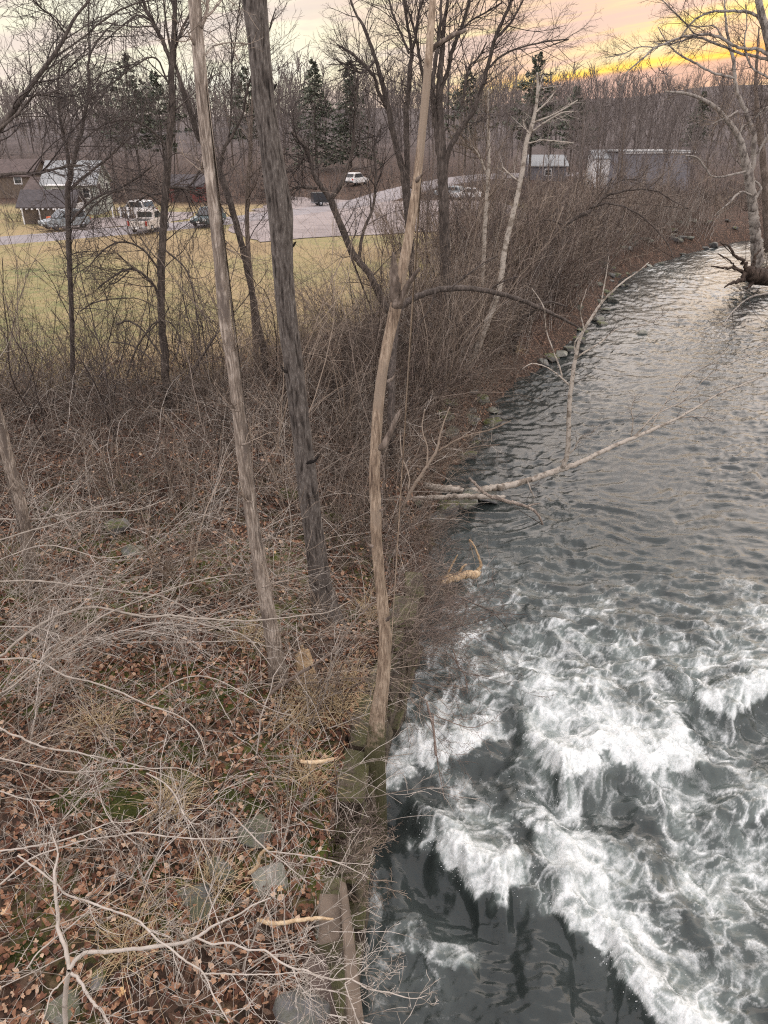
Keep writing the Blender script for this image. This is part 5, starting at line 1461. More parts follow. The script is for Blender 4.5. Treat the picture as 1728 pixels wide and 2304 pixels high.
# tall thin saplings standing all through the strip of brush: they screen the field and the lot
SCREEN = [(-15, -9.5, 17, 27, 13, 'in the brush below the garage', 'twig_brown'), (-9.5, -6, 17, 28, 14, 'in the brush below the yellow field', 'twig_dark'), (-6, -3.4, 15, 28, 13, 'in the brush by the two big trunks', 'twig_brown'), (-3.4, -1, 15, 28, 14, 'in the brush right of the furrowed trunk', 'twig_tan'), (-1, 2.0, 17, 30, 14, 'in the brush behind the snag', 'twig_brown'), (1.5, 4.0, 24, 32, 10, 'between the black tree and the birch', 'twig_tan'), (-7, -3, 11.5, 15.5, 7, 'on upper leaf litter by the pale trunk', 'twig_tan'), (-10, -6.5, 10, 15, 7, 'beside the leaning pale trunk', 'twig_pale')]
for x0, x1, y0, y1, n, lab, mt in SCREEN:
    for i in range(n):
        for _ in range(40):
            x, y = rng.uniform(x0, x1), rng.uniform(y0, y1)
            if shore_d(np.array([x]), np.array([y]))[0] > 0.8:
                break
        hgt_ = rng.uniform(3.0, 7.5) if y > 16 else rng.uniform(1.6, 3.0)
        nst = int(rng.integers(1, 4))
        cut = ['rear', 'middle', 'front'][min(2, int((y1 - y) / (y1 - y0) * 3))]
        l2 = ['single stemmed', 'twin stemmed', 'three stemmed'][nst - 1] + ' ' + ['lower', 'taller'][hgt_ > (5 if y > 16 else 2.3)] + ' sapling ' + lab + ', %s %s' % (cut, ['left', 'right'][x > (x0 + x1) / 2])
        shrub('young_tree', l2, 'sapling', (x, y, hz(x, y)), nst, (hgt_ * 0.8, hgt_ * 1.15), (0.010, 0.026), (rng.normal() * 0.25, rng.normal() * 0.2, 1.5), [dict(k=11, lf=(0.25, 0.6), n=9, up=0.02, t0=0.15), dict(k=5, lf=(0.3, 0.6), n=6)], M[mt], 0.22, 0.0, 'thin saplings ' + lab, wob=0.10, n=14)

# arching loops of vine by the upright dark tree
vp = at_y(330, 830, 22)
vine = thing('vine', 'dark vine looping in circles at the foot of the upright dark tree', 'vine', (vp[0], vp[1], 1.4))
for pts in [[(262, 730, 7), (290, 722, 7), (320, 742, 7), (345, 775, 7), (362, 800, 6), (368, 830, 5)], [(330, 745, 6), (355, 722, 6), (385, 727, 6), (402, 755, 6), (400, 790, 6), (388, 815, 5)], [(285, 850, 7), (300, 800, 7), (318, 765, 7), (345, 735, 6), (370, 710, 5), (380, 690, 4)], [(250, 770, 5), (290, 775, 5), (330, 800, 5), (350, 830, 5), (345, 860, 4)], [(245, 640, 5), (262, 635, 5), (290, 612, 5), (248, 590, 4)][:3], [(180, 700, 5), (215, 680, 5), (260, 672, 5), (310, 672, 4), (350, 690, 4)]]:
    tb = Tubes()
    Pq, rq = limb(pts, Y=(22.2, 21.8), n=26)
    tb.add(Pq, rq * 0.6, 5)
    link('vine_stem', tb.mesh('vine_stem', M['bark_dark'], vine.location), vine)

# the thick arching shrub at the bottom left and the long pale branches that cross the slope
def kink(P, r, k=0.9):
    """slight turns at the knuckles where side twigs grew"""
    n = len(P)
    m = max(3, n // 5)
    kn = rng.normal(size=(m, 3)) * (0.007 + r.mean() * k)
    kn[0] = kn[-1] = 0
    t = np.linspace(0, m - 1, n)
    d = np.stack([np.interp(t, np.arange(m), kn[:, c]) for c in range(3)], -1)
    return P + d, r * rng.uniform(0.92, 1.1, n)


def long_shrub(label, trunk, limbs, mat, spec=None, trunk_sides=9, thin=0.74):
    o = trunk[0][0].copy()
    root = thing('shrub', label, 'shrub', o)
    tb = Tubes()
    hue = rng.uniform(0.35, 0.75)
    tb.add(trunk[0], trunk[1], trunk_sides, rnd=[hue])
    link('stem', tb.mesh('stem', mat, o), root)
    limbs = [kink(P, rr * (thin * 0.78 if rr.max() < 0.03 else 0.66)) for P, rr in limbs]
    for P, rr in limbs:
        tb = Tubes()
        tb.add(P, rr, 6, rnd=[hue])
        link('branch', tb.mesh('branch', mat, o), root)
    tw = crown_from(limbs, spec or [dict(k=9, L=0.6, lf=(0.4, 1.3), rmax=0.005, n=9, wob=0.18), dict(k=4, n=6, rmin=0.0022), dict(k=2, n=4, rmin=0.002)], mat)
    link('crown', tw.mesh('crown', mat, o), root)


zz = 3.1
S0 = limb([(150, 2330, 11), (146, 2270, 11), (150, 2215, 11), (156, 2181, 11)], z=(2.0, zz), n=20, jit=0.05)
long_shrub('shrub with a thick smooth arching branch at the bottom left corner', S0,
           [limb([(156, 2181, 15), (177, 2160, 15), (224, 2142, 14), (292, 2129, 13), (375, 2124, 13), (420, 2116, 12), (443, 2108, 12), (490, 2077, 8), (552, 2051, 6), (609, 2020, 4)], z=(zz, zz + .4), n=60, jit=0.05), limb([(443, 2110, 9), (480, 2116, 9), (521, 2124, 9), (589, 2145, 8), (630, 2164, 8), (661, 2181, 8), (685, 2180, 8), (729, 2194, 8), (776, 2212, 7), (820, 2220, 6), (865, 2231, 5), (930, 2246, 4), (960, 2240, 2)], z=(zz + .3, zz + .3), n=70, jit=0.06),
            limb([(156, 2181, 15), (141, 2139, 14), (130, 2100, 13), (125, 2067, 13), (119, 2020, 12), (120, 1978, 10), (125, 1926, 7), (118, 1880, 4)], z=(zz, zz + .5), n=40, jit=0.06), limb([(160, 2190, 14), (172, 2197, 13), (203, 2249, 12), (225, 2280, 11), (260, 2330, 9)], z=(zz, zz + .2), n=24), limb([(156, 2190, 7), (135, 2220, 7), (115, 2244, 6), (95, 2290, 5), (85, 2330, 4)], z=(zz, zz + .1), n=20),
            limb([(40, 1925, 6), (83, 1955, 8), (130, 1985, 8), (172, 2009, 9), (250, 2051, 8), (313, 2082, 8), (385, 2134, 8), (420, 2165, 8), (453, 2191, 7), (479, 2238, 6), (516, 2301, 5)], z=(zz + .3, zz + .3), n=60), limb([(453, 2191, 6), (521, 2194, 6), (570, 2190, 5), (625, 2189, 5), (688, 2191, 4), (730, 2205, 2)], z=(zz + .3, zz + .4), n=30), limb([(776, 2212, 5), (785, 2240, 5), (800, 2280, 5), (815, 2330, 4)], z=(zz + .3, zz + .1), n=14), limb([(776, 2212, 4), (800, 2195, 4), (830, 2172, 3)], z=(zz + .3, zz + .3), n=10), limb([(661, 2181, 5), (668, 2215, 5), (690, 2245, 4), (725, 2262, 3)], z=(zz + .3, zz + .1), n=14),
            limb([(60, 2180, 6), (90, 2140, 6), (140, 2100, 6), (190, 2060, 5), (250, 2010, 4), (300, 1970, 3)], z=(zz, zz + .3), n=24), limb([(0, 1990, 7), (68, 1936, 7), (135, 1905, 6), (219, 1882, 6), (286, 1874, 6), (391, 1879, 5), (495, 1887, 4), (560, 1880, 2)], z=(zz, zz + .4), n=50), limb([(0, 1915, 7), (60, 1908, 7), (140, 1890, 6), (220, 1860, 5), (300, 1845, 4), (350, 1820, 3)], z=(zz, zz + .4), n=40),
            limb([(330, 1740, 6), (375, 1770, 6), (410, 1830, 6), (440, 1865, 4), (480, 1950, 3)], z=(zz, zz), n=24), limb([(520, 1830, 5), (560, 1870, 6), (600, 1910, 6), (640, 1940, 5), (690, 1985, 3)], z=(zz - .3, zz - .3), n=24), limb([(600, 1915, 5), (680, 1925, 6), (760, 1945, 5), (830, 1975, 3)], z=(zz - .3, zz), n=24)], M['twig_pale'])

zl = 3.4
def offl(y):
    return limb([(-120, y + 60, 13), (-80, y + 20, 12), (-40, y, 10)], z=(2.3, zl), n=12)


long_shrub('shrub at left with two long level pale branches crossing the middle slope', offl(1500),
           [limb([(-40, 1500, 9), (0, 1475, 9), (68, 1418, 9), (135, 1381, 9), (208, 1366, 8), (313, 1381, 8), (417, 1393, 7), (495, 1395, 6), (599, 1392, 5), (703, 1381, 4), (745, 1373, 4), (790, 1350, 2)], z=(zl, zl + .3), n=80), limb([(313, 1381, 6), (400, 1390, 6), (469, 1407, 6), (552, 1433, 5), (589, 1470, 4), (610, 1500, 2)], z=(zl + .1, zl - .1), n=30), limb([(0, 1308, 6), (50, 1306, 7), (104, 1308, 7), (208, 1324, 6), (290, 1334, 6), (365, 1340, 5), (430, 1372, 4), (500, 1420, 3)], z=(zl, zl), n=40),
            limb([(20, 1540, 6), (83, 1490, 6), (172, 1433, 6), (234, 1386, 6), (313, 1350, 5), (417, 1313, 5), (495, 1298, 4), (560, 1290, 2)], z=(zl, zl + .3), n=40), limb([(0, 1410, 6), (78, 1412, 6), (112, 1416, 6), (130, 1425, 5), (141, 1450, 4)], z=(zl, zl), n=20), limb([(0, 1560, 6), (30, 1545, 6), (68, 1511, 6), (109, 1480, 5), (170, 1455, 4), (230, 1400, 3)], z=(zl, zl + .2), n=24), limb([(0, 1215, 6), (60, 1198, 6), (130, 1180, 5), (200, 1150, 4), (280, 1128, 3)], z=(zl, zl + .4), n=24),
            limb([(0, 1168, 6), (90, 1170, 6), (180, 1155, 5), (300, 1150, 4), (380, 1120, 3)], z=(zl, zl + .4), n=24), limb([(0, 1260, 5), (80, 1230, 5), (150, 1235, 5), (240, 1255, 4), (330, 1240, 3)], z=(zl, zl + .4), n=24)], M['twig_pale'])
long_shrub('shrub reaching in from the left whose pale branches sink towards the lower middle', offl(1640),
           [limb([(-40, 1615, 8), (0, 1636, 8), (31, 1655, 8), (104, 1678, 8), (208, 1699, 7), (281, 1714, 6), (333, 1725, 5), (400, 1730, 4), (470, 1760, 2)], z=(zl, zl), n=50), limb([(-40, 1485, 7), (0, 1485, 7), (68, 1485, 7), (146, 1517, 7), (260, 1553, 7), (339, 1584, 6), (406, 1610, 5), (448, 1652, 4), (464, 1699, 3)], z=(zl, zl), n=50), limb([(-20, 1700, 6), (60, 1720, 6), (160, 1735, 5), (260, 1730, 4), (330, 1738, 4), (410, 1760, 3)], z=(zl, zl), n=30), limb([(0, 1780, 6), (60, 1800, 5), (120, 1800, 5), (180, 1770, 4), (240, 1730, 3)], z=(zl, zl), n=24), limb([(330, 1575, 5), (400, 1530, 5), (470, 1520, 4), (540, 1560, 4), (620, 1600, 3), (660, 1610, 2)], z=(zl - .3, zl - .3), n=30)], M['twig_pale'])
long_shrub('shrub with one dark rising stem that crosses the foot of the curving snag', limb([(610, 1560, 8), (650, 1530, 8), (700, 1500, 8)], z=(2.4, 2.9), n=12),
           [limb([(700, 1500, 8), (745, 1460, 8), (790, 1405, 8), (830, 1370, 7), (865, 1345, 6), (900, 1320, 4), (930, 1290, 2)], z=(2.9, 3.3), n=30), limb([(865, 1345, 5), (880, 1325, 5), (905, 1310, 4)], z=(3.2, 3.2), n=8)], M['twig_brown'])
long_shrub('thin black branch reaching out over the foam right of the short yellow log', limb([(925, 1300, 5), (945, 1310, 5), (965, 1318, 5)], z=(1.2, 1.0), n=10),
           [limb([(945, 1318, 5), (1000, 1335, 4), (1060, 1358, 4), (1110, 1382, 4), (1155, 1432, 2)], z=(1.1, 0.9), n=24), limb([(990, 1420, 5), (1040, 1410, 5), (1085, 1398, 4), (1120, 1385, 4), (1185, 1383, 2)], z=(1.0, 0.9), n=24), limb([(1040, 1410, 4), (1046, 1380, 4), (1050, 1358, 3)], z=(1.0, 1.0), n=8)], M['bark_dark'], [dict(k=2, L=0.25, rmax=0.004, n=5)])
long_shrub('leafless dark branch hanging down over the foam below the overhanging shrub', limb([(960, 1580, 5), (975, 1640, 5), (980, 1700, 4)], z=(1.6, 1.2), n=10),
           [limb([(975, 1610, 5), (978, 1660, 5), (985, 1720, 4), (1000, 1800, 2)], z=(1.5, 0.8), n=16), limb([(1020, 1460, 5), (1030, 1500, 5), (1045, 1520, 4), (1052, 1560, 3)], z=(1.5, 1.2), n=16), limb([(960, 1600, 4), (1000, 1620, 4), (1060, 1640, 3), (1110, 1620, 2)], z=(1.5, 1.4), n=16)], M['twig_red'])

# bramble thicket: nobody could count these canes
def canes(n, region, L, r, mat, name, label, lean=(0, 0, 0.7), spread=0.8, up=-0.10, kids=2, wob=0.10):
    xs, ys = region(n)
    zs = height(xs, ys)
    base = np.column_stack([xs, ys, zs - 0.05])
    d = np.array(lean)[None] + rng.normal(size=(len(xs), 3)) * spread
    d[:, 2] = np.abs(d[:, 2]) + 0.25
    P, rr = grow(base, d, rng.uniform(L[0], L[1], len(xs)), rng.uniform(r[0], r[1], len(xs)), 0.0028, 10, wob, up)
    floor = height(P[..., 0], P[..., 1])
    P[..., 2] = np.maximum(P[..., 2], floor + 0.03)
    tb = Tubes()
    tb.add(P, rr, 3)
    if kids:
        st, dr, l2, r0 = spawn(P, rr, kids, 0.2, 0.95, (0.8, 0.3), (0.2, 0.5), 0.6, 0.003)
        Q, qr = grow(st, dr, l2, r0, 0.0022, 6, 0.15, -0.03)
        tb.add(Q, qr, 3)
    o = link(name, tb.mesh(name, mat))
    return tag(o, label, 'thicket', kind='stuff')


def box(x0, x1, y0, y1, cond=None):
    def f(n):
        x = rng.uniform(x0, x1, n * 3)
        y = rng.uniform(y0, y1, n * 3)
        ok = (shore_d(x, y) > 0.25) | (right_d(x, y) > 0.25)
        if cond:
            ok &= cond(x, y)
        return x[ok][:n], y[ok][:n]
    return f


canes(3200, box(-16, 0.5, 14.5, 27, lambda x, y: perlin(x * 0.4, y * 0.4, 77) > -0.2), (0.9, 3.2), (0.005, 0.016), M['twig_brown'], 'bramble_thicket', 'brown bramble thicket filling the strip between the leafy bank and the yellow field')
canes(1300, box(-14, 0.8, 12.0, 25, lambda x, y: perlin(x * 0.5, y * 0.5, 78) > -0.1), (0.9, 3.0), (0.005, 0.014), M['twig_pale'], 'bramble_thicket', 'tan bramble canes arching over the upper leaf litter behind the big trunks')
canes(1600, box(-1.5, 6, 14, 34, lambda x, y: shore_d(x, y) < 4.5), (0.8, 2.4), (0.006, 0.011), M['twig_brown'], 'shore_thicket', 'tangled brown brush along the near shore behind the snag', (0.3, 0, 0.8))
canes(900, box(-1.5, 6, 15, 34, lambda x, y: shore_d(x, y) < 4.5), (0.8, 2.4), (0.006, 0.011), M['twig_tan'], 'shore_thicket', 'tan brush mixed into the brown tangle of the near shore', (0.3, 0, 0.9))
canes(4200, box(-2, 32, 27, 82, lambda x, y: (shore_d(x, y) < np.where(y < 50, 6.5, 11)) & (shore_d(x, y) > 0.7)), (1.4, 3.6), (0.011, 0.019), M['twig_red'], 'bank_thicket', 'red brown brush packed along the bank below the birch up to the bend', (0, 0, 1.4), 0.5, -0.03)
canes(1500, box(-2, 32, 27, 82, lambda x, y: (shore_d(x, y) < np.where(y < 50, 7, 12)) & (shore_d(x, y) > 0.7)), (1.6, 4.8), (0.011, 0.024), M['twig_pale'], 'bank_thicket', 'pale dry stalks standing in the red brown brush of the bank', (0, 0, 1.6), 0.4, -0.02)
canes(1500, box(-22, 6, 22, 30), (0.8, 2.9), (0.007, 0.011), M['twig_brown'], 'field_edge_brush', 'thin dry stalks along the near edge of the yellow field', (0, 0, 1.3), 0.5, -0.03)
canes(300, box(-7, 0.3, 4, 13), (0.6, 1.8), (0.003, 0.008), M['twig_pale'], 'weed_stalks', 'thin tan stalks lying over the leaf litter of the near bank', (0.2, 0, 0.4), 0.8, -0.12, 2)
canes(700, box(26, 40, 44, 66, lambda x, y: right_d(x, y) > 0.5), (1.0, 2.6), (0.010, 0.016), M['twig_brown'], 'bank_thicket', 'brown brush on the right bank under the sycamore', (-0.2, 0, 1.0), 0.5, -0.03)
canes(2200, box(-75, 80, 104, 140, lambda x, y: np.abs(x - np.interp(y, [47, 92, 103, 116, 128, 152], [-75, -11, -4, 2, 9, 38])) > 6), (1.5, 4.5), (0.03, 0.05), M['twig_far'], 'undergrowth', 'grey brown undergrowth at the foot of the far woods', (0, 0, 1.6), 0.5, -0.01)
canes(900, box(20, 60, 78, 112, lambda x, y: shore_d(x, y) > 1.0), (1.5, 4.0), (0.02, 0.035), M['twig_brown'], 'undergrowth', 'brown brush between the stony beach and the long grey building', (0, 0, 1.5), 0.5, -0.02)


# ================================================================== dry grass tufts
def tuft(label, px, py, n=110, L=(0.4, 0.8), spread=0.6, mat='straw'):
    p = ground(px, py)
    base = p[None] + np.column_stack([rng.normal(size=(n, 2)) * 0.12, np.full(n, -0.03)])
    d = rng.normal(size=(n, 3)) * spread
    d[:, 2] = 1.0
    P, rr = grow(base, d, rng.uniform(L[0], L[1], n), 0.0045, 0.0018, 7, 0.06, -0.20)
    tb = Tubes()
    tb.add(P, rr, 3)
    tag(link('grass_tuft', tb.mesh('grass_tuft', M[mat], p), None, tuple(p)), label, 'grass')


for px, py, lab in [(705, 1590, 'big pale straw tuft right of the foot of the pale trunk'), (760, 1610, 'straw tuft halfway to the snag'), (655, 1625, 'straw tuft below the pale trunk'), (790, 1540, 'thin straw tuft above the snag foot'), (300, 2140, 'straw tuft under the thick arching branch'), (470, 2010, 'straw tuft beside the greenish slab'), (560, 1440, 'straw tuft left of the pale trunk foot'), (830, 1390, 'straw tuft between furrowed trunk and snag'), (220, 1640, 'straw tuft in the leaves at left'), (380, 1820, 'straw tuft above the greenish slab'), (690, 1760, 'straw tuft below the pale stick'), (1150, 790, 'straw tuft at the foot of the curved trunk')]:
    tuft(lab, px, py)

def field_blades(name, label, n, mat, keep):
    x = rng.uniform(-46, 10, n * 3)
    y = rng.uniform(25.5, 66, n * 3)
    y = 25.5 + (y - 25.5) * rng.random(n * 3) ** 0.5
    rx = np.interp(y, [47, 60, 70, 80], [-75, -46, -31, -20])
    ok = keep(x, y) & (x > rx + 5) & (shore_d(x, y) > 9)
    x, y = x[ok][:n], y[ok][:n]
    base = np.column_stack([x, y, height(x, y) - 0.01])
    d = rng.normal(size=(len(x), 3)) * 0.5
    d[:, 2] = 0.8
    P, rr = grow(base, d, rng.uniform(0.08, 0.30, len(x)), rng.uniform(0.008, 0.018, len(x)), 0.004, 3, 0.2, -0.15)
    tb = Tubes()
    tb.add(P, rr, 3)
    tag(link(name, tb.mesh(name, mat)), label, 'grass', kind='stuff')


mt_, t_, b_ = new_mat('field_grass')
t_.put(b_.inputs['Base Color'], t_.ramp(attr(t_, 'rnd'), [(0.0, (0.13, 0.15, 0.05)), (0.4, (0.24, 0.215, 0.085)), (0.7, (0.36, 0.27, 0.13)), (1.0, (0.47, 0.36, 0.20))]))
b_.inputs['Roughness'].default_value = 0.8
M['field_grass'] = mt_
field_blades('field_grass', 'short mixed yellow and green grass of the field before the road', 11000, M['field_grass'], lambda x, y: perlin(x * 0.25, y * 0.25, 88) > -0.3)
field_blades('field_grass', 'taller straw coloured grass along the near edge of the field', 5000, M['straw'], lambda x, y: (y < 36) & (perlin(x * 0.3, y * 0.3, 89) > -0.1))

# ================================================================== fallen leaves
def leaf_shape(seed):
    """five lobed leaf, cupped; fan round its middle"""
    rs = np.random.default_rng(seed)
    a = np.radians([-90, -62, -20, 5, 32, 62, 90, 118, 148, 175, 200, 242])
    rr = np.array([0.16, 0.40, 0.50, 0.34, 0.54, 0.38, 0.60, 0.38, 0.54, 0.34, 0.50, 0.40]) * rs.uniform(0.72, 1.2, 12)
    x, y = rr * np.cos(a), rr * np.sin(a)
    z = rs.uniform(0.1, 1.1) * (x * x) + rs.uniform(-0.5, 0.9) * y * y + rs.normal(size=12) * 0.08
    V = np.vstack([[0, 0, -0.02], np.column_stack([x, y, z])])
    F = np.array([[0, i + 1, (i + 1) % 12 + 1] for i in range(12)])
    return V, F


def simple_leaf(seed):
    rs = np.random.default_rng(seed)
    c = rs.uniform(-0.25, 0.4)
    V = np.array([(0, -0.55, 0), (0.33, -0.1, c * 0.5), (0.28, 0.3, c * 0.4), (0, 0.55, -c * 0.3), (-0.3, 0.25, c * 0.5), (-0.34, -0.15, c * 0.4), (0, 0, -0.04)])
    F = np.array([[6, i, (i + 1) % 6] for i in range(6)])
    return V, F


def rot_batch(n, tilt):
    a = rng.uniform(0, 2 * math.pi, n)
    tx, ty = rng.normal(size=n) * tilt, rng.normal(size=n) * tilt
    ca, sa = np.cos(a), np.sin(a)
    Rz = np.zeros((n, 3, 3))
    Rz[:, 0, 0], Rz[:, 0, 1], Rz[:, 1, 0], Rz[:, 1, 1], Rz[:, 2, 2] = ca, -sa, sa, ca, 1
    Rx = np.zeros((n, 3, 3))
    Rx[:, 0, 0] = 1
    Rx[:, 1, 1] = Rx[:, 2, 2] = np.cos(tx)
    Rx[:, 1, 2], Rx[:, 2, 1] = -np.sin(tx), np.sin(tx)
    Ry = np.zeros((n, 3, 3))
    Ry[:, 1, 1] = 1
    Ry[:, 0, 0] = Ry[:, 2, 2] = np.cos(ty)
    Ry[:, 0, 2], Ry[:, 2, 0] = np.sin(ty), -np.sin(ty)
    return Ry @ Rx @ Rz


def litter(name, label, n, region, shapes, size, tilt=0.5):
    xs, ys = region(n)
    n = len(xs)
    zs = height(xs, ys)
    e = 0.06
    gx = (height(xs + e, ys) - zs) / e
    gy = (height(xs, ys + e) - zs) / e
    rm = rot_batch(n, tilt)
    s = rng.uniform(size[0], size[1], n)
    col = np.clip(rng.beta(1.25, 1.9, n) - 0.03 + 0.12 * perlin(xs * 0.8, ys * 0.8, 55), 0, 1)
    Vs, Fs, As, off = [], [], [], 0
    pick = rng.integers(0, len(shapes), n)
    for k, (V, F) in enumerate(shapes):
        m = np.where(pick == k)[0]
        if not len(m):
            continue
        W_ = np.einsum('nij,vj->nvi', rm[m], V) * s[m][:, None, None]
        W_[..., 2] += W_[..., 0] * np.clip(gx[m], -1.5, 1.5)[:, None] + W_[..., 1] * np.clip(gy[m], -1.5, 1.5)[:, None]
        W_ += np.column_stack([xs[m], ys[m], zs[m] + rng.uniform(0.015, 0.06, len(m))])[:, None]
        Vs.append(W_.reshape(-1, 3))
        Fs.append((F[None] + (np.arange(len(m)) * len(V))[:, None, None]).reshape(-1, F.shape[1]) + off)
        As.append(np.repeat(col[m], len(V)))
        off += len(m) * len(V)
    me = mesh_from(name, np.concatenate(Vs), [np.concatenate(Fs)], M['dead_leaf'], False, {'rnd': np.concatenate(As)})
    return tag(link(name, me), label, 'leaves', kind='stuff')


clump = lambda x, y: perlin(x * 0.55, y * 0.55, 66) + 0.5 * perlin(x * 1.7, y * 1.7, 67) > -0.42
lobed = [leaf_shape(i) for i in range(8)]
simple = [simple_leaf(i) for i in range(6)]
litter('leaf_litter', 'brown maple leaves lying thick on the near bank', 12000, box(-7.5, 0.2, 2.5, 10, clump), lobed + [simple_leaf(50 + i) for i in range(14)], (0.045, 0.10))
litter('leaf_litter', 'brown leaves covering the bank round the three big trunks', 15000, box(-13, 1.2, 9.5, 19, clump), simple, (0.06, 0.12))
litter('leaf_litter', 'scattered brown leaves under the brambles up to the field', 6000, box(-14, 4.5, 18, 31), simple, (0.07, 0.13))

# the largest leaves, each by itself, resting on the bank
LEAF_ME = []
for i in range(8):
    V, F = leaf_shape(100 + i)
    LEAF_ME.append(mesh_from('fallen_leaf', V, [F], M['dead_leaf'], False, {'rnd': np.full(len(V), [0.25, 0.4, 0.52, 0.6, 0.7, 0.85, 0.35, 0.98][i])}))
lx, ly = box(-5.2, -0.3, 3.6, 7.5)(240)
lzz = height(lx, ly)
for x, y, z in zip(lx, ly, lzz):
    s = rng.uniform(0.07, 0.12)
    link('fallen_leaf', LEAF_ME[int(rng.integers(0, 8))], GROUND, (x, y, z + 0.05), (rng.normal() * 0.35, rng.normal() * 0.35, rng.uniform(0, 6.28)), (s, s, s))

# fallen twigs
xs, ys = box(-9, 0.6, 3, 18)(1500)
base = np.column_stack([xs, ys, height(xs, ys) + 0.04])
d = rng.normal(size=(len(xs), 3))
d[:, 2] *= 0.12
P, rr = grow(base, d, rng.uniform(0.25, 1.1, len(xs)), rng.uniform(0.003, 0.007, len(xs)), 0.002, 6, 0.12, 0)
P[..., 2] = np.maximum(height(P[..., 0], P[..., 1]) + 0.03, P[..., 2])
tb = Tubes()
tb.add(P, rr, 3)
tag(link('twig_litter', tb.mesh('twig_litter', M['twig_pale'])), 'fallen twigs scattered over the leaves of the near bank', 'twigs', kind='stuff')

# ================================================================== saplings crowded on the far part of the bank
def clone(me_list, name, label, cat, x, y, s, rz, group, sz=None, tilt=0.0):
    """me_list: [(part name, mesh), ...] sharing mesh data"""
    z = hz(x, y) - 0.08
    if len(me_list) == 1:
        o = link(name, me_list[0][1], None, (x, y, z), (rng.normal() * tilt, rng.normal() * tilt, rz), (s, s, sz or s))
        return tag(o, label, cat, group)
    r = thing(name, label, cat, (x, y, z), group, rz)
    r.scale = (s, s, sz or s)
    for nm, me in me_list:
        link(nm, me, r)
    return r


def sapling_proto(seed, H, mat, n=5, spread=0.22):
    rs = np.random.default_rng(seed)
    base = np.column_stack([rs.normal(size=(n, 2)) * 0.25, np.full(n, -0.1)])
    d = np.column_stack([rs.normal(size=(n, 2)) * spread, np.ones(n)])
    stems, tw = shrub_parts(base, d, rs.uniform(0.6, 1.0, n) * H, rs.uniform(0.016, 0.034, n), [dict(k=10, lf=(0.2, 0.5), n=7, up=0.03, rmin=0.009, taper=0.6), dict(k=4, lf=(0.3, 0.6), n=5, up=0.02, rmin=0.008)], 10, 0.10, 0.0, rs)
    all_ = tw
    for sb in stems:
        all_.V += sb.V
        all_.F += [f + all_.n for f in sb.F]
        all_.A += sb.A
        all_.U += sb.U
        all_.n += sb.n
    return all_.mesh('sapling', mat)


SAP = [sapling_proto(300 + i, 5.4, M[['twig_red', 'twig_brown', 'twig_red', 'twig_tan', 'twig_brown', 'twig_red', 'twig_tan', 'twig_dark'][i]]) for i in range(8)]
SAPHUE = ['red brown', 'dark brown', 'red brown', 'tan', 'dark brown', 'red brown', 'tan', 'blackish']
zones = [(22, 31, 30, 'on the shore by the snag', 1.0, 5.5), (31, 40, 48, 'round the white birch', 1.0, 6.0), (40, 52, 84, 'under the leaning tree boughs', 1.0, 7.5), (52, 66, 74, 'before the long building', 1.2, 16), (66, 84, 44, 'above the stony beach', 4.5, 14)]
for y0, y1, n, lab, d0, d1 in zones:
    for i in range(n):
        y = rng.uniform(y0, y1)
        dd = rng.uniform(d0, d1)
        sl = (float(_sm(SHORE, np.array([y + 1.5]))[0]) - float(_sm(SHORE, np.array([y - 1.5]))[0])) / 3
        x = float(_sm(SHORE, np.array([y]))[0]) - dd * math.sqrt(1 + sl * sl)
        s = rng.uniform(0.55, 1.15) * (0.75 if y < 31 else 1.0 if y < 40 else 1.22)
        k = int(rng.integers(0, 8))
        f = (dd - d0) / (d1 - d0)
        edge = 'by the water' if f < 0.3 else 'farthest inland' if f > 0.68 else 'midway inland'
        dep = ['near', 'far'][y > (y0 + y1) / 2]
        l2 = '%s %s sapling %s, %s, %s end' % ('tall' if s > 1.05 else 'low' if s < 0.78 else 'middling', SAPHUE[k], lab, edge, dep)
        clone([('sapling', SAP[k])], 'sapling', l2, 'sapling', x, y, s, rng.uniform(0, 6.28), 'saplings ' + lab, tilt=0.12)
for i in range(16):
    x, y = rng.uniform(31, 42), 50 + 5 * (i // 4) + rng.uniform(0, 5)
    clone([('sapling', SAP[int(rng.integers(0, 8))])], 'sapling', '%s sapling on the right bank behind the sycamore, %s' % (['low', 'taller'][i % 2], ['nearest the root mass', 'close to the trunk', 'farther along', 'at the far end'][i // 4]), 'sapling', x, y, [0.65, 1.05][i % 2], rng.uniform(0, 6.28), 'saplings on the right bank', tilt=0.1)

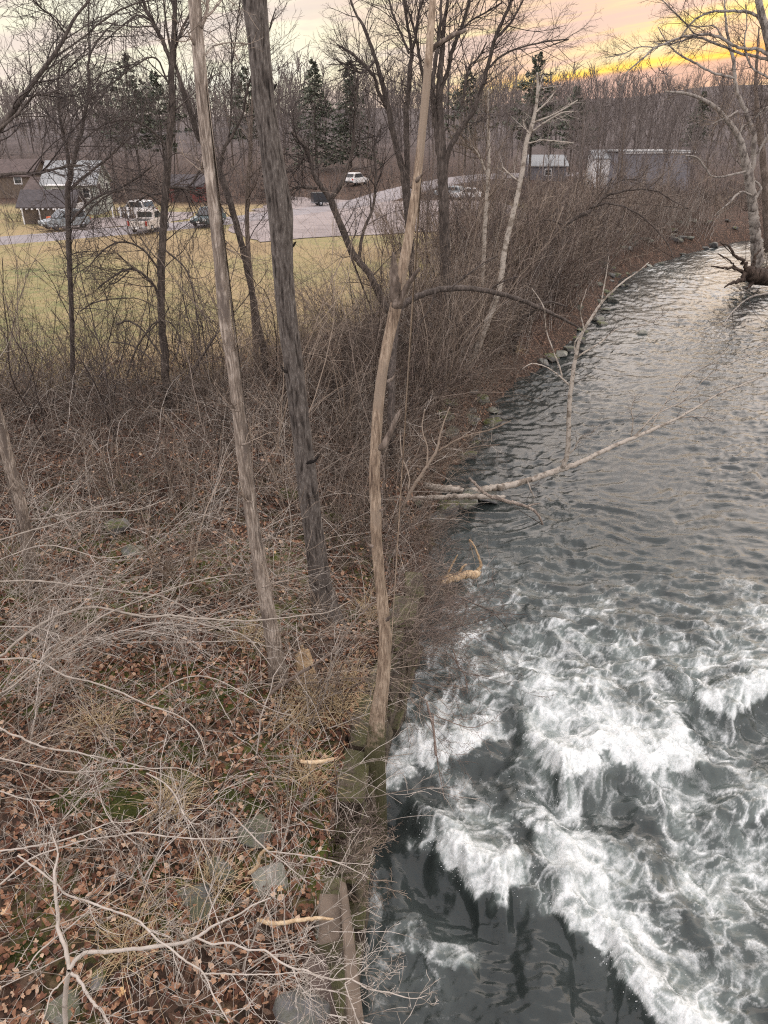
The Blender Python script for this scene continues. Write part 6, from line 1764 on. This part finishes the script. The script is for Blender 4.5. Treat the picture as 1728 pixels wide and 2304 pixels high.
# ================================================================== the bare woods
def wood_proto(seed, H, mat_t, mat_c, limbs=20, narrow=0.55, r=0.15, base_clear=0.35):
    rs = np.random.default_rng(seed)
    P, rr = grow([(0, 0, -0.3)], [(rs.normal() * 0.05, rs.normal() * 0.05, 1)], H, r, 0.02, 12, 0.045, 0.01, rs)
    tr = Tubes()
    tr.add(P, rr, 6)
    cr = Tubes()
    st, dr, L, r0 = spawn(P, rr, limbs, base_clear, 0.99, (narrow, 0.18), (0.22, 0.40), 0.55, 0.02, 0.55, None, rs)
    L1 = grow(st, dr, L, r0, 0.014, 7, 0.09, 0.06, rs)
    cr.add(L1[0], L1[1], 4)
    st, dr, L, r0 = spawn(L1[0], L1[1], 6, 0.2, 0.98, (0.6, 0.2), (0.3, 0.55), 0.6, 0.013, 0.4, None, rs)
    L2 = grow(st, dr, L, r0, 0.011, 5, 0.1, 0.05, rs)
    cr.add(L2[0], L2[1], 3)
    st, dr, L, r0 = spawn(L2[0], L2[1], 4, 0.15, 0.98, (0.6, 0.2), (0.35, 0.7), 0.8, 0.011, 0.4, None, rs)
    L3 = grow(st, dr, L, r0, 0.010, 4, 0.1, 0.04, rs)
    cr.add(L3[0], L3[1], 3)
    return [('trunk', tr.mesh('trunk', mat_t)), ('crown', cr.mesh('crown', mat_c))]


WOOD = [wood_proto(700 + i, 16.0, M['twig_far'] if i % 3 else M['bark_brown'], M['twig_far'], 18 + i, [0.5, 0.6, 0.45, 0.7, 0.55, 0.5, 0.65, 0.5][i], [0.15, 0.18, 0.13, 0.2, 0.15, 0.14, 0.17, 0.12][i], [0.3, 0.35, 0.45, 0.25, 0.4, 0.5, 0.3, 0.35][i]) for i in range(8)]


SHAPE = ['narrow crowned', 'spreading', 'slender', 'broad crowned', 'even crowned', 'high crowned', 'low branched', 'thin trunked']


def wood(n, xr, yr, where, group, hr=(0.75, 1.15), ok=None):
    k = 0
    tries = 0
    while k < n and tries < n * 30:
        tries += 1
        y = rng.uniform(*yr)
        f = rng.uniform(*xr)
        x = f * y
        if ok is not None and not ok(x, y):
            continue
        if shore_d(np.array([x]), np.array([y]))[0] < 3 and right_d(np.array([x]), np.array([y]))[0] < 3:
            continue
        s = rng.uniform(*hr)
        v = int(rng.integers(0, 8))
        q = (s - hr[0]) / (hr[1] - hr[0])
        u = (f - xr[0]) / (xr[1] - xr[0])
        label = '%s %s bare tree %s, %s, %s' % ('tall' if q > 0.66 else 'low' if q < 0.33 else 'middling', SHAPE[v], where, ['left part', 'centre', 'right part'][min(2, int(u * 3))], 'front' if (y - yr[0]) / (yr[1] - yr[0]) < 0.5 else 'rear')
        clone(WOOD[v], 'bare_tree', label, 'tree', x, y, s, rng.uniform(0, 6.28), group)
        k += 1


road_p = np.array(ROAD_C, float)


def off_road(x, y):
    rx = np.interp(y, road_p[:, 1], road_p[:, 0])
    return abs(x - rx) > 7.5 and not (abs(x + 24.5) < 11 and 84 < y < 104)


wood(52, (-0.62, -0.13), (112, 165), 'in the wood behind the house', 'bare trees behind the house', (0.38, 0.92), off_road)
wood(28, (-0.14, 0.06), (135, 190), 'beyond the lot by the twin spruces', 'bare trees beyond the lot', (0.38, 0.85), off_road)
wood(24, (0.04, 0.20), (118, 175), 'far behind the white birch', 'bare trees left of the pine', (0.45, 1.0), off_road)
wood(40, (0.20, 0.40), (112, 180), 'in the wood behind the long building', 'bare trees behind the long building', (0.38, 0.88))
wood(26, (0.36, 0.66), (105, 170), 'in the wood behind the sycamore', 'bare trees behind the sycamore', (0.35, 0.76))
wood(20, (0.24, 0.41), (66, 100), 'in the thicket before the long building', 'slim trees in the thicket', (0.5, 0.75))
wood(8, (0.05, 0.16), (55, 80), 'in the thicket left of the birch', 'slim trees left of the birch', (0.4, 0.6))

# far wooded slope that reads as one mass
def far_wood(name, label, n, region):
    rs = np.random.default_rng(99)
    tb = Tubes()
    x, y = region(n, rs)
    z = height(x, y)
    n = len(x)
    P, rr = grow(np.column_stack([x, y, z - 0.5]), np.column_stack([rs.normal(size=(n, 2)) * 0.05, np.ones(n)]), rs.uniform(11, 19, n), 0.2, 0.05, 5, 0.04, 0, rs)
    tb.add(P, rr, 3)
    st, dr, L, r0 = spawn(P, rr, 12, 0.2, 0.98, (0.6, 0.2), (0.22, 0.4), 0.6, 0.07, 0.4, None, rs)
    Q, qr = grow(st, dr, L, r0, 0.06, 3, 0.1, 0.1, rs)
    tb.add(Q, qr, 3)
    st, dr, L, r0 = spawn(Q, qr, 3, 0.2, 0.98, (0.6, 0.2), (0.4, 0.7), 0.8, 0.06, 0.3, None, rs)
    Q, qr = grow(st, dr, L, r0, 0.05, 2, 0.1, 0.1, rs)
    tb.add(Q, qr, 3)
    tag(link(name, tb.mesh(name, M['twig_far'])), label, 'wood', kind='stuff')


def hill_region(n, rs):
    y = rs.uniform(170, 700, n * 2)
    x = rs.uniform(-0.65, 0.72, n * 2) * y
    keep = rs.random(n * 2) < np.where((y < 420) | (x > 0.1 * y), 1.0, 0.4)
    return x[keep][:n], y[keep][:n]


far_wood('hillside_wood', 'leafless woods covering the far hill and the horizon', 1250, hill_region)


# ================================================================== conifers
def conifer(seed, H, wid, kind):
    rs = np.random.default_rng(seed)
    tr = Tubes()
    P, rr = grow([(0, 0, -0.3)], [(0, 0, 1)], H, H * 0.014, 0.02, 10, 0.01, 0, rs)
    tr.add(P, rr, 6)
    V, F, A, off = [], [], [], 0
    nb = int(H * (11 if kind == 'spruce' else 6))
    for i in range(nb):
        t = (i + rs.random()) / nb
        lo = 0.10 if kind == 'spruce' else 0.30
        z = H * (lo + (1 - lo) * t)
        if kind == 'spruce':
            L = wid * (1 - t) ** 0.85 * rs.uniform(0.65, 1.1) + 0.15
            droop = -0.25 * L
        else:
            L = wid * (0.35 + 0.65 * math.sin(math.pi * min(1, 0.25 + 0.8 * t)) ** 0.8) * rs.uniform(0.35, 1.15) * (1 - 0.75 * max(0, t - 0.55) / 0.45)
            droop = 0.12 * L
        a = rs.uniform(0, 2 * math.pi)
        dv = np.array([math.cos(a), math.sin(a), 0])
        sv = np.array([-dv[1], dv[0], 0])
        q = np.linspace(0, 1, 4)
        line = np.array([(0, 0, z)])[:] + q[:, None] * dv[None] * L + np.outer(q ** 1.6 * droop + 0.0, [0, 0, 1])
        tr.add(line, np.linspace(0.035, 0.01, 4), 3)
        m = int(10 + 16 * L / max(wid, 0.1))
        s = rs.uniform(0.12 if kind == 'spruce' else 0.45, 1.0, m)
        c = np.array([0, 0, z]) + s[:, None] * dv * L + np.outer(s ** 1.6 * droop, [0, 0, 1])
        side = rs.normal(size=m) * 0.16 * L * (1.15 - s * 0.6)
        c = c + side[:, None] * sv + np.outer(rs.normal(size=m) * 0.10, [0, 0, 1])
        sz = rs.uniform(0.22, 0.5, m) * (1.0 if kind == 'spruce' else 1.05)
        u = unit(dv[None] * 0.8 + sv[None] * rs.normal(size=(m, 1)) * 0.8 + rs.normal(size=(m, 3)) * 0.3)
        w = unit(np.cross(u, rs.normal(size=(m, 3)) * 0.5 + np.array([0, 0, 1])))
        tri = np.stack([c - w * sz[:, None] * 0.30, c + w * sz[:, None] * 0.30, c + u * sz[:, None] * 1.25, c + w * sz[:, None] * 0.1 + u * sz[:, None] * 0.35 + np.array([0, 0, 0.5]) * sz[:, None] * rs.normal(size=(m, 1))], 1)
        V.append(tri.reshape(-1, 3))
        F.append(np.concatenate([np.arange(m)[:, None] * 4 + np.array([[0, 1, 2]]), np.arange(m)[:, None] * 4 + np.array([[0, 3, 2]])]) + off)
        A.append(np.repeat(rs.random(m), 4))
        off += m * 4
    cm = mesh_from('crown', np.concatenate(V), [np.concatenate(F)], M['needles'], False, {'rnd': np.concatenate(A)})
    return [('trunk', tr.mesh('trunk', M['bark_dark'])), ('crown', cm)]


for i, (px, ytop, Y, wid, kind, lab) in enumerate([(703, 132, 142, 6.4, 'spruce', 'left one of the twin dark spruces beyond the gravel lot'), (786, 136, 146, 5.8, 'spruce', 'right one of the twin dark spruces beyond the gravel lot'), (278, 122, 124, 5.6, 'pine', 'broad dark pine standing in the wood behind the grey green house'), (345, 160, 130, 4.0, 'pine', 'smaller dark pine right of the broad one behind the house'), (548, 150, 150, 3.6, 'pine', 'dark pine glimpsed between the two big trunks'), (1213, 118, 132, 4.8, 'pine', 'tall flat topped dark pine behind the white birch'),
                                                   (1055, 162, 150, 5.0, 'pine', 'wide dark pine right of the black fanning tree'), (1300, 196, 148, 4.2, 'pine', 'dark pine right of the white birch'), (1586, 205, 230, 6.0, 'spruce', 'pointed dark spruce low at the foot of the far hill')]):
    top = at_y(px, ytop, Y)
    z = hz(top[0], Y)
    H = top[2] - z
    me = conifer(900 + i, H, wid, kind)
    clone(me, 'spruce_tree' if kind == 'spruce' else 'pine_tree', lab, 'tree', top[0], Y, 1.0, 0, None)

# low scrub along the road and at the back of the lot
HEDGE = [sapling_proto(400 + i, 2.2, M[['twig_brown', 'twig_far', 'twig_dark'][i % 3]], 8, 0.5) for i in range(4)]
for n, xr, yr, lab in [(22, (-2, 22), (104, 116), 'low brown scrub at the back edge of the gravel lot'), (16, (-46, -33), (70, 86), 'low brown scrub by the dark roofed shed at the left edge'), (26, (24, 46), (88, 114), 'low brown scrub before the long grey building'), (10, (-22, -8), (100, 114), 'low brown scrub right of the grey green house')]:
    k = 0
    while k < n:
        x, y = rng.uniform(*xr), rng.uniform(*yr)
        if abs(x - np.interp(y, road_p[:, 1], road_p[:, 0])) < 5:
            continue
        hk = int(rng.integers(0, 4))
        fx_, fy_ = (x - xr[0]) / (xr[1] - xr[0]), (y - yr[0]) / (yr[1] - yr[0])
        l2 = lab.replace('low brown', ['brown', 'grey', 'dark', 'brown'][hk]) + ', %s, %s' % (['left', 'middle', 'right'][min(2, int(fx_ * 3))], ['front', 'rear'][fy_ > 0.5])
        clone([('shrub', HEDGE[hk])], 'shrub', l2, 'shrub', x, y, rng.uniform(0.5, 1.1) * (1.9 if 'long grey' in lab else 1.0), rng.uniform(0, 6.28), lab.replace('low brown scrub', 'scrub'))
        k += 1


# ================================================================== houses
def prism(name, pts, mat, parent, x0, x1, axis='x', bevel=0.0):
    """a flat outline (list of (a,z)) pushed out from x0 to x1 along the axis"""
    bm = bmesh.new()
    f = lambda s, a, z: (s, a, z) if axis == 'x' else (a, s, z)
    A = [bm.verts.new(f(x0, a, z)) for a, z in pts]
    B = [bm.verts.new(f(x1, a, z)) for a, z in pts]
    bm.faces.new(A)
    bm.faces.new(B[::-1])
    n = len(pts)
    for i in range(n):
        bm.faces.new((A[i], B[i], B[(i + 1) % n], A[(i + 1) % n]))
    bmesh.ops.recalc_face_normals(bm, faces=bm.faces[:])
    if bevel:
        bmesh.ops.bevel(bm, geom=bm.edges[:], offset=bevel, segments=2, affect='EDGES')
    return link(name, bm_mesh(name, bm, mat), parent)


def boxo(name, c, s, mat, parent, bevel=0.0):
    bm = bmesh.new()
    bmesh.ops.create_cube(bm, size=1)
    for v in bm.verts:
        v.co = Vector((c[0] + v.co.x * s[0], c[1] + v.co.y * s[1], c[2] + v.co.z * s[2]))
    if bevel:
        bmesh.ops.bevel(bm, geom=bm.edges[:], offset=bevel, segments=2, affect='EDGES')
    return link(name, bm_mesh(name, bm, mat), parent)


def window(parent, c, w, h, face):
    """face: 'front' looks to -y, 'side' looks to +x"""
    if face == 'front':
        fr = boxo('window', c, (w + 0.24, 0.10, h + 0.24), M['white_paint'], parent)
        boxo('pane', (c[0], c[1] - 0.04, c[2] + h * 0.25), (w, 0.08, h * 0.46), M['glass'], fr)
        boxo('pane', (c[0], c[1] - 0.04, c[2] - h * 0.25), (w, 0.08, h * 0.46), M['glass'], fr)
    else:
        fr = boxo('window', c, (0.10, w + 0.24, h + 0.24), M['white_paint'], parent)
        boxo('pane', (c[0] + 0.04, c[1], c[2] + h * 0.25), (0.08, w, h * 0.46), M['glass'], fr)
        boxo('pane', (c[0] + 0.04, c[1], c[2] - h * 0.25), (0.08, w, h * 0.46), M['glass'], fr)


def gable_house(name, label, px, Y, L, D, eave, ridge, wall_m, roof_m, yaw=0.0, over=0.35, z=None, right=True):
    """px is where the right front corner stands; long side to the camera, gable to the right"""
    x = at_y(px, 500, Y)[0]
    z = hz(x, Y) if z is None else z
    h = thing(name, label, 'house', (x, Y, z), None, yaw)
    prism('wall', [(0, -0.5), (D, -0.5), (D, eave), (D / 2, ridge), (0, eave)], wall_m, h, -L, 0)
    sl = (ridge - eave) / (D / 2)
    t = 0.14
    prism('roof', [(-over, eave - sl * over + 0.03), (D / 2, ridge + 0.03), (D / 2, ridge + 0.03 + t), (-over, eave - sl * over + 0.03 + t)], roof_m, h, -L - over, over)
    prism('roof', [(D + over, eave - sl * over + 0.03), (D / 2 + 0.004, ridge + 0.03), (D / 2 + 0.004, ridge + 0.03 + t), (D + over, eave - sl * over + 0.03 + t)], roof_m, h, -L - over, over)
    return h


hs = gable_house('house', 'small grey green house with a pale metal roof at the left beyond the road', 226, 90, 5.6, 6.0, 3.2, 5.3, M['siding'], M['roof_metal'], R(3))
for xx in (-4.35, -1.0):
    window(hs, (xx, -0.05, 2.25), 0.62, 0.95, 'front')
window(hs, (0.04, 1.5, 2.6), 0.7, 1.0, 'side')
window(hs, (0.04, 4.4, 2.6), 0.7, 1.0, 'side')
boxo('vent', (0.03, 3.0, 4.3), (0.08, 0.3, 0.5), M['dark_wood'], hs)
for k in range(8):
    boxo('clapboard', (-2.8, -0.02, 0.25 + k * 0.38), (5.6, 0.03, 0.34), M['siding'], hs)
    boxo('clapboard', (0.02, 3.0, 0.25 + k * 0.38), (0.03, 6.0, 0.34), M['siding'], hs)
boxo('porch_roof', (-2.6, -0.65, 3.12), (4.9, 1.3, 0.1), M['white_paint'], hs)
# lower pink addition
ad = thing('house', 'low pinkish house end peeping out left of the grey green house', 'house', (at_y(122, 450, 92)[0], 92, hz(at_y(122, 450, 92)[0], 92)))
prism('wall', [(0, -0.5), (5, -0.5), (5, 2.4), (2.5, 3.5), (0, 2.4)], M['pink_wall'], ad, -3.0, 0)
prism('roof', [(-0.3, 2.3), (2.5, 3.54), (2.5, 3.7), (-0.3, 2.45)], M['roof_brown'], ad, -3.3, 0.3)
prism('roof', [(5.3, 2.3), (2.504, 3.54), (2.504, 3.7), (5.3, 2.45)], M['roof_brown'], ad, -3.3, 0.3)
# porch post and far roofs at the left
fr = gable_house('house', 'brown roofed house half hidden in the wood at the left edge', 92, 112, 8, 7, 2.8, 4.6, M['weathered_wood'], M['roof_brown'])
window(fr, (-2.0, -0.04, 2.4), 0.9, 1.1, 'front')
# shed with dark roof in front
sh = gable_house('garage', 'white gabled garage with a dark roof and bare rafter ends in front of the house', 170, 81, 5.2, 3.4, 1.75, 2.95, M['weathered_wood'], M['roof_dark'], R(2), 0.4)
boxo('gable_wall', (0.03, 1.7, 0.85), (0.06, 3.3, 2.0), M['white_paint'], sh)
prism('gable_trim', [(-0.25, 1.72), (1.7, 2.95), (3.65, 1.72), (3.4, 1.72), (1.7, 2.78), (0, 1.72)], M['white_paint'], sh, 0.02, 0.09)
boxo('garage_door', (0.08, 1.7, 0.75), (0.05, 2.2, 1.6), M['white_paint'], sh)
boxo('window', (0.09, 1.7, 2.15), (0.04, 0.5, 0.42), M['glass'], sh)
for k in range(10):
    boxo('rafter_end', (-5.0 + k * 0.54, -0.5, 1.45), (0.10, 0.4, 0.12), M['white_paint'], sh)
for k in range(3):
    boxo('post', (-5.0 + k * 1.7, -0.42, 0.5), (0.11, 0.11, 2.0), M['white_paint'], sh)
# long grey building by the bend
lb = thing('building', 'long low grey building with a white roof edge behind the thicket at the right', 'building', (at_y(1480, 380, 122)[0], 122, hz(at_y(1480, 380, 122)[0], 122)), None, R(14))
boxo('wall', (0, 4, 2.4), (11.5, 8, 5.6), M['grey_wall'], lb)
boxo('fascia', (0, -0.12, 5.3), (11.9, 0.2, 0.22), M['white_paint'], lb)
boxo('roof', (0, 4, 5.45), (12.0, 8.6, 0.18), M['roof_metal'], lb)
for k in range(6):
    boxo('panel', (-4.75 + k * 1.9, -0.02, 2.4), (1.85, 0.05, 5.2), M['grey_wall'], lb)
bl = thing('shed', 'small white shed left of the long grey building', 'shed', (at_y(1352, 350, 126)[0], 126, hz(at_y(1352, 350, 126)[0], 126)), None, R(6))
prism('wall', [(-1.6, -0.3), (1.6, -0.3), (1.6, 4.2), (0, 5.2), (-1.6, 4.2)], M['white_paint'], bl, -1.6, 1.6)
prism('roof', [(-1.8, 4.1), (0, 5.24), (0, 5.36), (-1.8, 4.22)], M['roof_metal'], bl, -1.8, 1.8)
prism('roof', [(1.8, 4.1), (0.004, 5.24), (0.004, 5.36), (1.8, 4.22)], M['roof_metal'], bl, -1.8, 1.8)
bb = gable_house('building', 'pale building glimpsed behind the white birch', 1262, 135, 6, 6, 2.4, 3.8, M['grey_wall'], M['roof_metal'])
window(bb, (-3, -0.04, 1.4), 0.9, 0.9, 'front')
rb = gable_house('barn', 'small red barn behind the road between the pale trunk and the house', 462, 106, 4.4, 4.0, 2.0, 3.1, M['barn_red'], M['roof_dark'])
boxo('door', (-2.6, -0.04, 1.1), (2.0, 0.1, 2.2), M['dark_wood'], rb)

# fence posts beside the house
fx = at_y(252, 470, 86)[0]
fence = thing('fence', 'weathered picket fence between the house and the road', 'fence', (fx, 86, hz(fx, 86)))
for k in range(18):
    boxo('picket', (k * 0.28, 0, 0.55), (0.13, 0.04, 1.25 + 0.1 * rng.normal()), M['weathered_wood'] if k % 3 else M['white_paint'], fence)
boxo('rail', (2.4, 0.045, 0.8), (5.1, 0.04, 0.09), M['weathered_wood'], fence)


# ================================================================== vehicles
def wheel(parent, x, y, r, w=0.24):
    P = np.array([(x, y - w / 2, r), (x, y - w / 2 + 0.03, r), (x, y, r), (x, y + w / 2 - 0.03, r), (x, y + w / 2, r)])
    tb = Tubes()
    tb.add(P, np.array([r * 0.9, r, r, r, r * 0.9]), 18, cap=True)
    o = link('wheel', tb.mesh('tyre', M['tyre']), parent)
    tb = Tubes()
    s = 1 if y > 0 else -1
    tb.add(np.array([(x, y + s * (w / 2 - 0.02), r), (x, y + s * (w / 2 + 0.012), r)]), np.array([r * 0.6, r * 0.56]), 14, cap=True)
    link('rim', tb.mesh('rim', M['rim']), o)


def car(name, label, x, y, heading, body_m, kind='suv', z=None):
    """x forward, y left; heading is the compass turn of the nose (0 = +x)"""
    z = hz(x, y) + 0.12 if z is None else z
    c = thing(name, label, {'pickup_truck': 'truck'}.get(name, 'car'), (x, y, z), None, heading)
    W2 = 0.93
    if kind == 'pickup':
        prism('body', [(-2.75, 0.42), (-2.75, 1.12), (-0.95, 1.14), (-0.95, 1.16), (1.25, 1.16), (2.55, 1.05), (2.72, 0.85), (2.72, 0.42), (2.3, 0.36), (-2.3, 0.36)], body_m, c, -W2, W2, 'y', 0.05)
        prism('cab', [(-1.05, 1.14), (-0.85, 1.82), (0.35, 1.84), (1.2, 1.14)], body_m, c, -W2 + 0.09, W2 - 0.09, 'y', 0.06)
        boxo('rear_window', (-0.985, 0, 1.5), (0.12, 1.35, 0.46), M['glass'], c, 0.02)
        for s in (-1, 1):
            prism('side_window', [(-0.75, 1.22), (-0.65, 1.72), (0.25, 1.74), (0.85, 1.22)], M['glass'], c, s * (W2 - 0.12), s * (W2 - 0.075), 'y')
        prism('windscreen', [(0.42, 1.78), (1.15, 1.18), (1.20, 1.20), (0.48, 1.80)], M['glass'], c, -W2 + 0.2, W2 - 0.2, 'y')
        boxo('tailgate', (-2.775, 0, 0.83), (0.05, 1.5, 0.52), body_m, c, 0.015)
        boxo('bed_liner', (-1.85, 0, 1.125), (1.6, 1.5, 0.03), M['car_dark'], c)
        boxo('bumper', (-2.83, 0, 0.5), (0.16, 1.8, 0.2), M['rim'], c, 0.03)
        boxo('number_plate', (-2.92, 0, 0.52), (0.02, 0.32, 0.15), M['white_paint'], c)
        for s in (-1, 1):
            boxo('tail_light', (-2.77, s * 0.85, 0.9), (0.07, 0.17, 0.42), M['tail_red'], c, 0.015)
            boxo('headlight', (2.70, s * 0.72, 0.85), (0.08, 0.36, 0.2), M['lamp_clear'], c, 0.015)
            boxo('mirror', (0.75, s * 1.03, 1.22), (0.12, 0.2, 0.18), body_m, c, 0.02)
            wheel(c, -1.75, s * 0.82, 0.38)
            wheel(c, 1.75, s * 0.82, 0.38)
    else:
        hr = 1.68 if kind == 'suv' else 1.45
        hb = 0.98 if kind == 'suv' else 0.9
        prism('body', [(-2.2, 0.36), (-2.25, 0.62), (-2.18, hb), (0.95, hb), (2.05, hb - 0.14), (2.22, 0.68), (2.2, 0.36), (1.8, 0.28), (-1.8, 0.28)], body_m, c, -0.9, 0.9, 'y', 0.06)
        back = -2.0 if kind == 'suv' else -1.55
        prism('cab', [(back, hb - 0.02), (back + 0.28, hr - 0.05), (back + 0.6, hr), (0.15, hr), (1.05, hb - 0.02)], body_m, c, -0.80, 0.80, 'y', 0.06)
        for s in (-1, 1):
            prism('side_window', [(back + 0.22, hb + 0.06), (back + 0.42, hr - 0.12), (0.08, hr - 0.12), (0.72, hb + 0.06)], M['glass'], c, s * 0.78, s * 0.815, 'y')
            boxo('headlight', (2.17, s * 0.66, 0.74), (0.12, 0.36, 0.18), M['lamp_clear'], c, 0.02)
            boxo('tail_light', (-2.22, s * 0.74, 0.8), (0.08, 0.22, 0.26), M['tail_red'], c, 0.02)
            boxo('mirror', (0.62, s * 0.97, hb + 0.06), (0.12, 0.18, 0.14), body_m, c, 0.02)
            wheel(c, -1.38, s * 0.78, 0.34)
            wheel(c, 1.38, s * 0.78, 0.34)
        prism('windscreen', [(0.22, hr - 0.07), (0.98, hb + 0.06), (1.03, hb + 0.08), (0.28, hr - 0.03)], M['glass'], c, -0.68, 0.68, 'y')
        prism('rear_window', [(back + 0.05, hb + 0.12), (back + 0.25, hr - 0.13), (back + 0.19, hr - 0.11), (back - 0.01, hb + 0.14)], M['glass'], c, -0.66, 0.66, 'y')
        boxo('bumper', (2.2, 0, 0.46), (0.14, 1.6, 0.2), M['car_dark'], c, 0.03)
        boxo('bumper', (-2.22, 0, 0.46), (0.14, 1.6, 0.2), M['car_dark'], c, 0.03)
        boxo('number_plate', (-2.30, 0, 0.62), (0.02, 0.32, 0.15), M['white_paint'], c)
        boxo('number_plate', (2.28, 0, 0.5), (0.02, 0.32, 0.15), M['white_paint'], c)
    return c


def at_road(px, Y):
    return at_y(px, 500, Y)[0]


car('pickup_truck', 'beige white pickup truck with red tail lights standing on the road', at_road(338, 74.5), 74.5, R(82), M['car_beige'], 'pickup')
car('parked_car', 'dark car with a pale windscreen half hidden behind the Y forked tree', at_road(146, 76), 76, R(228), M['car_grey'], 'suv')
car('parked_car', 'dark estate car on the road, half hidden by the pale trunk', at_road(470, 79), 79, R(-105), M['car_teal'], 'suv')
car('parked_car', 'white topped car parked by the fence under the trees', at_road(312, 87), 87, R(150), M['car_white'], 'suv')
car('parked_car', 'white car parked behind the gravel lot, right of the other one', at_road(1048, 108), 108, R(170), M['car_white'], 'sedan')
car('parked_car', 'pale blue grey car parked behind the gravel lot left of the white one', at_road(1014, 110), 110, R(150), M['car_grey'], 'sedan')
car('parked_car', 'white car standing up the hill road beyond the lot', at_road(803, 124), 124, R(60), M['car_white'], 'suv')
car('parked_car', 'pale car before the long grey building', at_road(1412, 116), 116, R(20), M['car_grey'], 'suv', hz(at_road(1412, 116), 116) + 2.2) if False else None

# orange barrel by the garage, dark box trailer at the lot edge
bx_, by_ = at_road(112, 77.5), 77.5
ba = thing('traffic_barrel', 'orange barrel standing left of the half hidden car', 'barrel', (bx_, by_, hz(bx_, by_)))
tb = Tubes()
tb.add(np.array([(0, 0, 0.0), (0, 0, 0.08), (0, 0, 0.1), (0, 0, 0.5), (0, 0, 0.52), (0, 0, 1.0), (0, 0, 1.05)]), np.array([0.36, 0.36, 0.30, 0.28, 0.27, 0.24, 0.20]), 16, cap=True)
link('drum', tb.mesh('drum', M['barrel']), ba)
tb = Tubes()
tb.add(np.array([(0, 0, 0.55), (0, 0, 0.70)]), np.array([0.278, 0.271]), 16)
link('band', tb.mesh('band', M['white_paint']), ba)
tx, ty = at_road(721, 101), 101.0
tr = thing('utility_trailer', 'small dark box trailer at the far edge of the gravel lot', 'trailer', (tx, ty, hz(tx, ty) + 0.08), None, R(20))
boxo('body', (0, 0, 1.0), (1.9, 1.4, 1.1), M['car_dark'], tr, 0.04)
boxo('frame', (0, 0, 0.40), (2.1, 1.2, 0.1), M['rim'], tr)
boxo('drawbar', (1.5, 0, 0.40), (1.1, 0.1, 0.08), M['rim'], tr)
for s in (-1, 1):
    wheel(tr, -0.1, s * 0.82, 0.3, 0.18)
# mossy bank of shrubs on the grass island
for px, py, lab in [(790, 430, 'clipped dark shrub on the grass island of the lot'), (870, 425, 'second clipped dark shrub on the grass island'), (740, 432, 'small shrub at the left end of the grass island')]:
    p = ground(px, py)
    clone([('shrub', HEDGE[2])], 'shrub', lab, 'shrub', p[0], p[1], 0.8, rng.uniform(0, 6), None)

# ================================================================== poles and wires on the left
def pole(x, y, label):
    z = hz(x, y)
    p = thing('utility_pole', label, 'pole', (x, y, z))
    tb = Tubes()
    tb.add(np.array([(0, 0, -0.4), (0, 0, 4), (0, 0, 9.6)]), np.array([0.15, 0.13, 0.10]), 10, cap=True)
    link('post', tb.mesh('post', M['weathered_wood']), p)
    boxo('crossarm', (0, -0.14, 8.9), (2.2, 0.1, 0.12), M['weathered_wood'], p)
    for s in (-0.95, 0.1, 0.95):
        boxo('insulator', (s, -0.14, 9.03), (0.09, 0.09, 0.14), M['grey_wall'], p, 0.02)
    return z


pa, pb = (-62, 84), (-13.6, 98)
za, zb = pole(*pa, 'wooden utility pole off the left edge'), pole(*pb, 'wooden utility pole behind the pale trunk')
for k, (s, h) in enumerate([(-0.95, 9.1), (0.95, 9.1), (0.1, 7.6)]):
    t = np.linspace(0, 1, 24)[:, None]
    a, c = np.array([pa[0] + s, pa[1] - .14, za + h]), np.array([pb[0] + s, pb[1] - .14, zb + h])
    line = a * (1 - t) + c * t - np.outer((4 * t * (1 - t))[:, 0] * 1.2, [0, 0, 1])
    tb = Tubes()
    tb.add(line, np.full(24, 0.018), 4)
    tag(link('power_line', tb.mesh('power_line', M['cable'])), ['upper far power line crossing before the house', 'upper near power line crossing before the house', 'lowest power line crossing before the house'][k], 'cable')
